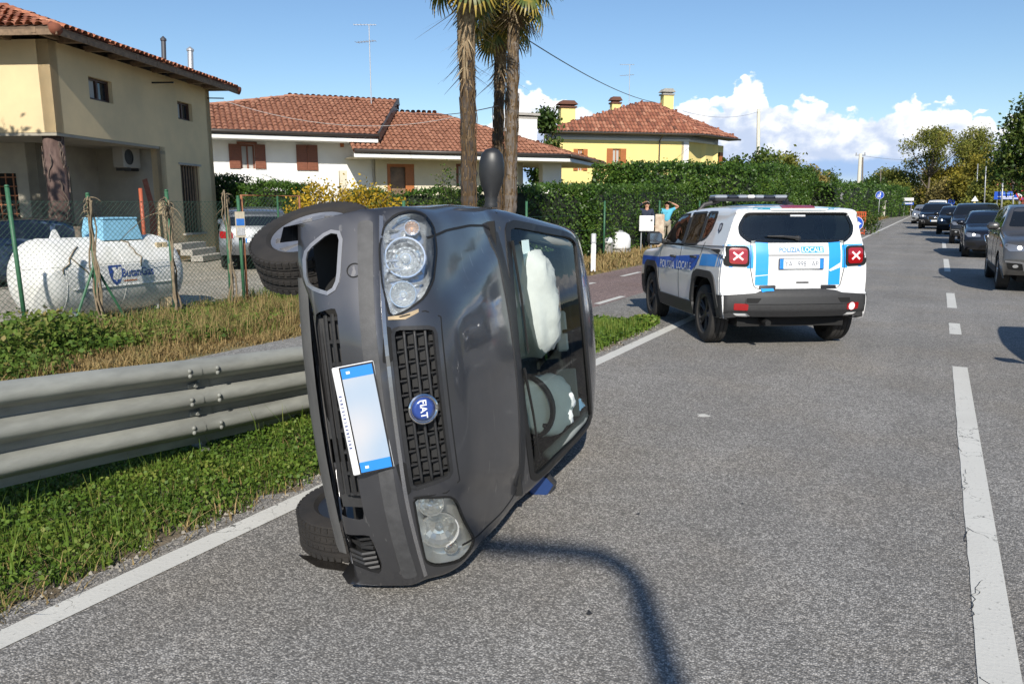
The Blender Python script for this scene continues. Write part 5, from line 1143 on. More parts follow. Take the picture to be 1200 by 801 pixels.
# ------------------------------------------------------------------ gas tank
def gas_tank():
    cx, cy, cz, r_ = -11.0, 7.19, .585, .575; L = 2.48
    root = empty('gas_tank', (cx, cy, 0), 0, 'white cylindrical gas tank with pale blue lid behind the wire fence', 'gas tank')
    mw = mat('tank_white', (.80, .80, .78), .45, col2=(.64, .63, .58), vs=3.5); prof = []; hl = L / 2
    for k in range(9): a = math.pi / 2 * k / 8; prof.append((r_ * math.sin(a) + (1e-4 if k == 0 else 0), -hl + .36 * (1 - math.cos(a))))
    for k in range(8, -1, -1): a = math.pi / 2 * k / 8; prof.append((r_ * math.sin(a) + (1e-4 if k == 0 else 0), hl - .36 * (1 - math.cos(a))))
    g = G(); g.lathe(prof, (cx, cy, cz), (0, 1, 0), 48); g.build('shell', mw, root, world=True, smooth=True)
    for y in (-hl + .37, hl - .37, 0.02):
        g = G(); g.lathe([(r_ + .001, -.008), (r_ + .006, 0), (r_ + .001, .008)], (cx, cy + y, cz), (0, 1, 0), 48); g.build('weld_seam', mw, root, world=True, smooth=True)
    g = G(); g.box((cx + .0, cy + .0, cz - .12), (2 * r_ + .012, L - .9, .012)); g.build('seam', mw, root, world=True)
    lidp = [(-.30, 0), (.30, 0), (.24, .30), (-.24, .30)]; y0 = float(onX(130, 270, cx)[1])
    g = G(); b = (cx, y0, cz + r_ - .05); g.add([(b[0] + sx_*.28*k, b[1] + sy*.32*k, b[2] + z) for z, k in ((0, 1), (.30, .84)) for sx_, sy in ((-1,-1),(1,-1),(1,1),(-1,1))], [(0,1,5,4),(1,2,6,5),(2,3,7,6),(3,0,4,7),(4,5,6,7)]); g.build('lid', mat('lid_blue', (.22, .46, .62), .5, var=.08, vs=8), root, world=True)
    g = G(); g.box((b[0], b[1], b[2] + .315), (.50, .57, .03), bev=.01); g.build('lid_top', mat('lid_blue', (.22, .46, .62), .5), root, world=True)
    g = G(); q = float(onX(92, 275, cx)[1]); g.cyl((cx, q, cz + r_ - .06), (cx, q, cz + r_ + .16), .045, n=12); g.cyl((cx, q, cz + r_ + .12), (cx, q, cz + r_ + .16), .055, n=12); g.build('valve_pipe', M_BARK, root, world=True)
    for px in (64, 157):
        q = float(onX(px, 285, cx)[1]); g = G(); g.prism([(-.09, 0), (.09, 0), (.04, .12), (.02, .15), (-.02, .15), (-.04, .12)], (cx + .008, q, cz + r_ - .03), np.array([0, 1., 0]), _z, .016); g.build('lifting_lug', mw, root, world=True)
    for y in (-.75, .75):
        for x in (-.32, .32):
            g = G(); g.box((cx + x, cy + y, .08), (.10, .16, .30)); g.build('leg', mw, root, world=True)
    # lettering and shield follow the curved shell
    mb = mat('print_blue', (.03, .07, .28), .5); mo = mat('print_orange', (.55, .16, .04), .5)
    def wrap(o, off=.006):
        for v in o.data.vertices:
            a = v.co.z / r_; v.co = Vector((cx + (r_ + off) * math.cos(a), v.co.y, cz + (r_ + off) * math.sin(a)))
    yL, yR = float(onX(143, 320, cx + r_)[1]), float(onX(180, 320, cx + r_)[1]); zc = .06
    V, F = text_mesh('ButanGas', .19, True); V -= (V.max(0) + V.min(0)) / 2; V[:, 0] *= (yR - yL) / (V[:, 0].max() - V[:, 0].min()); V[:, 1] *= .9
    o = mesh_obj('lettering', [(0, (yL + yR) / 2 + x, zc + y) for x, y in V], F, mb, root, world=True); wrap(o)
    ys = float(onX(136, 320, cx + r_)[1]); w2 = .105
    sh = [(-w2, .12), (w2, .12), (w2, -.02), (w2 * .55, -.13), (0, -.18), (-w2 * .55, -.13), (-w2, -.02)]
    o = mesh_obj('emblem', [(0, ys + x, zc + y) for x, y in sh], [tuple(range(7))], mb, root, world=True); wrap(o)
    for k, pl in enumerate(([(-.055, .085), (.01, .09), (.02, .03), (.05, .01), (.0, -.13), (-.035, -.05), (-.01, -.01)], [(.04, .085), (.07, .085), (.06, .05)])):
        o = mesh_obj('emblem_mark', [(0, ys + x, zc + y) for x, y in pl], [tuple(range(len(pl)))], M_WHITE, root, world=True); wrap(o, .009)
    o = mesh_obj('underline', [(0, yL + .02, zc - .125), (0, yL + (yR-yL)*.45, zc - .125), (0, yL + (yR-yL)*.45, zc - .108), (0, yL + .02, zc - .108)], [(0, 1, 2, 3)], mo, root, world=True); wrap(o)
    # bare vine stems lying on the shell
    r2 = np.random.default_rng(8); vs_ = empty('vine_stems', (cx, cy, cz), 0, 'thin bare vine stems lying over the white gas tank shell', 'vine')
    for (y, a, n_) in ((-.55, .9, 7), (-.75, .6, 5), (.15, 1.2, 9)):
        pts = []
        for j in range(n_): pts.append((cx + (r_ + .012) * math.cos(a), cy + y, cz + (r_ + .012) * math.sin(a))); a -= .12; y += r2.normal(.0, .05)
        g = G(); g.tube(pts, .009, 5); g.build('stem', M_TWIG, vs_, world=True, smooth=True)
gas_tank()

# ------------------------------------------------------------------ street furniture
M_SBLUE = mat('sign_blue', (.02, .09, .50), .4); M_SWHITE = mat('sign_white', (.80, .80, .80), .45); M_SGREY = mat('sign_grey', (.36, .37, .38), .45, .4); M_SRED = mat('sign_red', (.55, .03, .03), .45); M_SYEL = mat('sign_yellow', (.75, .58, .18), .5)
CAMD = lambda p: (lambda d: d / np.linalg.norm(d))((EYE - np.asarray(p)) * [1, 1, 0])
def round_sign(label, px, py, D, rad, face, pole_to=0.0, glyph=None, group='round signs on poles', polew=.03):
    p = at(px, py, D); n = -head(4); u = np.cross(_z, n); root = empty('road_sign', (p[0], p[1], 0), 0, label, 'road sign', group)
    g = G(); g.cyl(p * [1, 1, 0] - n * .05 - _z * .02, p - n * .05 + _z * rad * .8, polew, n=8); g.build('pole', M_SGREY, root, world=True, smooth=True)
    g = G(); g.lathe([(1e-4, .012), (rad, .012), (rad, -.012), (1e-4, -.012)], p, n, 32); g.build('disc', face, root, world=True)
    if glyph:
        g = G(); g.lathe([(rad * .93, .013), (rad * .99, .013), (rad * .99, .016), (rad * .93, .016)], p, n, 32, closed=True); g.build('rim', M_SWHITE, root, world=True)
        for poly in glyph:
            g = G(); g.prism([(x * rad, y * rad) for x, y in poly], p + n * .013, u, _z, .004 if True else 0); g.build('symbol', M_SWHITE, root, world=True)
arrow = [[(-.7, -.13), (.1, -.13), (.1, -.42), (.75, 0), (.1, .42), (.1, .13), (-.7, .13)]]
walk = [circ(.12, .55, .14, 10), [(-.05, .38), (.25, .38), (.3, -.05), (.12, -.05), (.22, -.65), (.06, -.65), (0, -.2), (-.15, -.65), (-.3, -.65), (-.08, .0)], circ(-.38, .15, .1, 8), [(-.48, .03), (-.3, .03), (-.3, -.6), (-.46, -.6)]]
round_sign('round blue sign with white arrow pointing right in front of the orange barrier', 1003, 262, 40.4, .37, M_SBLUE, glyph=arrow)
round_sign('round blue walker sign on a thin pole, the taller of two', 1031, 228.5, 71, .36, M_SBLUE, glyph=walk)
round_sign('round blue walker sign on a thin pole, farther and lower of two', 1045, 231.5, 98, .46, M_SBLUE, glyph=walk)
round_sign('grey back of a round road sign beside the tall hedge', 983, 230, 62, .36, M_SGREY)
round_sign('small round blue sign with red edge above the cars at the end of the road', 1115, 236.5, 105, .42, M_SBLUE)
def barrier():
    p = gnd(1000, 275); root = empty('barrier', p, 0, 'orange red plastic mesh barrier on the roadside behind the arrow sign', 'barrier'); mo = mat('barrier_orange', (.62, .10, .03), .6, var=.15, vs=8)
    u = np.cross(_z, -head(4)); n = -head(4)
    for k in range(2):
        o = p - n * .6 + u * (-.72 + .60 * k)
        g = G()
        for i in range(7): g.obox(o + u * .09 * i + _z * .6, u, n, _z, (.035, .03, 1.15))
        for i in range(6): g.obox(o + u * .27 + _z * (.08 + .22 * i), u, n, _z, (.6, .034, .05))
        g.build('panel', mo, root, world=True)
    for k in range(3):
        g = G(); g.cyl(p - n * .6 + u * (-.76 + .60 * k), p - n * .6 + u * (-.76 + .60 * k) + _z * 1.2, .025, n=8); g.build('post', mo, root, world=True)
    tree('shrub', 'leafy green plant growing beside the orange barrier', tuple(p + u * .72 - n * .7), 1.2, [(0, 0, .7, .45, .45), (0, 0, .3, .4, .3)], 700, .12, M_TREEC, .03, 171, None, 'bush')
barrier()
def pole(name, label, px, y0, y1, D, r0, r1, m, lean_px=0, group='utility poles', cat='pole', arm=False):
    b = at(px, y0, D); t_ = at(px + lean_px, y1, D); root = empty(name, (b[0], b[1], 0), 0, label, cat, group); g = G(); g.tube([(b[0], b[1], -.1), t_], [r0, r1], 10); g.build('shaft', m, root, world=True, smooth=True)
    if arm:
        g = G(); d = head(95); g.obox(t_ - _z * .15, d, np.cross(d, _z), _z, (.9, .08, .08)); 
        for k in (-1, 1): g.cyl(t_ + d * .38 * k - _z * .11, t_ + d * .38 * k + _z * .1, .05, n=8)
        g.build('crossarm', M_SGREY, root, world=True)
M_CPOLE = mat('concrete_pole', (.56, .53, .44), .8, var=.08, vs=6); M_WPOLE = mat('wood_pole', (.14, .12, .10), .85, var=.15)
pole('utility_pole', 'thick pale concrete pole leaning slightly beside the orange barrier', 1004, 254, 180, 75, .20, .15, M_CPOLE, 4.5, arm=True)
pole('utility_pole', 'thin dark pole just right of the thick concrete pole', 1010, 250, 184, 90, .10, .09, M_WPOLE, 1)
pole('utility_pole', 'slim dark wooden pole rising behind the taller blue walker sign', 1032, 245, 199, 110, .13, .08, M_WPOLE, 0)
pole('utility_pole', 'pale pole rising above the tall hedge right of the yellow house', 889, 236, 128, 62, .17, .13, M_CPOLE, 0)
pole('lamp_post', 'left thin grey lamp post in front of the golden tree', 1144, 244, 192, 90, .07, .05, M_SGREY, 2, 'thin posts on the right'); pole('lamp_post', 'right thin grey lamp post in front of the golden tree', 1154, 244, 186, 80, .07, .05, M_SGREY, 2, 'thin posts on the right')
pole('lamp_post', 'thin grey post behind the blue direction board', 1174, 250, 205, 62, .07, .06, M_SGREY, 1.5, 'thin posts on the right'); pole('lamp_post', 'short dark post between the blue direction board and the yield sign', 1188, 250, 210, 60, .06, .05, M_SGREY, 0, 'thin posts on the right')
def board_sign(name, label, px, py, D, w_, h_, face, legs, extra=None, border=None):
    p = at(px, py, D); n = -head(6); u = np.cross(_z, n); root = empty(name, (p[0], p[1], 0), 0, label, 'road sign'); g = G(); g.obox(p, u, n, _z, (w_, .03, h_)); g.build('board', face, root, world=True)
    for k in legs: g = G(); g.cyl((p + u * k * w_) * [1, 1, 0] - n * .06, p + u * k * w_ - n * .06 + _z * h_ * .4, .04, n=8); g.build('post', M_SGREY, root, world=True)
    for (x, z, ww, hh, m_) in (extra or []): g = G(); g.obox(p + u * x * w_ + _z * z * h_ + n * .017, u, n, _z, (ww * w_, .004, hh * h_)); g.build('stripe', m_, root, world=True)
board_sign('direction_board', 'white double direction board at the left roadside end', 1064, 233.5, 100, 1.35, .38, M_SWHITE, (-.3, .3)); 
board_sign('direction_board', 'narrow blue and white direction board under the white board', 1064, 238.5, 99.5, 1.3, .32, M_SBLUE, (-.3, .3), [(0, .1, .8, .4, M_SWHITE)])
board_sign('direction_board', 'wide blue direction board with white lines at the right roadside', 1182, 229, 62, 1.95, .62, M_SBLUE, (-.38, .38), [(-.1, -.15, .55, .12, M_SWHITE), (.1, -.36, .6, .12, M_SWHITE), (-.05, .25, .5, .10, mat('sign_pale_blue', (.2, .35, .7), .5))])
def tri_sign():
    p = at(1196, 229.5, 60); n = -head(6); u = np.cross(_z, n); root = empty('yield_sign', (p[0], p[1], 0), 0, 'white yield triangle with red border hanging point down by the red house', 'road sign')
    g = G(); g.cyl(p * [1, 1, 0] - n * .05, p - n * .05 + _z * .2, .035, n=8); g.build('pole', M_SGREY, root, world=True)
    g = G(); g.prism([(-.45, .36), (0, -.42), (.45, .36)], p - n * .01, u, _z, .02); g.build('plate', M_SRED, root, world=True)
    g = G(); g.prism([(-.28, .26), (0, -.23), (.28, .26)], p + n * .0115, u, _z, .004); g.build('face', M_SWHITE, root, world=True)
    p = at(1142, 238.5, 74); root = empty('road_sign', (p[0], p[1], 0), 0, 'pale triangle sign over a yellowish diamond sign in front of the golden tree', 'road sign')
    g = G(); g.cyl(p * [1, 1, 0] - n * .05, p - n * .05 + _z * .5, .035, n=8); g.build('pole', M_SGREY, root, world=True)
    g = G(); g.prism([(-.3, 0), (0, -.3), (.3, 0), (0, .3)], p - _z * .12, u, _z, .02); g.build('diamond', M_SYEL, root, world=True)
    g = G(); g.prism([(-.3, 0), (.3, 0), (0, .5)], p + _z * .22, u, _z, .02); g.build('triangle', M_SWHITE, root, world=True)
tri_sign()
def red_house():
    p = at(1215, 240, 82); root = empty('house', (p[0], p[1], 0), 0, 'dark red house with orange tiled roof at the right edge behind the yield sign', 'house'); u = head(80); n = head(170); z = 3.5
    O = p * [1, 1, 0] - u * 3.2; g = G(); mr_ = mat('red_wall', (.23, .035, .03), .85, var=.1); wall_piece(g, O, u, n, 0, 12, 0, z, [(1.0, 1.8, 1.0, 2.3), (3.4, 4.3, 1.0, 2.3)]); wall_piece(g, O, -n, -u, 0, 7, 0, z); wall_piece(g, O - n * 7, u, -n, 0, 12, 0, z); wall_piece(g, O + u * 12, -n, u, 0, 7, 0, z); g.build('wall', mr_, root, world=True)
    for a in (1.4, 3.85):
        g = G(); g.obox(O + u * a - n * .2 + _z * 1.65, u, n, _z, (1.0, .04, 1.4)); g.build('window', M_PANE, root, world=True)
    E = lambda a, b: O + u * a - n * b + _z * z
    A, B, C_, D_ = E(-.7, -.7), E(12.7, -.7), E(12.7, 7.7), E(-.7, 7.7); T0 = E(3.5, 3.5) + _z * 1.4; T1 = E(8.5, 3.5) + _z * 1.4
    for k, (a, b, c, d) in enumerate(((A, B, T1, T0), (D_, A, T0, T0), (B, C_, T1, T1), (C_, D_, T0, T1))): slope_roof(root, a, b, c, d, M_TILE, M_DECK, .35, .5, 180 + k)
red_house()
def delineator():
    p = gnd(695, 318); root = empty('delineator_post', p, 0, 'white roadside delineator post with grey reflector band on the dry verge', 'roadside post'); n = CAMD(p); u = np.cross(_z, n); H_ = .93; p = p * [1, 1, 0]
    g = G(); g.obox(p + _z * H_ * .36, u, n, _z, (.12, .1, H_ * .74), .02); g.build('post', M_SWHITE, root, world=True)
    g = G(); g.obox(p + _z * H_ * .86, u, n, _z, (.122, .102, H_ * .27), .02); g.build('band', mat('band_grey', (.42, .43, .46), .6), root, world=True)
    g = G(); g.obox(p + _z * H_ * .87 + n * .053, u, n, _z, (.05, .008, .16)); g.build('reflector', M_SWHITE, root, world=True)
delineator()
def cabinet(name, label, px0, py0, px1, py1, X, legs, m=None, depth=.25):
    a, b = onX(px0, py0, X), onX(px1, py1, X); c = (a + b) / 2; w_ = abs(b[1] - a[1]); n = np.array([.6, -.8, 0]); n = CAMD(c); u = np.cross(_z, n); w_ = (px1 - px0) * np.linalg.norm(c - EYE) / 930; h_ = a[2] - b[2]
    root = empty(name, (c[0], c[1], 0), 0, label, 'cabinet'); g = G(); g.obox(c, u, n, _z, (w_, depth, h_), .015); g.build('casing', m or M_SWHITE, root, world=True)
    g = G(); g.obox(c + n * (depth / 2 + .004), u, n, _z, (w_ * .9, .01, h_ * .88), .003); d = g.build('door', m or M_SWHITE, root, world=True)
    g = G(); g.obox(c + n * (depth / 2 + .012) + u * w_ * .33 + _z * h_ * .2, u, n, _z, (w_ * .14, .01, h_ * .13)); g.build('label_plate', mat('plate_dark', (.1, .1, .1), .5), d, world=True)
    if legs:
        for s_ in (-1, 1): g = G(); q = c + u * s_ * w_ * .35; g.cyl((q[0], q[1], -.05), q - _z * h_ * .48, .025, n=8); g.build('leg', M_SGREY, root, world=True)
cabinet('meter_cabinet', 'white meter cabinet on thin legs in front of the standing man', 749, 253, 766, 270, -8.95, True)
g = G(); q = gnd(761, 288); n_ = CAMD(q); u_ = np.cross(_z, n_); g.prism([(-.22, 0), (.16, 0), (.2, .62), (.02, .66)], q * [1, 1, 0] - n_ * .3, u_, _z, .05); tag(g.build('white_board', M_SWHITE), 'leaning white board on the ground below the meter cabinet', 'board')
g = G(); q = onX(773, 262, -9.1); g.obox(np.array([q[0], q[1], .62]), u_, n_, _z, (.34, .3, 1.25), .02); tag(g.build('stone_pillar', mat('mottled_stone', (.62, .54, .42), .8, col2=(.42, .30, .22), vs=7)), 'mottled beige stone pillar between the cabinet and the man in light blue', 'pillar')
def white_tank(px, py, rpx, label):
    q = onX(px, py + 9, -9.35); D = np.linalg.norm(q - EYE); r_ = rpx * D / 930; root = empty('drum', (q[0], q[1], 0), 0, label, 'drum'); g = G(); zz = max(.1, q[2] - .1); hh = r_ * 1.5
    g.lathe([(r_ * .9, 0), (r_, .06), (r_, hh * .6), (r_ * .86, hh * .85), (r_ * .5, hh), (1e-4, hh * 1.04)], (q[0], q[1], zz), (0, 0, 1), 20); g.build('body', M_SWHITE, root, world=True, smooth=True)
    g = G(); g.lathe([(r_ * .3, hh), (r_ * .3, hh * 1.12), (1e-4, hh * 1.14)], (q[0], q[1], zz), (0, 0, 1), 12); g.build('cap', M_SGREY, root, world=True)
    g = G(); g.box((q[0], q[1], zz / 2), (r_ * 1.6, r_ * 1.6, zz)); g.build('plinth', M_CONC, root, world=True)
white_tank(726, 279, 13, 'white rounded drum on a concrete base half hidden in the long hedge')
white_tank(713, 273, 5, 'very small white drum left of the big white drum at the hedge')
for (px, py, lb) in ((1026, 250, 'left pale gate pillar behind the taller walker sign'), (1034, 250, 'right pale gate pillar behind the taller walker sign')):
    q = at(px, py, 84); g = G(); g.box((q[0], q[1], .9), (.5, .5, 1.8), bev=.02); t = empty('gate_pillar', (q[0], q[1], 0), 0, lb, 'pillar', 'pale gate pillars'); g.build('shaft', M_CPOLE, t, world=True); g = G(); g.box((q[0], q[1], 1.86), (.62, .62, .12), bev=.02); g.build('cap', M_CONC, t, world=True)
# cables
def cable(label, a, b, sag, r_, m):
    t = np.linspace(0, 1, 24)[:, None]; P = a * (1 - t) + b * t; P[:, 2] -= (4 * sag * t * (1 - t))[:, 0]; g = G(); g.tube(P, r_, 5); tag(g.build('cable', m), label, 'cable', 'overhead cables')
cable('dark overhead cable running from the palms to the yellow house roof', at(560, 8, 18), at(768, 120, 46), .35, .016, M_BLACK)
cable('pale thin cable hanging across the red roofs of the white villa', at(262, 118, 29.5), at(560, 130, 33), .75, .009, mat('cable_pale', (.45, .44, .42), .6))
cable('thin cable from the yellow house to the pale pole beyond the hedge', at(800, 130, 50), at(889, 131, 62), .4, .014, M_SGREY)
cable('thin cable leading from the concrete pole toward the far trees', at(1008, 182, 75), at(1085, 186, 140), .3, .02, M_SGREY)
cable('thin dark cable passing between the palm trunks at the villa roof', at(470, 128, 33), at(584, 124, 16), .2, .010, M_BLACK)
# the lamp whose shadow lies on the road
def street_lamp():
    d = -head(SUN_HEAD); H_ = 6.6; tipsh = np.array([-1.28, 3.50, 0]); b = tipsh - d * (H_ / math.tan(R(SUN_EL))); root = empty('street_lamp', b, 0, 'tall grey street lamp with a curved arm behind the viewer', 'street lamp')
    g = G(); g.tube([b - _z * .1, b + _z * 3, b + _z * (H_ - .4)], [.085, .075, .06], 14); g.build('pole', M_SGREY, root, world=True, smooth=True)
    ad = np.array([-.94, -.34, 0]); g = G(); P = b + _z * (H_ - .4); pts = [P] + [P + ad * .22 * (1 - math.cos(a)) + _z * .22 * math.sin(a) for a in np.linspace(.15, 1.57, 7)] + [P + ad * .44 + _z * .23]; g.tube(pts, .055, 10); g.build('arm', M_SGREY, root, world=True, smooth=True)
    g = G(); sd_ = np.cross(_z, ad); g.obox(P + ad * .58 + _z * .225, ad, sd_, _z, (.36, .16, .09), .035); g.build('lamp_head', M_SGREY, root, world=True)
street_lamp()
# ================================================================== VEHICLES
# car space: x from the nose to the rear, y to the car's right, z up
def crom(P, n):
    P = np.asarray(P, float); d = np.linalg.norm(np.diff(P[:, :2], axis=0), axis=1) ** .5; t = np.concatenate([[0], np.cumsum(d)])
    Q = np.vstack([2 * P[0] - P[1], P, 2 * P[-1] - P[-2]]); T = np.concatenate([[-d[0]], t, [t[-1] + d[-1]]]); fine = []
    for i in range(1, len(Q) - 2):
        for s in np.linspace(T[i], T[i + 1], 24, endpoint=False):
            a = [(Q[j] * (T[j + 1] - s) + Q[j + 1] * (s - T[j])) / (T[j + 1] - T[j]) for j in (i - 1, i, i + 1)]
            b = [(a[k] * (T[i + 1 + k] - s) + a[k + 1] * (s - T[i - 1 + k])) / (T[i + 1 + k] - T[i - 1 + k]) for k in (0, 1)]
            fine.append((b[0] * (T[i + 1] - s) + b[1] * (s - T[i])) / (T[i + 1] - T[i]))
    fine.append(P[-1]); fine = np.array(fine); L = np.concatenate([[0], np.cumsum(np.linalg.norm(np.diff(fine[:, :2], axis=0), axis=1))])
    u = np.linspace(0, L[-1], n); return np.stack([np.interp(u, L, fine[:, k]) for k in range(fine.shape[1])], 1)
class Car:
    def __init__(s, sil, side, W, zb, ns=150, nA=14, nC=8, nS=24, sculpt=None, plan=None, wfun=None, post=None):
        "sil: (x,z,bow,radius,crown) from the front lip over the roof to the rear lip; side: (z,factor)"
        S = crom(sil, ns); sz, sf = np.array(side).T; pl = np.array(plan or [(0, 1), (10, 1)])
        wd = lambda x, z: W * np.interp(z, sz, sf) * np.interp(x, pl[:, 0], pl[:, 1])
        if wfun: base_w = wd; wd = lambda x, z: wfun(x, z, base_w(x, z))
        s.wd = wd; s.W = W; s.zb = zb; s.S = S; rows = []
        for (x, zt, bow, r, cr) in S:
            zbx = np.interp(x, [p[0] for p in zb], [p[1] for p in zb]); zt = max(zt, zbx + .03)
            zE = max(zt - cr, zbx + .02); r = min(r, max(.008, zE - zbx - .02)); zc = zE - r; wc = wd(x, zc); pts = []
            for k in range(nA): y = (wc - r) * k / nA; pts.append((y, zt - (zt - zE) * (y / max(wc - r, .01)) ** 2))
            for k in range(nC): a = math.pi / 2 * k / nC; pts.append((wc - r + r * math.sin(a), zc + r * math.cos(a)))
            for k in range(nS + 1): z = zc + (zbx - zc) * k / nS; pts.append((wd(x, z), z))
            pts.append((wd(x, zbx) - .06, zbx - .01))
            row = []
            for (y, z) in pts:
                q = min(1.0, y / W); row.append((x + bow * q ** 2.4, y, z))
            rows.append(row)
        A = np.array(rows); 
        if sculpt is not None: A = sculpt(A)
        nv = A.shape[1]; B = A[:, 1:][:, ::-1] * [1, -1, 1]; P = np.concatenate([B, A], 1)
        if post is not None: P = post(P)
        s.ns, s.nv = P.shape[:2]; s.V = P.reshape(-1, 3)
        i, j = np.meshgrid(np.arange(s.ns - 1), np.arange(s.nv - 1), indexing='ij'); a = (i * s.nv + j).ravel()
        s.F = np.stack([a, a + 1, a + s.nv + 1, a + s.nv], 1)
        s.bvh = BVHTree.FromPolygons([tuple(v) for v in s.V], [tuple(f) for f in s.F])
        c = s.V[s.F].mean(1); n = np.cross(s.V[s.F[:, 2]] - s.V[s.F[:, 0]], s.V[s.F[:, 3]] - s.V[s.F[:, 1]]); n /= np.linalg.norm(n, axis=1)[:, None] + 1e-12
        cen = np.array([s.V[:, 0].mean(), 0, .7]); 
        s.c, s.n = c, n
        # outward normals: against a spine line
        spine = np.stack([np.clip(c[:, 0], s.V[:, 0].min() + .9, s.V[:, 0].max() - .9), 0 * c[:, 0], np.full(len(c), .65)], 1)
        if ((c - spine) * n).sum(1).mean() < 0: s.F = s.F[:, ::-1]; s.n = -n
    def cast(s, proj, a, b):
        ax, sg = proj
        if ax == 'x': o, d = Vector((-3 if sg > 0 else 8, a, b)), Vector((sg, 0, 0))
        elif ax == 'y': o, d = Vector((a, 3 * sg, b)), Vector((0, -sg, 0))
        else: o, d = Vector((a, b, 4)), Vector((0, 0, -1))
        h, n, i, t = s.bvh.ray_cast(o, d)
        if h is None:
            tgt = {'x': (s.V[:, 0].min() + .3 if sg > 0 else s.V[:, 0].max() - .3, a, b), 'y': (a, sg * .7, b), 'z': (a, b, 1.2)}[ax]
            h, n, i, t = s.bvh.find_nearest(Vector(tgt))
        n = Vector(n)
        if n.dot(d) > 0: n = -n
        return np.array(h), np.array(n)
    def p2(s, proj, P): return P[:, [1, 2]] if proj[0] == 'x' else (P[:, [0, 2]] if proj[0] == 'y' else P[:, [0, 1]])
    def body(s, name, m, parent, holes, drop=None):
        keep = np.ones(len(s.F), bool); V = s.V.copy(); mid = (V[:, 0].min() + V[:, 0].max()) / 2; snaps = []
        for proj, poly in holes:
            ax, sg = proj; ok = (s.n[:, 0] * -sg > .05) if ax == 'x' else ((s.c[:, 1] * sg > .25) if ax == 'y' else (s.n[:, 2] > .2))
            if ax == 'x': ok &= (s.c[:, 0] - mid) * -sg > -.4
            rm = ok & pip(poly, s.p2(proj, s.c)); k2 = keep & ~rm; used = np.zeros(len(V), bool); used[s.F[rm & keep].ravel()] = True; u2 = np.zeros(len(V), bool); u2[s.F[k2].ravel()] = True
            snaps.append((proj, poly, np.where(used & u2)[0])); keep = k2
        for proj, poly, idx in snaps:
            for i in idx:
                p = s.p2(proj, V[i:i+1])[0]; q = near_poly(poly, p)
                if np.linalg.norm(q - p) < .045: V[i] = s.cast(proj, *q)[0]
        F = s.F[keep]; us = np.unique(F); mp = np.full(len(V), -1); mp[us] = np.arange(len(us))
        return mesh_obj(name, V[us], mp[F], m, parent, True)
    def patch(s, name, proj, poly, m, parent, off=.004, th=.015, res=.035, flat=False):
        bm = bmesh.new(); pl = np.array(poly); bm.faces.new([bm.verts.new((p[0], p[1], 0)) for p in poly]); (x0, y0), (x1, y1) = pl.min(0), pl.max(0)
        for k in range(1, int((x1 - x0) / res) + 1): bmesh.ops.bisect_plane(bm, geom=bm.verts[:] + bm.edges[:] + bm.faces[:], plane_co=(x0 + (x1-x0) * k / (int((x1-x0)/res) + 1), 0, 0), plane_no=(1, 0, 0))
        for k in range(1, int((y1 - y0) / res) + 1): bmesh.ops.bisect_plane(bm, geom=bm.verts[:] + bm.edges[:] + bm.faces[:], plane_co=(0, y0 + (y1-y0) * k / (int((y1-y0)/res) + 1), 0), plane_no=(0, 1, 0))
        bm.verts.index_update(); nrm = {}
        for v in bm.verts: h, n = s.cast(proj, v.co.x, v.co.y); v.co = Vector(h + n * off); nrm[v.index] = n
        bm.verts.ensure_lookup_table(); d = {'x': (-proj[1], 0, 0), 'y': (0, proj[1], 0), 'z': (0, 0, 1)}[proj[0]]; bm.normal_update()
        if sum((f.normal.dot(Vector(d)) for f in bm.faces)) < 0: bmesh.ops.reverse_faces(bm, faces=bm.faces[:])
        if th:
            be = [e for e in bm.edges if e.is_boundary]; src = {v: nrm[v.index] for e in be for v in e.verts}
            r_ = bmesh.ops.extrude_edge_only(bm, edges=be); nvs = [g for g in r_['geom'] if isinstance(g, bmesh.types.BMVert)]
            for v in nvs:
                n = min(src.items(), key=lambda kv: (kv[0].co - v.co).length_squared)[1]; v.co -= Vector(n) * th
            for e in be: e.smooth = False
        me = bpy.data.meshes.new(name); bm.to_mesh(me); bm.free(); me.materials.append(m); me.polygons.foreach_set('use_smooth', np.ones(len(me.polygons), bool))
        o = bpy.data.objects.new(name, me); COL.objects.link(o); o.parent = parent; return o
    def strip(s, name, proj, path, wd, m, parent, off=.003, closed=False, th=0.006, res=.04):
        P = np.asarray(path, float); 
        if closed: P = np.vstack([P, P[:1]])
        L = np.concatenate([[0], np.cumsum(np.linalg.norm(np.diff(P, axis=0), axis=1))]); k = max(3, int(L[-1] / res)); t = np.linspace(0, L[-1], k); Q = np.stack([np.interp(t, L, P[:, 0]), np.interp(t, L, P[:, 1])], 1)
        C = []; Nn = []
        for q in Q: h, n = s.cast(proj, *q); C.append(h); Nn.append(n)
        C = np.array(C); Nn = np.array(Nn); V = []; F = []
        for i in range(k):
            a = C[(i + 1) % (k - 1) if closed and i == k - 1 else min(i + 1, k - 1)]; b = C[k - 2 if closed and i == 0 else max(i - 1, 0)]; d = a - b; d /= np.linalg.norm(d) + 1e-9; w_ = np.cross(Nn[i], d); w_ /= np.linalg.norm(w_) + 1e-9
            for (e, o_) in ((-1, off - th), (-1, off), (1, off), (1, off - th)): V.append(C[i] + w_ * wd / 2 * e + Nn[i] * o_)
        for i in range(k - 1):
            for j in range(3): a = 4 * i + j; F.append((a, a + 1, a + 5, a + 4))
        return mesh_obj(name, V, F, m, parent)
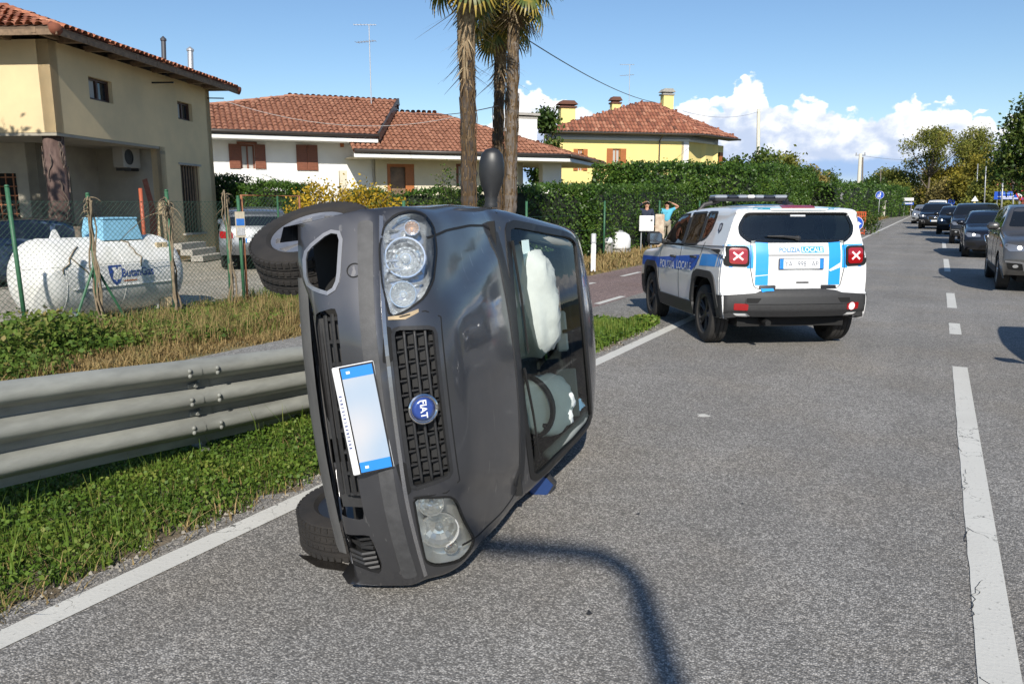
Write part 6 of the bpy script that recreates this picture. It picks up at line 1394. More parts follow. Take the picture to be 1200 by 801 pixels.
    def text(s, name, proj, txt, c, size, m, parent, wide=None, flip=1, off=.006, bold=True, rot=0.0):
        V, F = text_mesh(txt, size, bold); V = V - (V.max(0) + V.min(0)) / 2
        if wide: V[:, 0] *= wide / (V[:, 0].max() - V[:, 0].min())
        P = []
        for x, y in V: h, n = s.cast(proj, c[0] + flip * x, c[1] + y); P.append(h + n * off)
        return mesh_obj(name, P, F, m, parent)

M_TYRE = mat('tyre_rubber', (.022, .021, .020), .85, var=.25, vs=14, bump=.15, bs=60)
M_TYRE2 = mat('tyre_dusty', (.030, .026, .023), .9, col2=(.015, .014, .0135), vs=7, bump=.2, bs=80)
M_ALLOY = mat('alloy', (.42, .42, .43), .32, .75, var=.1, vs=30)
M_ALLOYB = mat('alloy_black', (.018, .018, .019), .4)
M_BRAKE = mat('brake_dark', (.02, .018, .017), .95, spec=.1)
M_TRIM = mat('trim_black', (.022, .022, .023), .55, var=.15, vs=40, bump=.06, bs=300)
M_GAP = mat('panel_gap', (.006, .006, .006), .8)
M_CHROME = mat('chrome', (.75, .75, .76), .12, 1.0)
M_REFL = mat('reflector', (.82, .83, .84), .16, .75, bump=.28, bs=22)
M_REFL2 = mat('reflector_lifted', (.92, .92, .90), .22, .35, bump=.3, bs=22)  # paler, less metallic copy brightens the lower headlight by colour
M_BOWL2 = mat('reflector_bowl_lifted', (.86, .86, .84), .14, .6)  # lower headlight's bowls, made less metallic to look lit
M_BOWL = mat('reflector_bowl', (.80, .81, .82), .10, .85)
M_LAMPG = glass('lamp_glass', (.93, .95, .96), 1.0, 0.0, .03)
M_RED = mat('lamp_red', (.30, .008, .010), .12, coat=1.0)
M_LIT = mat('lamp_lit_white', (.9, .9, .9), .2, emit=((1.0, .97, .9), 3.0))
M_LITR = mat('lamp_lit_red', (.9, .35, .35), .2, emit=((1.0, .62, .62), .9))
M_PLATE = mat('plate_white', (.80, .81, .82), .4); M_PBLUE = mat('plate_blue', (.02, .22, .66), .4); M_INK = mat('ink_black', (.012, .012, .014), .5)
def wheel(parent, c, R_, wd, rimR, out, style, m_rim, m_tyre=None, M=None, name='wheel', tread=True):
    "wheel at c, axle along +-y, out = +1/-1 outer side"
    w_ = bpy.data.objects.new(name, None); COL.objects.link(w_); KW.append(w_); w_.parent = parent; w_.matrix_basis = M if M is not None else Matrix.Translation(c)
    h = wd / 2; d = (0, out, 0); r1 = rimR * 1.03
    prof = [(r1, -h * .8), (r1 + .02, -h), (R_ * .88, -h), (R_ * .965, -h * .93), (R_ * .99, -h * .80)]
    if tread:
        for k in (-.45, -.02, .42): prof += [(R_, h * (k - .2)), (R_, h * (k - .045)), (R_ - .008, h * (k - .04)), (R_ - .008, h * (k + .04)), (R_, h * (k + .045))]
    prof += [(R_, h * .7), (R_ * .99, h * .80), (R_ * .965, h * .93), (R_ * .88, h), (r1 + .02, h), (r1, h * .8)]
    g = G(); g.lathe(prof, (0, 0, 0), d, 40, closed=True); g.build('tyre', m_tyre or M_TYRE, w_, ang=30)
    g = G(); o = h * .55
    g.lathe([(rimR * 1.03, -h * .8), (rimR, -h * .7), (rimR * .9, o * .1), (rimR * .93, h * .75), (rimR * 1.035, h * .86), (rimR * 1.03, h * .5)], (0, 0, 0), d, 36)
    if style == 'five':
        for k in range(5):
            for e in (-.16, .16):
                a = 2 * math.pi * k / 5 + e; r_ = np.array([math.cos(a), 0, math.sin(a)]); t_ = np.array([-math.sin(a), 0, math.cos(a)]); D = np.array(d, float)
                g.tube([r_ * .03 + D * o * .9, r_ * rimR * .5 + D * o * 1.0, r_ * rimR * .95 + D * h * .7], [.02, .022, .018], 6)
    elif style == 'ten':
        for k in range(9):
            a = 2 * math.pi * k / 9; r_ = np.array([math.cos(a), 0, math.sin(a)]); t_ = np.array([-math.sin(a), 0, math.cos(a)]); D = np.array(d, float)
            g.add([r_*.05 - t_*.018 + D*o, r_*.05 + t_*.018 + D*o, r_*rimR*.95 + t_*.033 + D*h*.78, r_*rimR*.95 - t_*.033 + D*h*.78, r_*.05 - t_*.018 + D*o*.5, r_*.05 + t_*.018 + D*o*.5, r_*rimR*.95 + t_*.033 + D*h*.4, r_*rimR*.95 - t_*.033 + D*h*.4], [(0,1,2,3),(4,7,6,5),(0,4,5,1),(1,5,6,2),(3,2,6,7),(0,3,7,4)])
    g.lathe([(1e-4, o * 1.25), (.045, o * 1.2), (.06, o * .9), (.06, o * .3)], (0, 0, 0), d, 16); g.build('rim', m_rim, w_, ang=35)
    g = G(); g.lathe([(1e-4, -h * .2), (rimR * .8, -h * .2), (rimR * .8, -h * .5), (rimR * .97, -h * .72), (1e-4, -h * .74)], (0, 0, 0), d, 24); g.build('brake_disc', M_BRAKE, w_)
    return w_
KW = []
def tread_blocks(w_, R_, wd):
    g = G(); n = 52
    for k in range(n):
        for (y, hw_, sk) in ((-.40, .022, 0), (.40, .022, .5), (-.12, .016, .25), (.14, .016, .75)):
            a = 2 * math.pi * (k + sk) / n; r_ = np.array([math.cos(a), 0, math.sin(a)]); t_ = np.array([-math.sin(a), 0, math.cos(a)]); g.obox(r_ * (R_ - .001) + np.array([0, y * wd * 1.75 / 2 * 1.1, 0]), t_, np.array([0, 1., 0]), r_, (.024, hw_, .010))
    o = g.build('tread_blocks', M_TYRE2, w_); o['kind'] = 'stuff'; return o
def arch_liner(parent, cx, cz, r_, y0, y1, sg, m=M_GAP):
    g = G(); n = 22; V = []; F = []
    for k in range(n + 1):
        a = R(180 * k / n); x, z = cx + r_ * math.cos(a), cz + r_ * math.sin(a); V += [(x, sg * y0, z), (x, sg * y1, z)]
    for k in range(n): F.append((2*k, 2*k+1, 2*k+3, 2*k+2))
    c0 = len(V); V.append((cx, sg * y1, cz)); F += [(2*k+1, c0, 2*k+3) for k in range(n)]
    return mesh_obj('wheel_arch_liner', V, F, m, parent)
def band(parent, name, cx, cz, r0, r1, car, sg, m, a0=-5, a1=185, th=.03, off=.012, flare=0.0):
    "arch trim that follows the body side"
    V = []; F = []; n = 28
    for k in range(n + 1):
        a = R(a0 + (a1 - a0) * k / n)
        for rr in (r0, r1):
            x, z = cx + rr * math.cos(a), max(cz + rr * math.sin(a), .2); p, nn = car.cast(('y', sg), x, max(z, car.zmin + .02)); p = np.array([x, p[1], z])
            o_ = off + (flare if rr == r0 else 0); V.append(p + np.array([0, sg * o_, 0])); 
        p = V[-2].copy(); V.append(p - np.array([0, sg * (th + .05), 0])); q = V[-2].copy(); V.append(q - np.array([0, sg * th, 0]))
    for k in range(n):
        a, b = 4 * k, 4 * k + 4; F += [(a, a+1, b+1, b), (a, b, b+2, a+2), (a+1, a+3, b+3, b+1)]
    return mesh_obj(name, V, F, m, parent, True)
def seat(parent, x, y, z, m, name='seat', sc_=1.0):
    g = G(); g.box((x, y, z + .10), (.50, .50, .18), bev=.06); a = R(18); rot = np.array([[math.cos(a), 0, math.sin(a)], [0, 1, 0], [-math.sin(a), 0, math.cos(a)]]); g.box((x + .32, y, z + .42), (.16, .48, .60), rot, bev=.07); o = g.build(name, m, parent)
    g = G(); g.box((x + .44, y, z + .82), (.10, .27, .19), rot, bev=.045)
    for e in (-.07, .07): g.cyl((x + .41, y + e, z + .66), (x + .43, y + e, z + .76), .008, n=6)
    g.build('headrest', m, o); return o

# ------------------------------------------------------------------ the overturned hatchback
def paint(name, col, metal=.55, rough=.32, dust=.35, dustcol=(.10, .098, .095), scratch=True, coat=.9):
    m = bpy.data.materials.new(name); m.use_nodes = True; t = m.node_tree; b = t.nodes['Principled BSDF']; L = t.links.new; co = t.nodes.new('ShaderNodeTexCoord')
    def nz(s, d, st=None):
        n = t.nodes.new('ShaderNodeTexNoise'); n.inputs['Scale'].default_value = s; n.inputs['Detail'].default_value = d; v = co.outputs['Object']
        if st: mp = t.nodes.new('ShaderNodeMapping'); mp.inputs['Scale'].default_value = st; L(v, mp.inputs[0]); v = mp.outputs[0]
        L(v, n.inputs['Vector']); return n.outputs['Fac']
    def mr(x, a, b_, c, d):
        n = t.nodes.new('ShaderNodeMapRange'); L(x, n.inputs[0])
        for i, v in enumerate((a, b_, c, d)): n.inputs[i+1].default_value = v
        return n.outputs[0]
    mx = t.nodes.new('ShaderNodeMix'); mx.data_type = 'RGBA'; d_ = mr(nz(3.5, 6), .35, .75, 0, dust); L(d_, mx.inputs[0]); mx.inputs[6].default_value = (*col, 1); mx.inputs[7].default_value = (*dustcol, 1)
    src = mx.outputs[2]
    if scratch:
        vo = t.nodes.new('ShaderNodeTexVoronoi'); vo.inputs['Scale'].default_value = 26; L(co.outputs['Object'], vo.inputs['Vector'])
        sp = t.nodes.new('ShaderNodeMath'); sp.operation = 'MULTIPLY'; L(mr(vo.outputs['Distance'], .03, .06, 1, 0), sp.inputs[0]); sc2 = t.nodes.new('ShaderNodeSeparateColor'); L(vo.outputs['Color'], sc2.inputs[0]); L(mr(sc2.outputs[0], .90, .92, 0, .8), sp.inputs[1])
        s2 = t.nodes.new('ShaderNodeMath'); s2.operation = 'MAXIMUM'; L(sp.outputs[0], s2.inputs[0]); L(mr(nz(2.0, 3, (14, 1.2, 14)), .665, .70, 0, .34), s2.inputs[1])
        m2 = t.nodes.new('ShaderNodeMix'); m2.data_type = 'RGBA'; L(s2.outputs[0], m2.inputs[0]); L(src, m2.inputs[6]); m2.inputs[7].default_value = (.30, .29, .28, 1); src = m2.outputs[2]
    L(src, b.inputs['Base Color']); b.inputs['Metallic'].default_value = metal; L(mr(nz(3.5, 6), .3, .75, rough, rough + .25), b.inputs['Roughness']); b.inputs['Coat Weight'].default_value = coat; L(mr(nz(5, 5), .35, .8, .03, .25), b.inputs['Coat Roughness'])
    return m
def crashed_car():
    Rm = np.array([[-.436, -.110, .893], [.899, -.005, .438], [-.025, .994, .105]])
    u_, _, vt = np.linalg.svd(Rm); Rm = u_ @ vt
    T = np.array([-2.283, 2.030, .792])
    M = Matrix([[*Rm[0], T[0]], [*Rm[1], T[1]], [*Rm[2], T[2]], [0, 0, 0, 1]])
    root = empty('car', label='overturned dark grey hatchback lying on its side with airbags blown', cat='car', M=M)
    mp = paint('paint_grey', (.080, .081, .090), .72, .36, .42, (.105, .103, .10)); mb = mp
    sil = [(.14,.278,.14,.015,.0), (.075,.288,.17,.02,.0), (.035,.33,.20,.04,.01), (.012,.42,.22,.05,.01), (.0,.50,.235,.05,.01), (.002,.555,.24,.03,.012), (.028,.585,.24,.03,.014), (.05,.62,.235,.045,.02), (.095,.71,.225,.06,.025), (.145,.765,.215,.08,.03), (.24,.81,.20,.10,.035), (.42,.865,.17,.11,.045), (.66,.93,.12,.11,.05), (.90,.985,.10,.10,.05), (.98,1.0,.105,.09,.045),
           (1.02,1.015,.11,.08,.04), (1.18,1.105,.11,.09,.035), (1.41,1.225,.105,.10,.035), (1.66,1.345,.095,.11,.035), (1.78,1.40,.08,.12,.035), (1.95,1.445,.05,.12,.04), (2.3,1.478,.02,.12,.045), (2.7,1.48,.0,.12,.045), (3.1,1.45,-.03,.12,.04), (3.42,1.395,-.06,.12,.035), (3.56,1.345,-.10,.10,.03), (3.64,1.22,-.13,.09,.02), (3.73,1.02,-.15,.08,.02), (3.78,.85,-.16,.07,.01), (3.83,.62,-.18,.05,.01), (3.835,.45,-.18,.05,.01), (3.78,.28,-.16,.04,0)]
    side = [(.15,.90), (.25,.95), (.38,.982), (.5,1.0), (.62,1.0), (.76,.988), (.88,.962), (.98,.93), (1.08,.885), (1.2,.83), (1.32,.775), (1.42,.73), (1.5,.69)]
    plan = [(0, .955), (.35, .965), (.75, .985), (1.2, .995), (2.4, 1.0), (3.0, .985), (3.9, .93)]
    zb = [(0, .262), (.22, .262), (.44, .262), (1.1, .19), (2.7, .20), (3.5, .26), (3.9, .28)]
    def sculpt(A):
        x, y, z = A[..., 0], A[..., 1], A[..., 2]
        hood = np.clip((x - .12) / .12, 0, 1) * np.clip((1.08 - x) / .15, 0, 1) * (z > .66)
        yc = .33 + .27 * np.clip((x - .1) / .95, 0, 1); A[..., 2] += hood * .020 * (1 / (1 + np.exp((y - yc) / .016)))
        # bonnet dips to the wings
        A[..., 2] -= hood * .006 * np.exp(-((y - (yc + .07)) / .05) ** 2)
        # headlamp eyebrow, bumper crease and knocks
        A[..., 0] += .010 * np.sin(9 * y + 3 * z) * np.clip((.3 - x) / .3, 0, 1) * (z < .6) * (y > .2)
        return A
    def post(P):
        x, y, z = P[..., 0], P[..., 1], P[..., 2]; low = np.clip((.36 - z) / .10, 0, 1) * np.clip((.50 - x) / .1, 0, 1); t_ = np.clip((np.abs(y) - .40) / .22, 0, 1)
        P[..., 2] -= low * np.where(y > 0, .075, .012) * t_ * t_ * (3 - 2 * t_); return P
    car = Car(sil, side, .83, zb, 210, 20, 9, 30, sculpt, plan, None, post); car.zmin = .2
    fx = ('x', 1); SR, SLf = ('y', 1), ('y', -1)
    fogR = rpoly([(.475, .375), (.52, .275), (.65, .27), (.722, .375), (.71, .425), (.52, .41)], .03, 3); fogL = rpoly([(-.50, .405), (-.50, .272), (-.645, .275), (-.715, .40), (-.66, .42)], .02, 3)
    intake = rpoly([(.41, .30), (.43, .40), (-.43, .40), (-.41, .285)], .025, 3)
    HL = [(.365, .598), (.385, .66), (.425, .725), (.485, .758), (.60, .772), (.70, .765), (.755, .735), (.772, .69), (.762, .63), (.725, .588), (.64, .570), (.50, .575)]
    hlR = rpoly(HL, .02, 3); hlL = rpoly([(-.362, .600), (-.395, .735), (-.43, .752), (-.66, .782), (-.705, .775), (-.735, .73), (-.722, .625), (-.69, .592)], [.015, .02, .03, .02, .03, .03, .04, .04], 3)
    gr = rpoly([(.325, .600), (.305, .752), (-.305, .752), (-.325, .600)], .025, 4)
    ws = rpoly([(.70, 1.022), (.585, 1.395), (-.585, 1.395), (-.70, 1.022)], [.05, .07, .07, .05], 4)
    sw1 = rpoly([(1.42, 1.02), (2.02, 1.385), (2.12, 1.39), (2.12, .985)], .03, 3); sw2 = rpoly([(2.2, .985), (2.2, 1.39), (2.9, 1.365), (3.12, 1.27), (3.18, 1.03)], .05, 3)
    rw = rpoly([(-.58, 1.02), (-.50, 1.29), (.50, 1.29), (.58, 1.02)], .06, 4)
    arF = circ(.76, .30, .335, 40); arR = circ(3.19, .30, .335, 40)
    holes = [(fx, fogR), (fx, fogL), (fx, intake), (fx, gr), (fx, hlR), (fx, hlL), (fx, ws), (('x', -1), rw)]
    for s_ in (SR, SLf): holes += [(s_, arF), (s_, arR), (s_, sw1), (s_, sw2)]
    car.body('body', mp, root, holes)
    # inner skins so that nothing is see-through behind the nose
    g = G(); g.box((.62, 0, .52), (.05, 1.0, .62)); g.box((.415, .60, .36), (.02, .28, .26)); g.box((.41, -.62, .36), (.02, .34, .22)); g.box((.46, 0, .36), (.3, .8, .2)); g.box((.52, 0, .70), (.3, 1.1, .10)); g.box((1.02, 0, .60), (.06, 1.42, .74));  g.build('engine_bay', M_GAP, root)
    g = G(); g.box((2.05, 0, .235), (2.4, 1.36, .03)); g.box((3.3, 0, .30), (.75, 1.1, .03)); g.box((.5, 0, .22), (.6, .80, .02)); g.build('underbody', mat('underbody', (.035, .034, .033), .85, var=.4, vs=9), root)
    g = G(); sp = [(.17, y, .205 - .035 * (1 - (y / .62) ** 2)) for y in np.linspace(-.60, .55, 9)]; V = []
    for (x, y, z) in sp: V += [(x - .03, y, z + .075), (x, y, z + .035), (x + .08, y, z + .0)]
    g.add(V, [(3*i+j, 3*i+j+1, 3*i+j+4, 3*i+j+3) for i in range(8) for j in range(2)]); g.build('splash_guard', mat('guard_grey', (.105, .103, .10), .6, var=.3, vs=7, stretch=(1, .3, 1)), root, smooth=True)
    g = G(); g.box((.24, .0, .225), (.03, 1.0, .03), bev=.008); g.build('cross_bar', mat('guard_steel', (.30, .30, .30), .4, .6, var=.2), root)
    # bonnet shut lines and wing gaps
    for sg in (1, -1):
        car.strip('panel_gap', ('z', 1), [(.27, sg * .655), (.45, sg * .68), (.72, sg * .695), (.93, sg * .69), (1.0, sg * .67)], .011 if sg > 0 else .006, M_GAP, root, .002)
    car.strip('panel_gap', fx, [(y, .775 - .10 * max(0, abs(y) - .335) * 0) for y in np.linspace(-.34, .34, 15)], .005, M_GAP, root, .0015)
    for sg in (1, -1):
        car.strip('panel_gap', fx, [(sg * .34, .775), (sg * .375, .72), (sg * .36, .60)], .005, M_GAP, root, .0015)
        car.strip('panel_gap', ('y', sg), [(1.14, .98), (1.16, .7), (1.14, .25)], .006, M_GAP, root); car.strip('panel_gap', ('y', sg), [(2.16, .97), (2.16, .25)], .006, M_GAP, root); car.strip('panel_gap', ('y', sg), [(2.95, .95), (2.85, .6), (2.80, .25)], .006, M_GAP, root)
        car.strip('door_moulding', ('y', sg), [(1.2, .55), (2.85, .56)], .06, M_TRIM, root, .012, th=.02)
        for (x, nm) in ((2.02, 'door_handle'), (2.72, 'door_handle')): p, n = car.cast(('y', sg), x, .86); g = G(); g.box(p + n * .02, (.17, .03, .035), bev=.01); g.build(nm, M_TRIM, root)
    # rubber strip along the bumper, upper bumper slot
    rub = rpoly([(.745, .49), (.745, .548), (-.745, .548), (-.745, .49)], .02, 3); car.patch('bumper_strip', fx, rub, mat('bumper_rubber', (.06, .06, .062), .62, var=.2, vs=20, bump=.1, bs=200), root, .005, .012, .05)
    for sg in (1, -1):
        sl_ = rpoly([(sg * .34, .575), (sg * .20, .558), (sg * .20, .592), (sg * .33, .598)][::sg], .01, 2); car.patch('bumper_slot', fx, sl_, M_GAP, root, .0025, 0, .04)
    car.strip('bumper_lip', fx, [(y, .576) for y in np.linspace(.76, -.76, 31)], .016, mat('ledge_highlight', (.42, .42, .43), .22, .8), root, .003)  # pale metallic strip paints the highlight along the bumper ledge
    p_, n_ = car.cast(fx, .56, .475); g = G(); u1, v1, d1 = frame_from(n_); g.lathe([(.030, .0), (.030, .0022), (.026, .0022), (.026, .0)], p_ + n_ * .0012, n_, 24, closed=True); g.build('tow_cap', M_GAP, root)
    # fog lamp bays
    car.strip('fog_bezel', fx, fogR, .016, mat('bezel_satin', (.30, .30, .31), .38, .7), root, .004, closed=True, th=.008, res=.03)
    arch_liner(root, .76, .30, .345, .69, .40, 1); arch_liner(root, .76, .30, .345, .69, .40, -1); arch_liner(root, 3.19, .30, .345, .69, .40, 1); arch_liner(root, 3.19, .30, .345, .69, .40, -1)
    g = G(); V = []; k = len(fogL)
    pts = [car.cast(fx, *q)[0] for q in fogL]; ctr = np.mean(pts, 0) + [.05, 0, 0]; g.add([*[p for p in pts], *[p * .88 + ctr * .12 + [.05, 0, 0] for p in pts]], [(i, (i+1) % k, k + (i+1) % k, k + i) for i in range(k)] + [tuple(range(k, 2*k))]); fi = g.build('fog_insert', M_TRIM, root)
    for j in range(7):
        y = -.52 - .026 * j; a, b = car.cast(fx, y, .285)[0], car.cast(fx, y - .012, .395)[0]; g = G(); g.tube([a + [.035, 0, 0], (a + b) / 2 + [.018, -.008, 0], b + [.035, 0, 0]], .009, 6); g.build('fin', M_TRIM, fi)
    # lower intake with broken grille
    g = G(); pi_ = [(y, z) for z in (.30, .345, .39) for y in (-.41, .41)]
    for z in (.305, .335, .365): g.tube([car.cast(fx, y, z)[0] + [.045, 0, 0] for y in np.linspace(-.33, .40, 12)], .009, 6)
    for y in np.linspace(-.33, .38, 9): g.tube([car.cast(fx, y, z)[0] + [.05, 0, 0] for z in (.29, .35, .40)], .009, 6)
    g.build('intake_grille', M_TRIM, root)
    g = G(); y0 = -.20; g.prism([(-.20, .285), (-.385, .30), (-.40, .385), (-.33, .375), (-.20, .40)], (.075, 0, 0), np.array([0, 1., 0]), np.array([.12, 0, 1.]), .012); g.build('broken_insert', M_TRIM, root)
    g = G(); g.prism([(.40, .285), (-.10, .283), (-.10, .40), (.36, .40)], (.075, 0, 0), np.array([0, 1., 0]), np.array([.12, 0, 1.]), .012); g.build('intake_panel', M_TRIM, root)
    # number plate in its holder, knocked askew
    pc = car.cast(fx, 0, .465)[0] + [-.022, 0, 0]; tl = R(-4); pu = np.array([.0, math.cos(tl), math.sin(tl)]); pv = np.array([.22, -math.sin(tl), math.cos(tl)]); pv /= np.linalg.norm(pv); pn = -np.cross(pu, pv); pn = pn if pn[0] < 0 else -pn
    g = G(); g.obox(pc - pn * .004, pu, pv, pn, (.425, .158, .012), .004); g.build('plate_holder', M_SWHITE, root)
    g = G(); g.obox(pc + pn * .004 + pv * .012, pu, pv, pn, (.42, .130, .006)); g.build('plate_frame', M_INK, root)
    def platemat():
        m = mat('plate_plain', (.74, .77, .80), .5); t = m.node_tree; b = t.nodes['Principled BSDF']; co = t.nodes.new('ShaderNodeTexCoord'); n = t.nodes.new('ShaderNodeTexNoise'); n.inputs['Scale'].default_value = 5; n.inputs['Detail'].default_value = 0; t.links.new(co.outputs['Object'], n.inputs[0]); rp = t.nodes.new('ShaderNodeValToRGB'); rp.color_ramp.elements[0].position = .3; rp.color_ramp.elements[1].position = .7; rp.color_ramp.elements[0].color = (.32, .40, .50, 1); rp.color_ramp.elements[1].color = (.50, .49, .50, 1); t.links.new(n.outputs['Fac'], rp.inputs[0]); t.links.new(rp.outputs[0], b.inputs['Base Color']); return m
    g = G(); g.obox(pc + pn * .008 + pv * .012, pu, pv, pn, (.408, .118, .004)); pl_ = g.build('number_plate', platemat(), root)
    for s_ in (-1, 1):
        g = G(); g.obox(pc + pn * .0085 + pv * .012 + pu * s_ * .184, pu, pv, pn, (.040, .118, .0046)); g.build('blue_band', M_PBLUE, pl_)
        g = G(); g.obox(pc + pn * .0108 - pv * .022 + pu * s_ * .186, pu, pv, pn, (.010, .014, .001), .0004); g.build('band_mark', M_SWHITE, pl_)
    g = G(); rr_ = np.random.default_rng(4)
    for k in range(15): g.obox(pc + pn * .0026 - pv * .068 + pu * (.10 - .0145 * k), pu, pv, pn, (.0045 * rr_.uniform(.6, 1.4), .011, .001))
    g.build('holder_print', mat('print_navy', (.05, .07, .2), .5), root)['kind'] = 'stuff'
    # grille and badge
    gk = len(gr); pts = [car.cast(fx, *q)[0] for q in gr]; g = G(); ins = [p + [.05, 0, 0] for p in pts]; g.add(pts + ins, [(i, (i+1) % gk, gk + (i+1) % gk, gk + i) for i in range(gk)] + [tuple(range(gk, 2*gk))]); grille = g.build('grille', M_GAP, root)
    car.strip('grille_frame', fx, gr, .016, M_TRIM, root, .004, closed=True, th=.015, res=.02)
    for z in (.638, .676, .714): g = G(); g.tube([car.cast(fx, y, z)[0] + [.012, 0, 0] for y in np.linspace(-.315, .315, 18)], .0065, 8); g.build('bar', M_TRIM, grille, smooth=True)
    for k, y in enumerate(np.linspace(-.285, .285, 11)):
        for j, (za, zb_) in enumerate(((.604, .634), (.642, .672), (.680, .710), (.718, .748))):
            g = G(); yy = y + (.013 if j % 2 else 0); a, b = car.cast(fx, yy, za)[0], car.cast(fx, yy, zb_)[0]; g.tube([a + [.024, 0, 0], b + [.024, 0, 0]], .0048, 6); g.build('mesh_bar', M_TRIM, grille)
            g = G(); yb = y + .030 + (.013 if j % 2 else 0)
            if yb < .30: a, b = car.cast(fx, yb, za + .004)[0], car.cast(fx, yb, zb_ - .002)[0]; g.prism([(yb - .021, za + .002), (yb + .021, za + .002), (yb + .021, zb_ - .002), (yb - .021, zb_ - .002)], (float(a[0] + b[0]) / 2 + .040, 0, 0), np.array([0, 1., 0]), _z, .004); g.build('mesh_plate', mat('grille_grey', (.015, .015, .0155), .6), grille)
    bp, bn = car.cast(fx, .0, .676); bp = bp + bn * .012; bu = np.array([0, -1., 0]); bv = np.cross(bn, bu); 
    g = G(); g.lathe([(1e-4, 0), (.060, 0), (.060, .012), (.054, .016), (.050, .012), (1e-4, .012)], bp, bn, 36); bd = g.build('badge', M_CHROME, root, ang=40)
    g = G(); g.lathe([(1e-4, .0145), (.030, .0142), (.048, .0128)], bp, bn, 32); g.build('badge_disc', mat('badge_blue', (.02, .055, .25), .25, coat=1.0), bd, smooth=True)
    text_at('badge_letters', 'FIAT', .038, bp + bn * .0152, bu, bv, M_SWHITE, bd, bold=True, wide=.072)
    # headlamps
    for sg, hp in ((1, hlR), (-1, hlL)):
        k = len(hp); pts = [car.cast(fx, *q)[0] for q in hp]; nn_ = [car.cast(fx, *q)[1] for q in hp]; ctr = np.mean(pts, 0)
        hd = empty('headlight', label='lower headlight with bowl and lens brightened by colour' if sg < 0 else 'headlight pushed out of place showing a bright bowl'); hd.parent = root
        back = [p * .86 + ctr * .14 + [.075, 0, 0] for p in pts]; g = G(); g.add(pts + back, [(i, (i+1) % k, k + (i+1) % k, k + i) for i in range(k)] + [tuple(range(k, 2*k))]); g.build('bowl', M_REFL if sg > 0 else M_REFL2, hd)
        for (y, z, r_, dp, nm) in ((.60, .668, .078, .035, 'main_reflector'), (.455, .655, .050, .03, 'inner_reflector'), (.715, .70, .030, .02, 'indicator')):
            y = y if sg > 0 else y * .93; z = z if sg > 0 else z + .012; c_, n_ = car.cast(fx, sg * y, z); c_ = c_ - n_ * .035; ax_ = (n_ + np.array([-1.5, 0, 0])); ax_ /= np.linalg.norm(ax_)
            g = G(); g.lathe([(r_, .012), (r_ * .96, .0), (r_ * .82, -dp * .28), (r_ * .80, -dp * .34), (r_ * .55, -dp * .72), (r_ * .53, -dp * .80), (r_ * .3, -dp), (1e-4, -dp)], c_, ax_, 15, caps=False); g.lathe([(r_ * 1.06, .006), (r_ * 1.05, .016), (r_ * .98, .016), (r_ * .97, .004)], c_, ax_, 28, closed=True); ro = g.build(nm, M_BOWL if sg > 0 else M_BOWL2, hd)
            g = G(); g.ball(c_ - ax_ * dp * .4, r_ * .24, 10, 6); g.build('bulb', mat('bulb_glass', (.55, .58, .60), .1, .3) if nm != 'indicator' else mat('bulb_amber', (.7, .42, .28), .2), ro, smooth=True)
        for j in range(9):
            a_ = .40 + .04 * j; c0, n0 = car.cast(fx, sg * min(a_, .74), .605); c1, n1 = car.cast(fx, sg * min(a_ + .01, .75), .745 if a_ > .48 else .70); 
            if sg > 0: g = G(); g.tube([c0 - n0 * .045, (c0 + c1) / 2 - (n0 + n1) / 2 * .07, c1 - n1 * .045], .0075, 5); g.build('facet', M_REFL, hd)
        car.patch('lens', fx, hp, M_LAMPG if sg > 0 else glass('lamp_glass_lifted', (.97, .97, .94), .8, .04, .02), hd, .003, .008, .04)  # lower lens tinted whiter to brighten that lamp
        car.strip('lamp_seal', fx, hp, .009, M_GAP, root, .003, closed=True, th=.012, res=.02)
    g = G(); q = [car.cast(fx, y, z)[0] for y, z in ((.36, .59), (.352, .65), (.372, .70), (.385, .70), (.37, .64), (.372, .59))]; g.add([p + [.004 - .006, 0, 0] for p in q], [tuple(range(6))]); g.build('torn_edge', mat('torn_plastic', (.42, .32, .20), .8, var=.3), root)
    # cowl, windscreen, wipers
    cw = [(y, 1.003 - .055 * (abs(y) / .72) ** 2.2) for y in np.linspace(-.72, .72, 19)]
    cowl = rpoly([(.945, .64), (1.07, .66), (1.05, .4), (1.02, 0), (1.05, -.4), (1.07, -.66), (.945, -.64), (.915, -.4), (.905, 0), (.915, .4)], .01, 1); car.patch('cowl', ('z', 1), cowl, M_TRIM, root, .004, .02, .05)
    car.strip('windscreen_seal', fx, ws, .042, mat('seal_black', (.012, .012, .012), .45), root, .004, closed=True, th=.02, res=.03)
    car.patch('windscreen', fx, ws, glass('windscreen_glass', (.88, .96, .92), .9, 0.0, .02), root, -.006, .004, .06)
    for (y0, y1, x0) in ((.60, .02, 0), (-.05, -.58, 0)):
        a, n1 = car.cast(fx, y0, 1.03); b, n2 = car.cast(fx, y1, 1.06); g = G(); g.tube([a + n1 * .015, (a + b) / 2 + n1 * .02, b + n2 * .012], [.009, .007, .005], 6); g.build('wiper', M_GAP, root)
    # stickers in the windscreen
    def on_ws(y, z, off): p, n = car.cast(fx, y, z); return p + n * off, n
    c_, n_ = on_ws(.50, 1.115, -.012); uu = np.array([0, 1., 0]); vv = np.cross(n_, uu); vv = vv if vv[2] > 0 else -vv
    g = G(); g.obox(c_, uu, vv, n_, (.20, .075, .003)); g.build('parking_disc', mat('sticker_pale', (.60, .74, .72), .5), root); g = G(); g.obox(c_ - uu * .075 + n_ * .002, uu, vv, n_, (.075, .075, .003)); g.build('sticker_blue', mat('sticker_blue', (.02, .22, .62), .5), root)
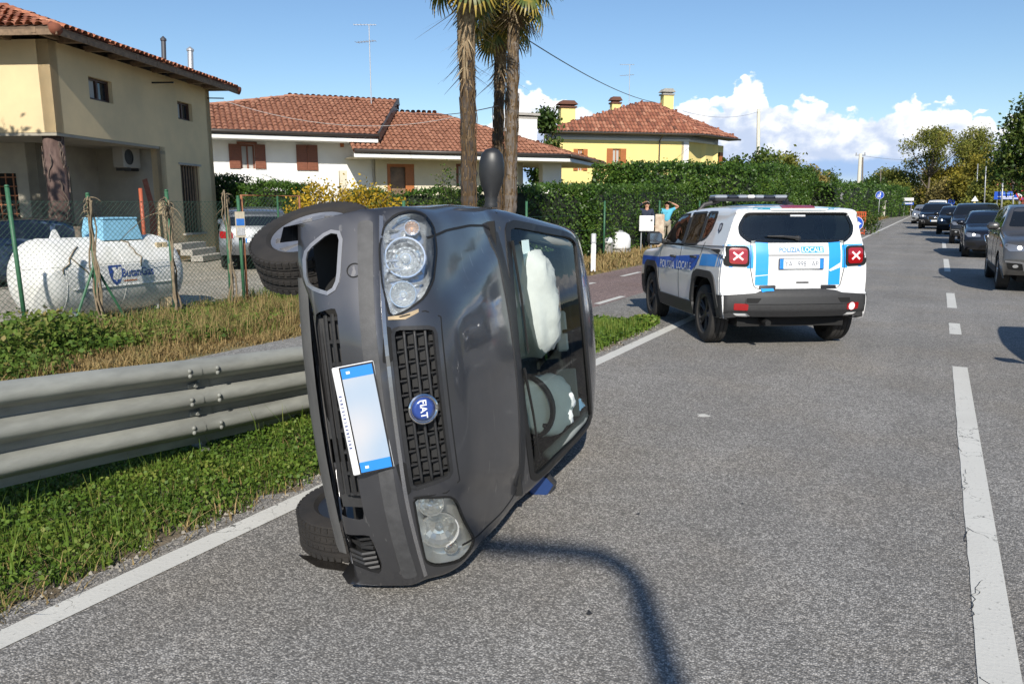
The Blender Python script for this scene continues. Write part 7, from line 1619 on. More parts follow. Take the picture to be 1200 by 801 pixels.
    g = G(); g.obox(c_ - uu * .075 + n_ * .0042, uu, vv, n_, (.035, .010, .002)); g.obox(c_ - uu * .075 + n_ * .0042, uu, vv, n_, (.010, .033, .002)); g.build('sticker_mark', M_SWHITE, root)
    # other glass
    tg = glass('side_glass', (.55, .62, .60), 1.0, 0.0, .02)
    for sg in (1, -1):
        for w_ in (sw1, sw2): car.patch('side_window', ('y', sg), w_, tg, root, -.004, .004, .08); car.strip('window_seal', ('y', sg), w_, .025, M_TRIM, root, .003, closed=True, th=.015)
    car.patch('rear_window', ('x', -1), rw, glass('rear_glass', (.80, .86, .83), 1.0, 0.0, .02), root, -.004, .004, .1); car.strip('rear_window_seal', ('x', -1), rw, .03, M_TRIM, root, .003, closed=True, th=.015)
    for sg in (1, -1):
        tlp = rpoly([(sg * .60, .98), (sg * .56, 1.25), (sg * .66, 1.25), (sg * .78, .98)][::sg], .03, 3); car.patch('tail_light', ('x', -1), tlp, M_RED, root, .006, .02, .08)
    # cabin
    mi = mat('cabin_dark', (.05, .052, .053), .8); mg_ = mat('cabin_grey', (.17, .18, .18), .85, var=.2, vs=30); mbag = mat('airbag_cloth', (.42, .46, .43), .85, bump=.9, bs=9, var=.10, vs=6)  # upper airbag cloth toned down to offset the direct sun
    g = G(); prof = [(1.10, .99), (1.25, 1.0), (1.42, .97), (1.50, .88), (1.50, .72), (1.40, .60), (1.10, .55)]; g.prism([(x, z) for x, z in prof], (0, -.68, 0), np.array([1., 0, 0]), _z, -1.36); g.build('dashboard', mi, root)
    g = G(); g.box((1.36, -.36, .97), (.22, .42, .08), bev=.03); g.build('instrument_hood', mi, root)
    for y in (.36, -.36): seat(root, 1.85, y, .36, mg_)
    seat(root, 2.72, .34, .40, mg_, 'rear_seat'); seat(root, 2.72, -.34, .40, mg_, 'rear_seat')
    mbag2 = mat('airbag_cloth_for_shade', (.80, .84, .80), .85, bump=.9, bs=9, var=.08, vs=6)  # paler copy of the airbag cloth offsets the shade on the lower bag
    def pillow(c, r_, name, ax=None, seed=0, mbag=mbag):
        rr = np.random.default_rng(seed); g = G(); g.ball((0, 0, 0), 1.0, 28, 20); V = np.vstack(g.V); V = np.sign(V) * np.abs(V) ** .8; ds = 1 + .09 * fnoise(V, 3.0, seed) + .035 * np.abs(fnoise(V, 7.0, seed + 9)) + .035 * np.sin(V @ rr.normal(size=3) * 9); V = V * ds[:, None] * np.array(r_)
        if ax is not None: V = V @ np.array(ax).T
        return mesh_obj(name, V + np.array(c), g.F, mbag, root, True)
    pillow((1.375, .25, 1.09), (.165, .30, .16), 'airbag', None, 3)
    ca, sa = math.cos(R(28)), math.sin(R(28)); sx_ = np.array([[ca, 0, sa], [0, 1, 0], [-sa, 0, ca]])
    wc = np.array([1.52, -.36, 1.0]); axn = np.array([.88, 0, .47]); g = G(); U, Vv, D = frame_from(axn); g.tube([wc + .185 * (U * math.cos(a) + Vv * math.sin(a)) for a in np.linspace(0, 2 * math.pi, 36, endpoint=False)], .017, 8, closed=True)
    for a in (0, 2.3, 4.0): g.tube([wc, wc + .18 * (U * math.cos(a) + Vv * math.sin(a))], [.03, .016], 6)
    g.build('steering_wheel', M_BLACK, root, smooth=True); pillow(wc + axn * .07 + np.array([-.03, -.01, .09]), (.085, .185, .165), 'airbag', sx_, 5, mbag2)
    g = G(); p, n = on_ws(0.04, 1.325, -.07); g.box(p + [.03, 0, -.01], (.03, .24, .07), bev=.012); rm_ = g.build('inner_mirror', mat('mirror_frame', (.42, .45, .44), .4), root); g = G(); g.box(p + [.047, 0, -.01], (.004, .22, .055)); g.build('mirror_glass', M_CHROME, rm_); g = G(); g.cyl(p + [.02, 0, .0], p + [-.0, 0, .06], .012, n=8); g.build('stem', M_BLACK, rm_)
    for sg in (1, -1):
        g = G(); g.tube([np.array([x, sg * (car.wd(x, z) - .10) , z]) for x, z in ((1.38, 1.10), (1.6, 1.24), (1.8, 1.33), (2.0, 1.37))], .028, 8); g.build('pillar_trim', mat('trim_pale', (.22, .24, .225), .8), root, smooth=True)
        g = G(); g.box((2.16, sg * .60, 1.12), (.10, .05, .5), bev=.015); g.build('door_pillar', mi, root)
    g = G(); p, n = on_ws(-.36, 1.33, -.08); g.box(p + [.05, 0, 0], (.02, .30, .12), bev=.008); g.build('sun_visor', mat('trim_pale', (.22, .24, .225), .8), root)
    # mirrors
    def mirror(sg, base, tip, r_, folded=False):
        base, tip = np.array(base), np.array(tip); d = (tip - base); L = np.linalg.norm(d); d /= L; mm = empty('door_mirror', label='black door mirror standing upright' if sg > 0 else 'crushed door mirror under the car'); mm.parent = root
        e1 = np.array([0, 0, 1.0]) - d * d[2]; e1 /= np.linalg.norm(e1); e2 = np.cross(d, e1); ks = [(0, .50), (.06, .52), (.09, .46), (.13, .52), (.16, .47), (.20, .54), (.25, .60), (.38, .82), (.55, 1.0), (.75, .98), (.90, .80), (.97, .50), (1.0, .06)]; V = []; n = 20
        for t, k in ks:
            for j in range(n):
                a = 2 * math.pi * j / n; V.append(base + d * L * t + r_ * k * (e1 * math.cos(a) * .95 + e2 * math.sin(a) * .62))
        F = [(i*n+j, i*n+(j+1) % n, (i+1)*n+(j+1) % n, (i+1)*n+j) for i in range(len(ks)-1) for j in range(n)]; mesh_obj('housing', V, F, mat('mirror_black', (.02, .021, .023), .42, var=.15, vs=20), mm, True)
        g = G(); s_ = 1 if e2[0] > 0 else -1; g.lathe([(1e-4, .0), (r_ * .72, .0)], base + d * L * .64 + e2 * s_ * r_ * .58, e2 * s_, 20); g.build('glass', M_CHROME, mm)
    mirror(1, (1.36, .79, .935), (1.34, 1.10, .975), .073)
    # the lower mirror, folded flat on the road
    mm = empty('door_mirror', label='crushed door mirror under the car'); mm.parent = root; pb = np.array([1.42, -.80, 1.07]); 
    g = G(); g.prism([(-.07, -.055), (.035, -.075), (.085, -.02), (.09, .05), (.02, .075), (-.075, .06)], pb + np.array([.0, -.015, -.03]), np.array([-.05, .55, .83]) , np.array([.0, -.83, .55]), .05); g.build('housing', M_TRIM, mm)
    g = G(); g.prism([(-.058, -.045), (.032, -.062), (.072, -.018), (.076, .038), (.018, .06), (-.062, .048)], pb + np.array([-.012, -.015, -.03]), np.array([-.05, .55, .83]), np.array([.0, -.83, .55]), -.006); g.build('glass', mat('mirror_sky_tint', (.03, .07, .22), .15, .4), mm)  # blue colour stands for the sky mirrored in the glass
    # wheels hang out of their arches, front pair steered
    for sg in (1, -1):
        cF = Vector((.78, .675 if sg > 0 else -.67, .13 if sg > 0 else .16)); Ms = Matrix.Translation(cF) @ Matrix.Rotation(R(28 if sg > 0 else 7), 4, 'Z') @ Matrix.Rotation(R(-3 * sg), 4, 'X'); wheel(root, None, .292, .185, .185, sg, 'ten', M_ALLOY if sg > 0 else M_ALLOYB, M_TYRE2, Ms); tread_blocks(KW[-1], .292, .185)
        wheel(root, Vector((3.19, sg * .70, .20)), .292, .185, .185, sg, 'ten', M_ALLOY, M_TYRE2)
        g = G(); g.cyl((.76, sg * .62, .2), (.78, sg * .2, .26), .03, n=8); g.cyl((.78, sg * .6, .2), (.82, sg * .52, .62), .035, n=8); g.build('suspension', M_BRAKE, root)
    g = G(); g.cyl((3.1, -.2, .2), (3.75, -.25, .24), .035, n=10); g.build('exhaust', mat('exhaust_steel', (.2, .18, .16), .6, .6), root)
    return root
crashed_car()
# ------------------------------------------------------------------ the police car
M_PWHITE = mat('police_white', (.80, .80, .79), .28, coat=.7, var=.02, vs=3)
M_CLAD = mat('cladding_grey', (.035, .035, .036), .6, var=.15, vs=30, bump=.08, bs=260)
M_PBLU = mat('livery_blue', (.015, .13, .62), .35, coat=.4); M_PBLU2 = mat('livery_light_blue', (.03, .33, .86), .35, coat=.4)
M_TINT = glass('tinted_glass', (.40, .46, .47), 1.1, 0.0, .03); M_DGLASS = mat('dark_glass', (.010, .012, .014), .03, spec=.9)
def police_car():
    a = 2.161; f3 = np.array([math.cos(a), math.sin(a), -.022]); f3 /= np.linalg.norm(f3); rt = np.array([math.sin(a), -math.cos(a), 0]); up = np.cross(rt, f3); S_, SX = .97, .93
    T = np.array([-1.657, 9.592, .012]) + f3 * 3.44 * S_ * SX; Rm = np.array([-f3 * SX, rt, up]).T * S_
    root = empty('police_car', label='white and blue local police off-roader with roof light bar, parked half on the shoulder', cat='police car', M=Matrix([[*Rm[0], T[0]], [*Rm[1], T[1]], [*Rm[2], T[2]], [0, 0, 0, 1]]))
    sil = [(.16,.34,.12,.04,0), (.05,.46,.15,.05,0), (.0,.62,.16,.05,.01), (.02,.85,.16,.05,.01), (.05,.98,.15,.05,.02), (.14,1.05,.13,.07,.03), (.5,1.09,.09,.08,.035), (1.0,1.125,.07,.08,.035), (1.18,1.16,.09,.08,.03), (1.45,1.38,.10,.10,.03), (1.72,1.565,.09,.11,.03), (1.95,1.63,.05,.12,.035), (2.5,1.675,0,.12,.04), (3.2,1.675,0,.12,.035), (3.85,1.65,-.07,.10,.03), (4.02,1.635,-.09,.05,.025), (4.075,1.605,-.09,.03,.02), (4.045,1.57,-.08,.04,.02), (4.075,1.40,-.10,.06,.015), (4.115,1.22,-.12,.06,.012), (4.15,1.12,-.13,.05,.01), (4.165,.95,-.14,.05,.01), (4.17,.78,-.15,.05,.01), (4.175,.70,-.15,.04,.01), (4.225,.665,-.16,.04,.01), (4.24,.55,-.16,.05,.01), (4.225,.45,-.16,.05,.0), (4.17,.36,-.14,.04,0)]
    side = [(.28, .93), (.42, .975), (.55, .99), (.8, 1.0), (.95, .99), (1.05, .975), (1.15, .955), (1.3, .90), (1.45, .852), (1.57, .81), (1.7, .77)]
    zb = [(0, .32), (.5, .30), (1.3, .27), (3.0, .27), (3.8, .34), (4.3, .36)]
    car = Car(sil, side, .9025, zb, 190, 16, 8, 26, None, [(0, .96), (.5, .985), (1.2, 1.0), (3.6, 1.0), (4.3, .975)]); car.zmin = .3
    RX = ('x', -1); sideL, sideR = ('y', -1), ('y', 1); xf, xr = .87, 3.44
    arc = lambda cx: [(cx - .47, .2), (cx - .45, .50), (cx - .33, .74), (cx - .22, .80), (cx + .22, .80), (cx + .33, .74), (cx + .45, .50), (cx + .47, .2)]
    win = [rpoly([(1.44, 1.16), (1.74, 1.50), (1.86, 1.555), (2.33, 1.575), (2.33, 1.165)], .03, 3), rpoly([(2.43, 1.17), (2.43, 1.578), (3.02, 1.585), (3.02, 1.20), (2.9, 1.175)], .03, 3), rpoly([(3.08, 1.225), (3.08, 1.585), (3.44, 1.58), (3.40, 1.38), (3.28, 1.27)], .04, 3)]
    rwin = rpoly([(-.60, 1.552), (-.675, 1.42), (-.665, 1.325), (-.57, 1.245), (.57, 1.245), (.665, 1.325), (.675, 1.42), (.60, 1.552)], .03, 3)
    fwin = rpoly([(.62, 1.20), (.56, 1.55), (-.56, 1.55), (-.62, 1.20)], .05, 3)
    holes = [(RX, rwin), (('x', 1), fwin)] + [(s_, w_) for s_ in (sideL, sideR) for w_ in win] + [(s_, rpoly(arc(x), .05, 3)) for s_ in (sideL, sideR) for x in (xf, xr)]
    car.body('body', M_PWHITE, root, holes)
    for sg in (1, -1):
        s_ = ('y', sg)
        for x in (xf, xr):
            arch_liner(root, x, .36, .43, .86, .45, sg)
            V = rpoly(arc(x), .05, 4); O = [(p[0] + (p[0] - x) * .19, p[1] + (.085 if p[1] > .6 else .02)) for p in V]
            pl = [p for p in O if p[1] > .31][0:]; inn = [p for p in V if p[1] > .31]
            car.patch('arch_cladding', s_, pl + inn[::-1], M_CLAD, root, .016, .03, .05)
        car.patch('sill_cladding', s_, [(1.33, .285), (1.31, .455), (3.0, .455), (2.98, .285)], M_CLAD, root, .02, .03, .08)
        car.patch('front_cladding', s_, [(.10, .36), (.10, .62), (.40, .66), (.42, .33)], M_CLAD, root, .012, .02, .08)
        car.patch('bumper_side', s_, [(3.88, .36), (3.93, .60), (3.99, .62), (4.11, .63), (4.11, .36)], M_CLAD, root, .010, .02, .04)
        for w_, nm in zip(win, ('front_window', 'rear_window', 'quarter_window')):
            car.patch(nm, s_, w_, M_TINT, root, -.004, .004, .07); car.strip('window_seal', s_, w_, .03, M_TRIM, root, .003, closed=True, th=.012)
        car.patch('window_post', s_, [(2.33, 1.16), (2.33, 1.59), (2.44, 1.59), (2.44, 1.16)], M_TRIM, root, .002, 0, .08); car.patch('window_post', s_, [(3.015, 1.20), (3.015, 1.585), (3.085, 1.585), (3.085, 1.22)], M_TRIM, root, .002, 0, .08)
        for pth in ([(1.38, 1.12), (1.34, .8), (1.36, .29)], [(2.38, 1.14), (2.37, .29)], [(3.3, 1.22), (3.24, 1.05), (2.99, .80), (2.93, .29)]): car.strip('panel_gap', s_, pth, .008, M_GAP, root)
        car.strip('panel_gap', s_, [(.12, 1.02), (1.3, 1.1)], .007, M_GAP, root)
        # livery
        bl = car.patch('livery_band', s_, [(.16, .79), (.16, .935), (1.34, .955), (3.22, 1.06), (3.15, .93), (2.95, .85), (1.2, .80)], M_PBLU, root, .0025, 0, .06)
        car.patch('livery_band', s_, [(3.26, .93), (3.30, 1.075), (3.86, 1.09), (3.83, .945)], M_PBLU2, root, .0025, 0, .06)
        for k in range(4): car.patch('livery_stripe', s_, [(3.88 + .06*k, .948), (3.905 + .06*k, 1.09), (3.935 + .06*k - .006*k, 1.09), (3.91 + .06*k - .006*k, .948)], M_PBLU2, root, .0025, 0, .06)
        fl = 1 if sg < 0 else 1
        car.text('lettering', s_, 'POLIZIA', (1.80 if sg < 0 else 2.58, .872), .15, M_SWHITE, root, .76, -1 * -sg * -1 if False else (1 if sg < 0 else -1), .005)
        car.text('lettering', s_, 'LOCALE', (2.60 if sg < 0 else 1.80, .895), .15, M_SWHITE, root, .66, 1 if sg < 0 else -1, .005)
        em = [(4.00, 1.44), (4.05, 1.455), (4.10, 1.44), (4.10, 1.37), (4.05, 1.325), (4.00, 1.37)]; em = [(3.62 + (x - 4.0) * 1.1, z) for x, z in em]; car.patch('emblem', s_, em, mat('emblem_dark', (.03, .04, .07), .4), root, .003, 0, .05); car.patch('emblem_field', s_, [(3.645, 1.43), (3.71, 1.43), (3.705, 1.385), (3.675, 1.355), (3.65, 1.385)], mat('emblem_grey', (.45, .46, .5), .4), root, .005, 0, .05)
        car.text('model_badge', s_, 'Jeep', (1.16, .66), .07, M_INK, root, .16, 1 if sg < 0 else -1, .004)
        for x, z in ((2.10, .995), (3.02, 1.025)):
            p, n = car.cast(s_, x, z); g = G(); g.tube([p + [-.08, 0, 0], p + n * .035 + [-.06, 0, 0], p + n * .035 + [.07, 0, 0], p + [.09, 0, 0]], .016, 8); g.build('door_handle', M_TRIM, root, smooth=True)
        # mirror
        p, n = car.cast(s_, 1.52, 1.17); q = p + np.array([.02, sg * .17, .06]); g = G(); g.box(q, (.14, .22, .19), bev=.05); mr_ = g.build('door_mirror', M_TRIM, root, ang=60); g = G(); g.box(q + [.071, 0, 0], (.004, .17, .14)); g.build('mirror_glass', M_CHROME, mr_); g = G(); g.tube([p - n * .05, q], .035, 8); g.build('mirror_arm', M_TRIM, mr_)
    # rear
    car.patch('rear_bumper', RX, rpoly([(-.90, .34), (-.90, .625), (-.52, .655), (-.45, .675), (-.30, .695), (.30, .695), (.45, .675), (.52, .655), (.90, .625), (.90, .34)], .02, 2), M_CLAD, root, .010, .03, .05)
    car.patch('bumper_step', RX, rpoly([(-.62, .535), (-.62, .61), (.62, .61), (.62, .535)], .02, 3), mat('cladding_smooth', (.045, .045, .046), .45), root, .022, .012, .06); car.patch('bumper_lip', RX, rpoly([(-.55, .395), (-.62, .45), (.62, .45), (.55, .395)], .02, 3), M_TRIM, root, .02, .015, .06)
    for sg in (1, -1):
        car.patch('bumper_groove', RX, rpoly([(sg * .615, .545), (sg * .49, .545), (sg * .45, .60), (sg * .615, .60)][::sg], .012, 2), M_GAP, root, .0235, .004, .06)
        c_ = rpoly([(sg * .59, .46), (sg * .59, .535), (sg * .745, .54), (sg * .745, .465)][::sg], .015, 3); car.patch('fog_light', RX, c_, M_RED, root, .016, .012, .05)
        if sg > 0: car.patch('lit_reflector', RX, circ(.65, .50, .042, 14), M_LITR, root, .021, 0, .05)
        tl = rpoly([(sg * .575, .955), (sg * .575, 1.185), (sg * .865, 1.19), (sg * .855, .965)][::sg], .05, 4); b1 = car.patch('tail_light', RX, tl, M_GAP, root, .014, .02, .04)
        sq = rpoly([(sg * .598, .985), (sg * .598, 1.16), (sg * .80, 1.163), (sg * .795, .99)][::sg], .04, 4); car.patch('lens', RX, sq, M_RED, b1, .024, .012, .04)
        for e in (1, -1): m_ = .70 * sg; car.strip('lamp_cross', RX, [(m_ - .052, 1.075 - e * .042), (m_ - .03, 1.075 - e * .022), (m_ + .03, 1.075 + e * .022), (m_ + .052, 1.075 + e * .042)], .020, M_LITR, b1, .028, th=.004, res=.02)
        bk_ = [(sg * .53, .94), (sg * .53, 1.20), (sg * .60, 1.205), (sg * .60, .935)][::sg]; car.patch('livery_patch', RX, bk_, M_PBLU2, root, .002, 0, .05); car.patch('livery_patch', RX, [(sg * .57, 1.19), (sg * .57, 1.205), (sg * .86, 1.21), (sg * .86, 1.195)][::sg], M_PBLU2, root, .003, 0, .05)
        x0, x1 = (.36, .51) if sg > 0 else (-.36, -.505)
        car.patch('livery_stripe', RX, [(x0, .745), (x0, 1.225), (x1, 1.235), (x1, .745)][::sg], M_PBLU2, root, .003, 0, .05)
        car.patch('livery_slash', RX, [(x0 + .02 * sg, .90), (x0, .915), (x1, 1.0), (x1, .945)][::sg] if sg > 0 else [(x0, .86), (x0 + .03, .87), (x1, .855), (x1, .845)], M_SWHITE, root, .0045, 0, .05)
        car.patch('bumper_pad', RX, rpoly([(sg * .27, .70), (sg * .27, .745), (sg * .46, .74), (sg * .46, .695)][::sg], .015, 3), M_INK, root, .012, .012, .06)
    car.patch('livery_spill', RX, [(-.44, .665), (-.44, .70), (-.30, .705), (-.30, .672)], M_PBLU2, root, .013, 0, .06)
    for pth in ([(-.555, 1.235), (-.565, .95), (-.52, .74), (-.48, .70), (.48, .70), (.52, .74), (.565, .95), (.555, 1.235)],): car.strip('panel_gap', RX, pth, .008, M_GAP, root, .003)
    car.strip('tailgate_crease_shade', RX, [(-.36, 1.085), (0, 1.088), (.36, 1.085)], .022, mat('shade_line', (.32, .32, .32), .5), root, .003, th=.004)  # grey strip paints the shade of the crease on the white tailgate
    car.patch('rear_screen', RX, rwin, glass('rear_screen_glass', (.66, .72, .71), 1.0, 0.0, .03), root, -.004, .004, .07); car.strip('screen_border', RX, rwin, .04, mat('frit_black', (.008, .009, .010), .08), root, .002, closed=True, th=.01, res=.03)
    p, n = car.cast(RX, -.02, 1.275); g = G(); g.tube([p + n * .03 + [0, .0, 0], p + n * .045 + [0, -.18, .015], p + n * .025 + [0, -.36, .022]], [.02, .014, .008], 6); g.ball(p + n * .02, (.03, .04, .03), 10, 6); g.build('rear_wiper', M_TRIM, root)
    car.patch('screen_label', RX, [(-.09, 1.525), (-.09, 1.545), (.09, 1.545), (.09, 1.525)], mat('label_pale', (.5, .52, .54), .5), root, .004, 0, .1)
    car.patch('spoiler_edge', RX, [(-.66, 1.600), (-.66, 1.625), (.66, 1.625), (.66, 1.600)], mat('spoiler_blue', (.05, .30, .42), .25, coat=1.0), root, .004, .004, .06)
    car.patch('brake_light', RX, rpoly([(-.20, 1.618), (-.19, 1.643), (.19, 1.643), (.20, 1.618)], .008, 2), mat('brake_red', (.28, .015, .02), .2, coat=.6), root, .012, .012, .05)
    # plate and lettering
    pb, n = car.cast(RX, .02, .988); u = np.array([0, 1., 0]); v = np.cross(n, u); v = v if v[2] > 0 else -v
    g = G(); g.obox(pb + n * .012, u, v, n, (.535, .125, .014), .004); g.build('plate_frame', M_INK, root); g = G(); g.obox(pb + n * .018, u, v, n, (.522, .112, .006)); pl = g.build('number_plate', M_PLATE, root)
    for k in (-1, 1): g = G(); g.obox(pb + n * .0195 + u * k * .238, u, v, n, (.044, .112, .006)); g.build('blue_band', M_PBLUE, pl)
    text_at('plate_letters', 'YA   998   AP', .085, pb + n * .0225, u, v, mat('plate_ink', (.10, .11, .14), .6), pl, wide=.40)
    car.text('lettering', RX, 'POLIZIA', (-.115, 1.146), .07, mat('letter_blue', (.03, .20, .42), .4), root, .245, 1, .005)
    car.patch('letter_panel', RX, [(.022, 1.112), (.022, 1.182), (.295, 1.182), (.295, 1.112)], M_PBLU2, root, .004, 0, .05); car.text('lettering', RX, 'LOCALE', (.158, 1.147), .07, M_SWHITE, root, .25, 1, .0065)
    car.strip('tailgate_badge', RX, [(-.03, .775), (.12, .775)], .018, M_TRIM, root, .004, th=.004)
    # roof: blue stripe, light bar, aerial
    car.patch('roof_livery', ('z', 1), [(2.85, -.45), (3.55, -.30), (3.60, .02), (2.90, -.08)], M_PBLU2, root, .003, 0, .08)
    g = G(); zr = 1.725
    g.box((2.45, 0, 1.752), (.30, 1.0, .035), bev=.012); lb = g.build('light_bar', M_BLACK, root)
    for sg in (1, -1): g = G(); g.tube([(2.45, sg * .68, 1.60), (2.45, sg * .60, 1.69), (2.45, sg * .40, 1.735)], .03, 8); g.build('bar_foot', M_TRIM, lb)
    for k, (y, w_, m_) in enumerate(((-.41, .17, 0), (-.25, .13, 1), (-.115, .12, 0), (.0, .10, 2), (.115, .12, 0), (.25, .13, 1), (.41, .17, 0))):
        g = G(); g.box((2.45, y, 1.79), (.27, w_, .048), bev=.016); g.build('lamp_module', [mat('bar_clear', (.36, .38, .42), .12, .35), mat('bar_dark', (.03, .035, .05), .15), mat('bar_white', (.72, .70, .68), .3)][m_], lb)
    g = G(); g.prism([(3.48, 0), (3.66, 0), (3.60, .05), (3.52, .055)], (0, .075, 1.665), np.array([1., 0, 0]), _z, .04); g.tube([(3.55, .05, 1.70), (3.66, .05, 1.80)], .006, 5); g.build('aerial_fin', M_BLACK, root)
    # front end, in case one walks round
    FX_ = ('x', 1); car.patch('windscreen', FX_, fwin, M_TINT, root, -.004, .004, .1); car.strip('windscreen_seal', FX_, fwin, .03, M_TRIM, root, .003, closed=True, th=.012)
    for sg in (1, -1): car.patch('headlight', FX_, circ(sg * .63, .90, .095, 20), M_REFL, root, .008, .02, .05)
    for k in range(7): car.patch('grille_slot', FX_, rpoly([(-.39 + .12 * k, .82), (-.39 + .12 * k, .97), (-.33 + .12 * k, .97), (-.33 + .12 * k, .82)], .02, 3), M_GAP, root, .006, .01, .05)
    car.patch('front_bumper', FX_, [(-.85, .36), (-.85, .62), (.85, .62), (.85, .36)], M_CLAD, root, .012, .02, .06)
    # cabin
    g = G(); g.box((2.4, 0, .42), (2.9, 1.5, .1)); g.box((1.45, 0, .95), (.35, 1.45, .4), bev=.08); g.box((3.85, 0, .85), (.4, 1.3, .3)); g.build('cabin_floor', M_GAP, root)
    mseat = mat('seat_black', (.045, .047, .05), .8)
    for y in (-.38, .38): seat(root, 2.0, y, .58, mseat)
    for y in (-.40, .0, .40): seat(root, 2.9, y, .60, mseat, 'rear_seat')
    g = G(); g.box((4.0, 0, 1.235), (.16, 1.1, .03)); g.build('parcel_shelf', mat('shelf_grey', (.3, .32, .31), .8), root)
    for sg in (1, -1):
        for x in (xf, xr):
            wheel(root, Vector((x / 1.0, sg * .775, .352)), .352, .225, .222, sg, 'five', M_ALLOYB, mat('tyre_police', (.030, .028, .026), .9, var=.2, vs=10))
        g = G(); g.cyl((xr, 0, .34), (xr, sg * .7, .35), .05, n=8); g.cyl((xf, 0, .34), (xf, sg * .7, .35), .05, n=8); g.build('axle', M_BRAKE, root)
    g = G(); g.box((2.2, 0, .30), (3.6, 1.3, .10)); g.cyl((3.9, -.35, .33), (4.2, -.35, .31), .035, n=10); g.build('underbody', M_GAP, root)
police_car()

# ------------------------------------------------------------------ other cars
M_CINT = mat('car_interior', (.012, .012, .013), .9)
def road_car(label, kind, L, W, H, m, T, hd, group=None, lamps='lit', cat='car', grille='wide', plate=True, detail=True, seed=0):
    "hd: compass heading the nose points to"
    f = head(hd); M = Matrix([[-f[0], f[1], 0, T[0]], [-f[1], -f[0], 0, T[1]], [0, 0, 1, 0], [0, 0, 0, 1]])
    root = empty('parked_car' if cat == 'parked car' else 'car', label=label, cat='car', group=group, M=M); hw = W / 2
    if kind == 'suv': B = [(.16,.20,.10),(.05,.27,.13),(.0,.36,.14),(.02,.45,.14),(.06,.52,.13),(.14,.575,.12),(.5,.63,.08),(.95,.67,.07),(1.1,.69,.09),(1.4,.83,.10),(1.72,.945,.09),(2.0,.985,.04),(2.5,1.0,0),(3.2,.985,0),(3.85,.95,-.06),(4.05,.91,-.09),(4.2,.78,-.12),(4.32,.64,-.14),(4.38,.5,-.15),(4.4,.36,-.15),(4.34,.24,-.13)]; belt = .68; Lr = 4.4; wf, wr = .90, 3.55; R_ = .35
    elif kind == 'sedan': B = [(.16,.17,.12),(.05,.25,.15),(.0,.36,.16),(.02,.45,.16),(.06,.52,.15),(.16,.575,.13),(.6,.645,.08),(1.1,.69,.07),(1.3,.72,.10),(1.7,.88,.11),(2.0,.965,.08),(2.4,1.0,.03),(2.8,1.0,0),(3.2,.97,-.03),(3.6,.87,-.07),(3.95,.755,-.09),(4.4,.725,-.10),(4.6,.68,-.12),(4.66,.5,-.14),(4.64,.34,-.14),(4.56,.22,-.12)]; belt = .675; Lr = 4.66; wf, wr = .90, 3.68; R_ = .32
    else: B = [(.14,.18,.12),(.04,.27,.15),(.0,.36,.17),(.03,.46,.17),(.08,.53,.16),(.18,.575,.14),(.5,.64,.09),(.8,.68,.08),(.95,.70,.10),(1.3,.86,.11),(1.6,.955,.08),(1.95,1.0,.02),(2.6,1.0,0),(3.2,.965,-.04),(3.55,.91,-.08),(3.7,.78,-.11),(3.8,.64,-.13),(3.85,.45,-.14),(3.82,.3,-.14),(3.76,.22,-.12)]; belt = .665; Lr = 3.85; wf, wr = .80, 3.22; R_ = .30
    k = L / Lr; sil = [(x * k, z * H, b, .06 if z < .55 or (x > 3.2 and z < .9) else .10, .0 if z < .4 else .03) for x, z, b in B]
    side = [(.12, .93), (.25, .98), (.36, 1.0), (.5, 1.0), (.6, .985), (belt, .955), (.78, .89), (.88, .83), (.95, .79), (1.02, .75)]; side = [(z * H, f_) for z, f_ in side]; wf *= k; wr *= k
    zb = [(0, .15 * H + .02), (1.2, .14 * H), (3 * k, .14 * H), (L, .19 * H)]
    car = Car(sil, side, hw, zb, 110, 10, 5, 18, None, [(0, .965), (.6, .99), (1.4, 1.0), (L * .8, 1.0), (L, .965)]); car.zmin = .25
    ax = np.array(sil)
    def xat(zf): 
        for i in range(6, len(B)):
            if B[i][1] >= zf: return np.interp(zf, [B[i-1][1], B[i][1]], [B[i-1][0] * k, B[i][0] * k])
    b = belt * H; top = .965 * H; xa, xb = xat(belt + .06) + .22, xat(.93) + .15; mid = (1.62 + .55) * k * (1.0 if kind != 'hatch' else .92); rearx = {'suv': 3.85, 'sedan': 3.45, 'hatch': 3.25}[kind] * k
    w1 = rpoly([(xa, b + .02), (xb, top - .045), (mid - .04, top - .02), (mid - .04, b)], .03, 2); w2 = rpoly([(mid + .05, b), (mid + .05, top - .02), (rearx - .35, top - .045), (rearx, b + .06)], .04, 2)
    FX_, RX_ = ('x', 1), ('x', -1); zw0, zw1 = (belt + .045) * H, .945 * H; ws = rpoly([(hw * .82, zw0), (hw * .70, zw1), (-hw * .70, zw1), (-hw * .82, zw0)], .05, 3)
    arcs = lambda x: circ(x, R_ + .01, R_ * 1.13, 30)
    car.body('body', m, root, [(('y', s_), arcs(x)) for s_ in (1, -1) for x in (wf, wr)])
    car.patch('windscreen', FX_, ws, M_DGLASS, root, .003, .004, .12)
    zr0, zr1 = (.70 if kind != 'sedan' else .77) * H, .90 * H; rs = rpoly([(-hw * .68, zr0), (-hw * .62, zr1), (hw * .62, zr1), (hw * .68, zr0)], .05, 3); car.patch('rear_screen', RX_, rs, M_DGLASS, root, .003, .004, .12)
    hz = {'suv': .50, 'sedan': .485, 'hatch': .50}[kind] * H
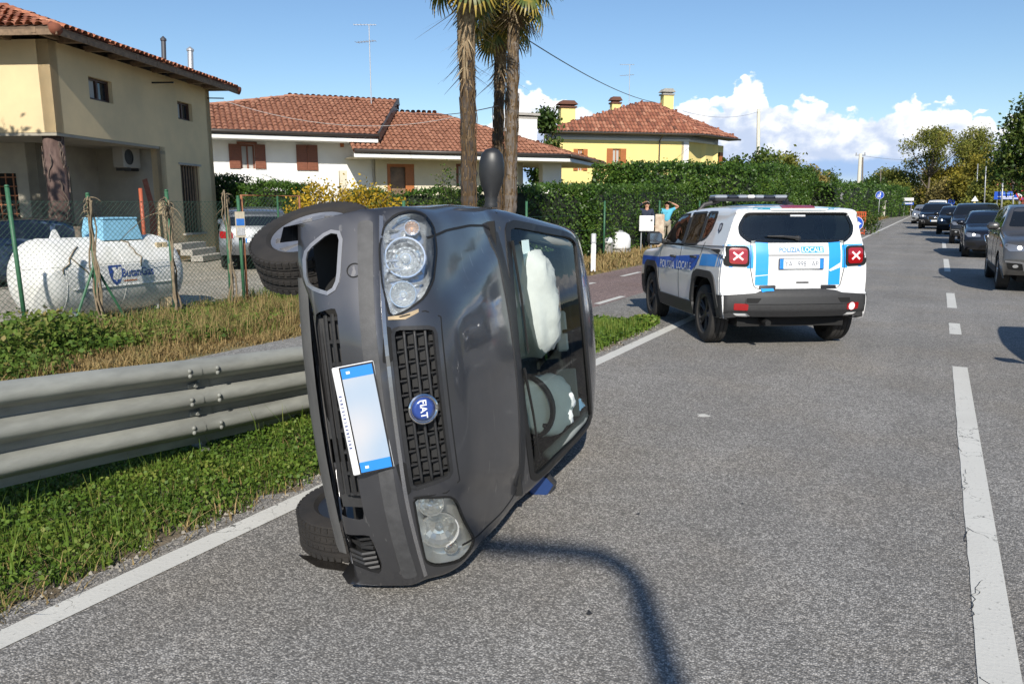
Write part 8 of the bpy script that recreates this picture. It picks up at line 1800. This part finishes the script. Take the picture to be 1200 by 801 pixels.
    for sg in (1, -1):
        s_ = ('y', sg)
        for w_ in (w1, w2): car.patch('side_window', s_, w_, M_DGLASS, root, .003, .004, .12)
        if detail: 
            car.strip('panel_gap', s_, [(xa - .05, b - .02), (xa - .08, .16 * H)], .01, M_GAP, root); car.strip('panel_gap', s_, [(mid, b - .01), (mid, .16 * H)], .01, M_GAP, root)
            for x in (mid - .2, rearx - .45): p, n = car.cast(s_, x, b - .09); g = G(); g.box(p + n * .018, (.19, .03, .03), bev=.01); g.build('door_handle', m, root)
        if kind == 'suv': car.patch('sill_cladding', s_, [(wf + R_ * 1.15, .17 * H), (wf + R_ * 1.15, .25 * H), (wr - R_ * 1.15, .25 * H), (wr - R_ * 1.15, .17 * H)], M_CLAD, root, .012, .02, .15)
        p, n = car.cast(s_, xa + .02, b + .02); q = p + np.array([0, sg * .13, .06]); g = G(); g.box(q, (.13, .22, .15), bev=.045); g.tube([p - n * .04, q - [0, 0, .05]], .03, 6); mr_ = g.build('door_mirror', m, root, ang=60); g = G(); g.box(q + [.066, 0, 0], (.004, .17, .11)); g.build('mirror_glass', M_CHROME, mr_)
        # lamps
        y0, y1 = hw * .50, hw * .955
        hp = rpoly([(sg * y0, hz - .045), (sg * (y0 + .02), hz + .025), (sg * (y1 - .02), hz + .085), (sg * y1, hz + .03), (sg * (y1 - .08), hz - .055)][::sg], .02, 3); hl = car.patch('headlight', FX_, hp, mat('lamp_smoked', (.32, .33, .35), .1, .6, coat=1.0), root, .006, .015, .06)
        if lamps == 'lit': car.patch('lamp_beam', FX_, circ(sg * hw * .70, hz + .012, .036, 14), M_LIT, hl, .012, .004, .05)
        fg = rpoly([(sg * hw * .60, .26 * H), (sg * hw * .64, .335 * H), (sg * hw * .90, .345 * H), (sg * hw * .86, .27 * H)][::sg], .03, 3); car.patch('fog_bay', FX_, fg, M_GAP, root, .006, .012, .08)
        if kind == 'suv': car.strip('fog_bezel', FX_, [(sg * hw * .58, .255 * H), (sg * hw * .62, .345 * H), (sg * hw * .92, .355 * H)], .03, mat('bezel_silver', (.40, .40, .41), .3, .75), root, .012, th=.012); car.patch('fog_lamp', FX_, circ(sg * hw * .74, .305 * H, .045, 14, .03), M_REFL, root, .012, .006, .05)
        tp = rpoly([(sg * hw * .58, .50 * H), (sg * hw * .58, .60 * H), (sg * hw * .93, .62 * H), (sg * hw * .93, .51 * H)][::sg], .03, 3); car.patch('tail_light', RX_, tp, M_RED, root, .006, .015, .08)
        for x in (wf, wr): arch_liner(root, x, R_ + .01, R_ * 1.14, hw * .95, hw * .5, sg); wheel(root, Vector((x, sg * (hw - .12), R_)), R_, .21, R_ * .66, sg, 'five', M_ALLOY, M_TYRE, tread=False)
    gz0, gz1, gw = (.33 * H, .50 * H, .42) if grille == 'tall' else (.385 * H, .50 * H, .46); gp = rpoly([(-hw * gw * .8, gz0), (-hw * gw, gz1), (hw * gw, gz1), (hw * gw * .8, gz0)], .04, 3); gr_ = car.patch('grille', FX_, gp, M_GAP, root, .005, .01, .08)
    for j in range(4): z = gz0 + (gz1 - gz0) * (j + 1) / 5; car.strip('bar', FX_, [(-hw * gw * .85, z), (0, z), (hw * gw * .85, z)], .012, M_TRIM, gr_, .014, th=.01)
    car.strip('grille_frame', FX_, gp, .018, M_CHROME if grille == 'tall' else M_TRIM, root, .009, closed=True, th=.01)
    p, n = car.cast(FX_, 0, (gz0 + gz1) / 2 + .05); g = G(); g.lathe([(1e-4, .02), (.05, .018), (.06, .012), (.06, 0)], p, n, 20); g.build('badge', M_CHROME, root, smooth=True)
    car.patch('lower_intake', FX_, rpoly([(-hw * .55, .19 * H), (-hw * .5, .285 * H), (hw * .5, .285 * H), (hw * .55, .19 * H)], .03, 3), M_GAP, root, .005, .01, .08)
    if plate:
        for pr, z in ((FX_, .325 * H), (RX_, .47 * H)): 
            p, n = car.cast(pr, 0, z); u = np.array([0, 1., 0]); v = np.cross(n, u); v = v if v[2] > 0 else -v; g = G(); g.obox(p + n * .015, u, v, n, (.44, .105, .012)); pl = g.build('number_plate', M_PLATE, root)
            for e in (-1, 1): g = G(); g.obox(p + n * .0165 + u * e * .20, u, v, n, (.04, .105, .0125)); g.build('blue_band', M_PBLUE, pl)
    g = G(); g.box((L * .5, 0, .27), (L * .8, W * .66, .16)); g.build('underbody', M_GAP, root)
    car.strip('panel_gap', FX_, [(-hw * .5, hz + .05), (0, hz + .055), (hw * .5, hz + .05)], .008, M_GAP, root, .003)
    return root
pg = paint('paint_taupe', (.13, .125, .12), .6, .3, .12, (.17, .165, .155), False); pn = paint('paint_navy', (.010, .012, .020), .4, .25, .15, (.05, .05, .055), False); pk = paint('paint_black', (.008, .008, .009), .3, .22, .12, (.04, .04, .042), False)
pd = paint('paint_slate', (.020, .022, .026), .45, .28, .15, (.055, .055, .055), False); ps = paint('paint_silver', (.42, .43, .44), .6, .3, .15, (.30, .30, .29), False); pw = mat('paint_white', (.78, .78, .76), .3, coat=.6)
Q = 'cars queueing in the opposite lane'
road_car('taupe grey off-roader at the head of the queue, cut by the picture edge', 'suv', 4.48, 1.85, 1.65, pg, (2.03, 16.85, 0), 179, Q)
road_car('low black sedan with lit headlights right behind the taupe grey off-roader', 'sedan', 4.70, 1.83, 1.43, pn, (1.66, 27.2, 0), 180, Q, grille='tall')
road_car('dark slate off-roader third in the queue behind the low black sedan', 'suv', 4.5, 1.85, 1.66, pd, (1.40, 36.2, 0), 181, Q)
road_car('small black hatchback fourth in the queue between two bigger dark cars', 'hatch', 3.95, 1.70, 1.50, pk, (.82, 47.2, 0), 182, Q)
road_car('black off-roader fifth in the queue with white front number plate', 'suv', 4.6, 1.9, 1.68, pk, (-.15, 56.4, 0), 183, Q, grille='tall')
road_car('pale silver car near the end of the queue, half hidden by the black off-roader', 'hatch', 4.1, 1.76, 1.52, ps, (-1.0, 70.4, 0), 183, Q, detail=False)
road_car('white van-like car last in the queue, only its roof showing', 'suv', 4.6, 1.9, 1.95, pw, (-.2, 84, 0), 183, Q, detail=False)
road_car('dark car beside the viewer, its shadow lying on the right lane', 'hatch', 4.0, 1.72, 1.5, pd, (2.50, 6.9, 0), 180, None, detail=False)
# yard cars
c = at(297, 250, 19.3); f_ = head(-45); road_car('grey estate car seen from behind through the mesh gate', 'suv', 4.4, 1.78, 1.56, paint('paint_grey_yard', (.16, .17, .18), .6, .3, .2, (.15, .15, .14), False), (c[0] + f_[0] * 4.4, c[1] + f_[1] * 4.4, 0), -45, 'cars parked in the gravel yard', None, 'parked car')
c = at(186, 270, 17.6); road_car('dark blue saloon parked in the shade behind the white gas tank', 'sedan', 4.4, 1.74, 1.36, paint('paint_blue_yard', (.010, .03, .07), .4, .3, .2, (.04, .06, .08), False), (c[0], c[1], 0), 32, 'cars parked in the gravel yard', None, 'parked car')

# ------------------------------------------------------------------ people
M_SKIN = mat('skin', (.50, .27, .18), .55, var=.06, vs=12); M_HAIR = mat('hair_dark', (.03, .022, .017), .8); M_HAIRG = mat('hair_grey', (.22, .20, .18), .8)
def skin_mesh(name, V, E_, Rd, m, parent, sub=2):
    me = bpy.data.meshes.new(name); me.from_pydata([tuple(v) for v in V], E_, []); o = bpy.data.objects.new(name, me); COL.objects.link(o)
    md = o.modifiers.new('skin', 'SKIN'); md.use_smooth_shade = True
    for i, d in enumerate(me.skin_vertices[0].data): d.radius = (Rd[i], Rd[i]) if not isinstance(Rd[i], tuple) else Rd[i]; d.use_root = i == 0
    s_ = o.modifiers.new('sub', 'SUBSURF'); s_.levels = sub; s_.render_levels = sub
    dg = bpy.context.evaluated_depsgraph_get(); m2 = bpy.data.meshes.new_from_object(o.evaluated_get(dg)); bpy.data.objects.remove(o); m2.name = name; m2.materials.clear(); m2.materials.append(m)
    m2.polygons.foreach_set('use_smooth', np.ones(len(m2.polygons), bool)); o2 = bpy.data.objects.new(name, m2); COL.objects.link(o2); o2.parent = parent; return o2
def person(label, loc, hd, J, top_m, leg_m, hair_m=M_HAIR, shoe_m=None, short=True, group=None):
    "J: joints in person space: x to the person's left, y forward, z up"
    f = head(hd); lft = np.array([-f[1], f[0], 0]); M = Matrix([[lft[0], f[0], 0, loc[0]], [lft[1], f[1], 0, loc[1]], [0, 0, 1, loc[2]], [0, 0, 0, 1]]); root = empty('person', label=label, cat='person', M=M, group=group)
    g_ = lambda n: np.array(J[n], float)
    V = [g_('pelvis'), g_('waist'), g_('chest'), g_('neck'), g_('jaw'), g_('head')]; E_ = [(0,1),(1,2),(2,3),(3,4),(4,5)]; Rd = [.125, .115, .135, .055, .075, .085]
    def limb(root_i, pts, rad):
        p = root_i
        for q, r_ in zip(pts, rad): V.append(np.array(q, float)); Rd.append(r_); E_.append((p, len(V) - 1)); p = len(V) - 1
        return p
    for s_ in ('l', 'r'):
        limb(2, [J[s_ + 'sh'], J[s_ + 'el'], (g_(s_ + 'el') + g_(s_ + 'wr')) / 2, J[s_ + 'wr']], [.060, .043, .040, .027])
        limb(0, [J[s_ + 'hip'], J[s_ + 'kn'], (g_(s_ + 'kn') * .6 + g_(s_ + 'an') * .4), J[s_ + 'an']], [.085, .058, .055, .038])
    skin_mesh('body', V, E_, Rd, M_SKIN, root)
    # hands: palm, four fingers and a thumb, curled a little
    for s_ in ('l', 'r'):
        wr, el = g_(s_ + 'wr'), g_(s_ + 'el'); d = wr - el; d /= np.linalg.norm(d); sd = np.cross(d, [0, 0, 1.0] if abs(d[2]) < .9 else [0, 1., 0]); sd /= np.linalg.norm(sd); nn = np.cross(sd, d); HV = [wr, wr + d * .045, wr + d * .085]; HE = [(0, 1), (1, 2)]; HR = [.024, (.034, .016), (.038, .014)]
        for k, ln in enumerate((.062, .072, .068, .055)):
            b = wr + d * .088 + sd * (.027 - .018 * k); i = len(HV); HV += [b, b + d * ln * .5 - nn * .008, b + d * ln * .9 - nn * .026]; HR += [.0085, .008, .0065]; HE += [(2, i), (i, i + 1), (i + 1, i + 2)]
        i = len(HV); b = wr + d * .035 + sd * .036; HV += [b, b + d * .03 + sd * .022, b + d * .055 + sd * .026 - nn * .01]; HR += [.011, .010, .008]; HE += [(1, i), (i, i + 1), (i + 1, i + 2)]
        skin_mesh('hand', HV, HE, HR, M_SKIN, root, 1)
    # clothes
    V = [g_('pelvis') + [0, 0, -.02], g_('waist'), g_('chest'), g_('chest') * .35 + g_('neck') * .65]; E_ = [(0,1),(1,2),(2,3)]; Rd = [.145, .135, .155, .075]
    for s_ in ('l', 'r'): limb(2, [g_(s_ + 'sh'), g_(s_ + 'sh') * (.4 if short else .15) + g_(s_ + 'el') * (.6 if short else .85)] + ([] if short else [J[s_ + 'wr']]), [.078, .066] + ([] if short else [.04]))
    skin_mesh('shirt' if short else 'jacket', V, E_, Rd, top_m, root)
    V = [g_('pelvis')]; E_ = []; Rd = [.140]
    for s_ in ('l', 'r'): limb(0, [J[s_ + 'hip'], J[s_ + 'kn'], g_(s_ + 'kn') * .5 + g_(s_ + 'an') * .5, g_(s_ + 'an') + [0, 0, .0]], [.102, .074, .068, .062])
    skin_mesh('trousers', V, E_, Rd, leg_m, root)
    for s_ in ('l', 'r'): a = g_(s_ + 'an'); t_ = np.array(J.get(s_ + 'toe', a + [0, .18, -.05])); d = t_ - a; d[2] = 0; d /= np.linalg.norm(d) + 1e-9; z0 = max(.0, a[2] - .085); skin_mesh('shoe', [[a[0], a[1], z0 + .05], a * [1, 1, 0] + d * .09 + [0, 0, z0 + .045], a * [1, 1, 0] + d * .18 + [0, 0, z0 + .035], a * [1, 1, 0] - d * .05 + [0, 0, z0 + .04]], [(0, 1), (1, 2), (0, 3)], [.05, .046, .036, .042], shoe_m or mat('shoe_grey', (.16, .15, .15), .7), root)
    h = g_('head'); nk = g_('jaw'); upd = h - nk; upd /= np.linalg.norm(upd); fd = np.array(J.get('face', (0, 1, 0)), float); fd -= upd * (fd @ upd); fd /= np.linalg.norm(fd); sd = np.cross(fd, upd)
    g = G(); g.ball((0, 0, 0), 1, 18, 12); P = np.vstack(g.V); keep = [f_ for f_ in g.F if np.mean([P[i][1] for i in f_]) < .35 * 1 + .5 * np.mean([P[i][2] for i in f_]) and np.mean([P[i][2] for i in f_]) > -.55]; VV = (P * [.095, .108, .105]); mesh_obj('hair', h + np.outer(VV[:, 0], sd) + np.outer(VV[:, 1], fd) + np.outer(VV[:, 2], upd), keep, hair_m, root, True)
    fc_ = h - upd * .035 + fd * .088
    g = G(); g.ball(fc_ + fd * .012 - upd * .012, (.014, .018, .022), 8, 6); g.build('nose', M_SKIN, root, smooth=True)
    for e in (-1, 1): g = G(); g.ball(fc_ + sd * .034 * e + upd * .022 - fd * .004, .011, 8, 6); g.build('eye', M_INK, root); g = G(); g.ball(h - upd * .035 + sd * .09 * e, (.012, .02, .03), 8, 6); g.build('ear', M_SKIN, root, smooth=True)
    g = G(); g.obox(fc_ - upd * .055 - fd * .008, sd, fd, upd, (.045, .012, .010), .003); g.build('mouth', mat('lips', (.30, .10, .08), .6), root)
    return root
def stand(**k):
    J = dict(pelvis=(0, 0, .93), waist=(0, 0, 1.08), chest=(0, 0, 1.28), neck=(0, .01, 1.45), jaw=(0, .02, 1.53), head=(0, .02, 1.62), lsh=(.19, 0, 1.39), rsh=(-.19, 0, 1.39), lel=(.25, -.02, 1.11), rel=(-.25, -.02, 1.11), lwr=(.24, .10, .87), rwr=(-.24, .10, .87), lhip=(.09, 0, .88), rhip=(-.09, 0, .88), lkn=(.10, .02, .48), rkn=(-.10, .02, .48), lan=(.11, -.02, .085), ran=(-.11, -.02, .085)); J.update(k); return J
q = onX(758, 252, -9.30); hdc = math.degrees(math.atan2(-q[0], -q[1]))
g_people = 'people watching from the roadside'
person('man in a navy jacket shading his eyes behind the white meter cabinet', (q[0], q[1], 0), hdc, stand(rel=(-.42, .08, 1.50), rwr=(-.14, .16, 1.66)), mat('navy_cloth', (.02, .028, .055), .85), mat('dark_trousers', (.03, .03, .035), .85), M_HAIRG, short=False, group=None)
q = onX(781.5, 252, -9.25); hdc = math.degrees(math.atan2(-q[0], -q[1]))
person('person in a light blue shirt with the left hand raised to the forehead', (q[0], q[1], 0), hdc, stand(lel=(.44, .06, 1.52), lwr=(.16, .16, 1.66)), mat('light_blue_cloth', (.10, .42, .58), .85), mat('pale_trousers', (.30, .26, .20), .85), M_HAIR, short=True)
q = gnd(357, 384)
person('person in blue jeans and grey shoes bending behind the overturned car', (q[0] + .05, q[1], 0), 75, stand(pelvis=(0, -.12, .80), waist=(0, .08, .90), chest=(0, .28, .99), neck=(0, .44, 1.08), jaw=(0, .51, 1.10), head=(0, .58, 1.13), lsh=(.19, .36, 1.04), rsh=(-.19, .36, 1.04), lel=(.22, .45, .78), rel=(-.22, .45, .78), lwr=(.20, .55, .58), rwr=(-.20, .55, .58), lhip=(.09, -.12, .76), rhip=(-.09, -.12, .76), lkn=(.10, .02, .43), rkn=(-.10, .06, .43), lan=(.10, -.04, .085), ran=(-.11, .02, .085), face=(0, .3, -1)), mat('green_cloth', (.06, .09, .06), .85), mat('denim', (.03, .10, .30), .85, var=.15, vs=20), M_HAIR, mat('shoe_grey', (.16, .15, .15), .7), short=False)
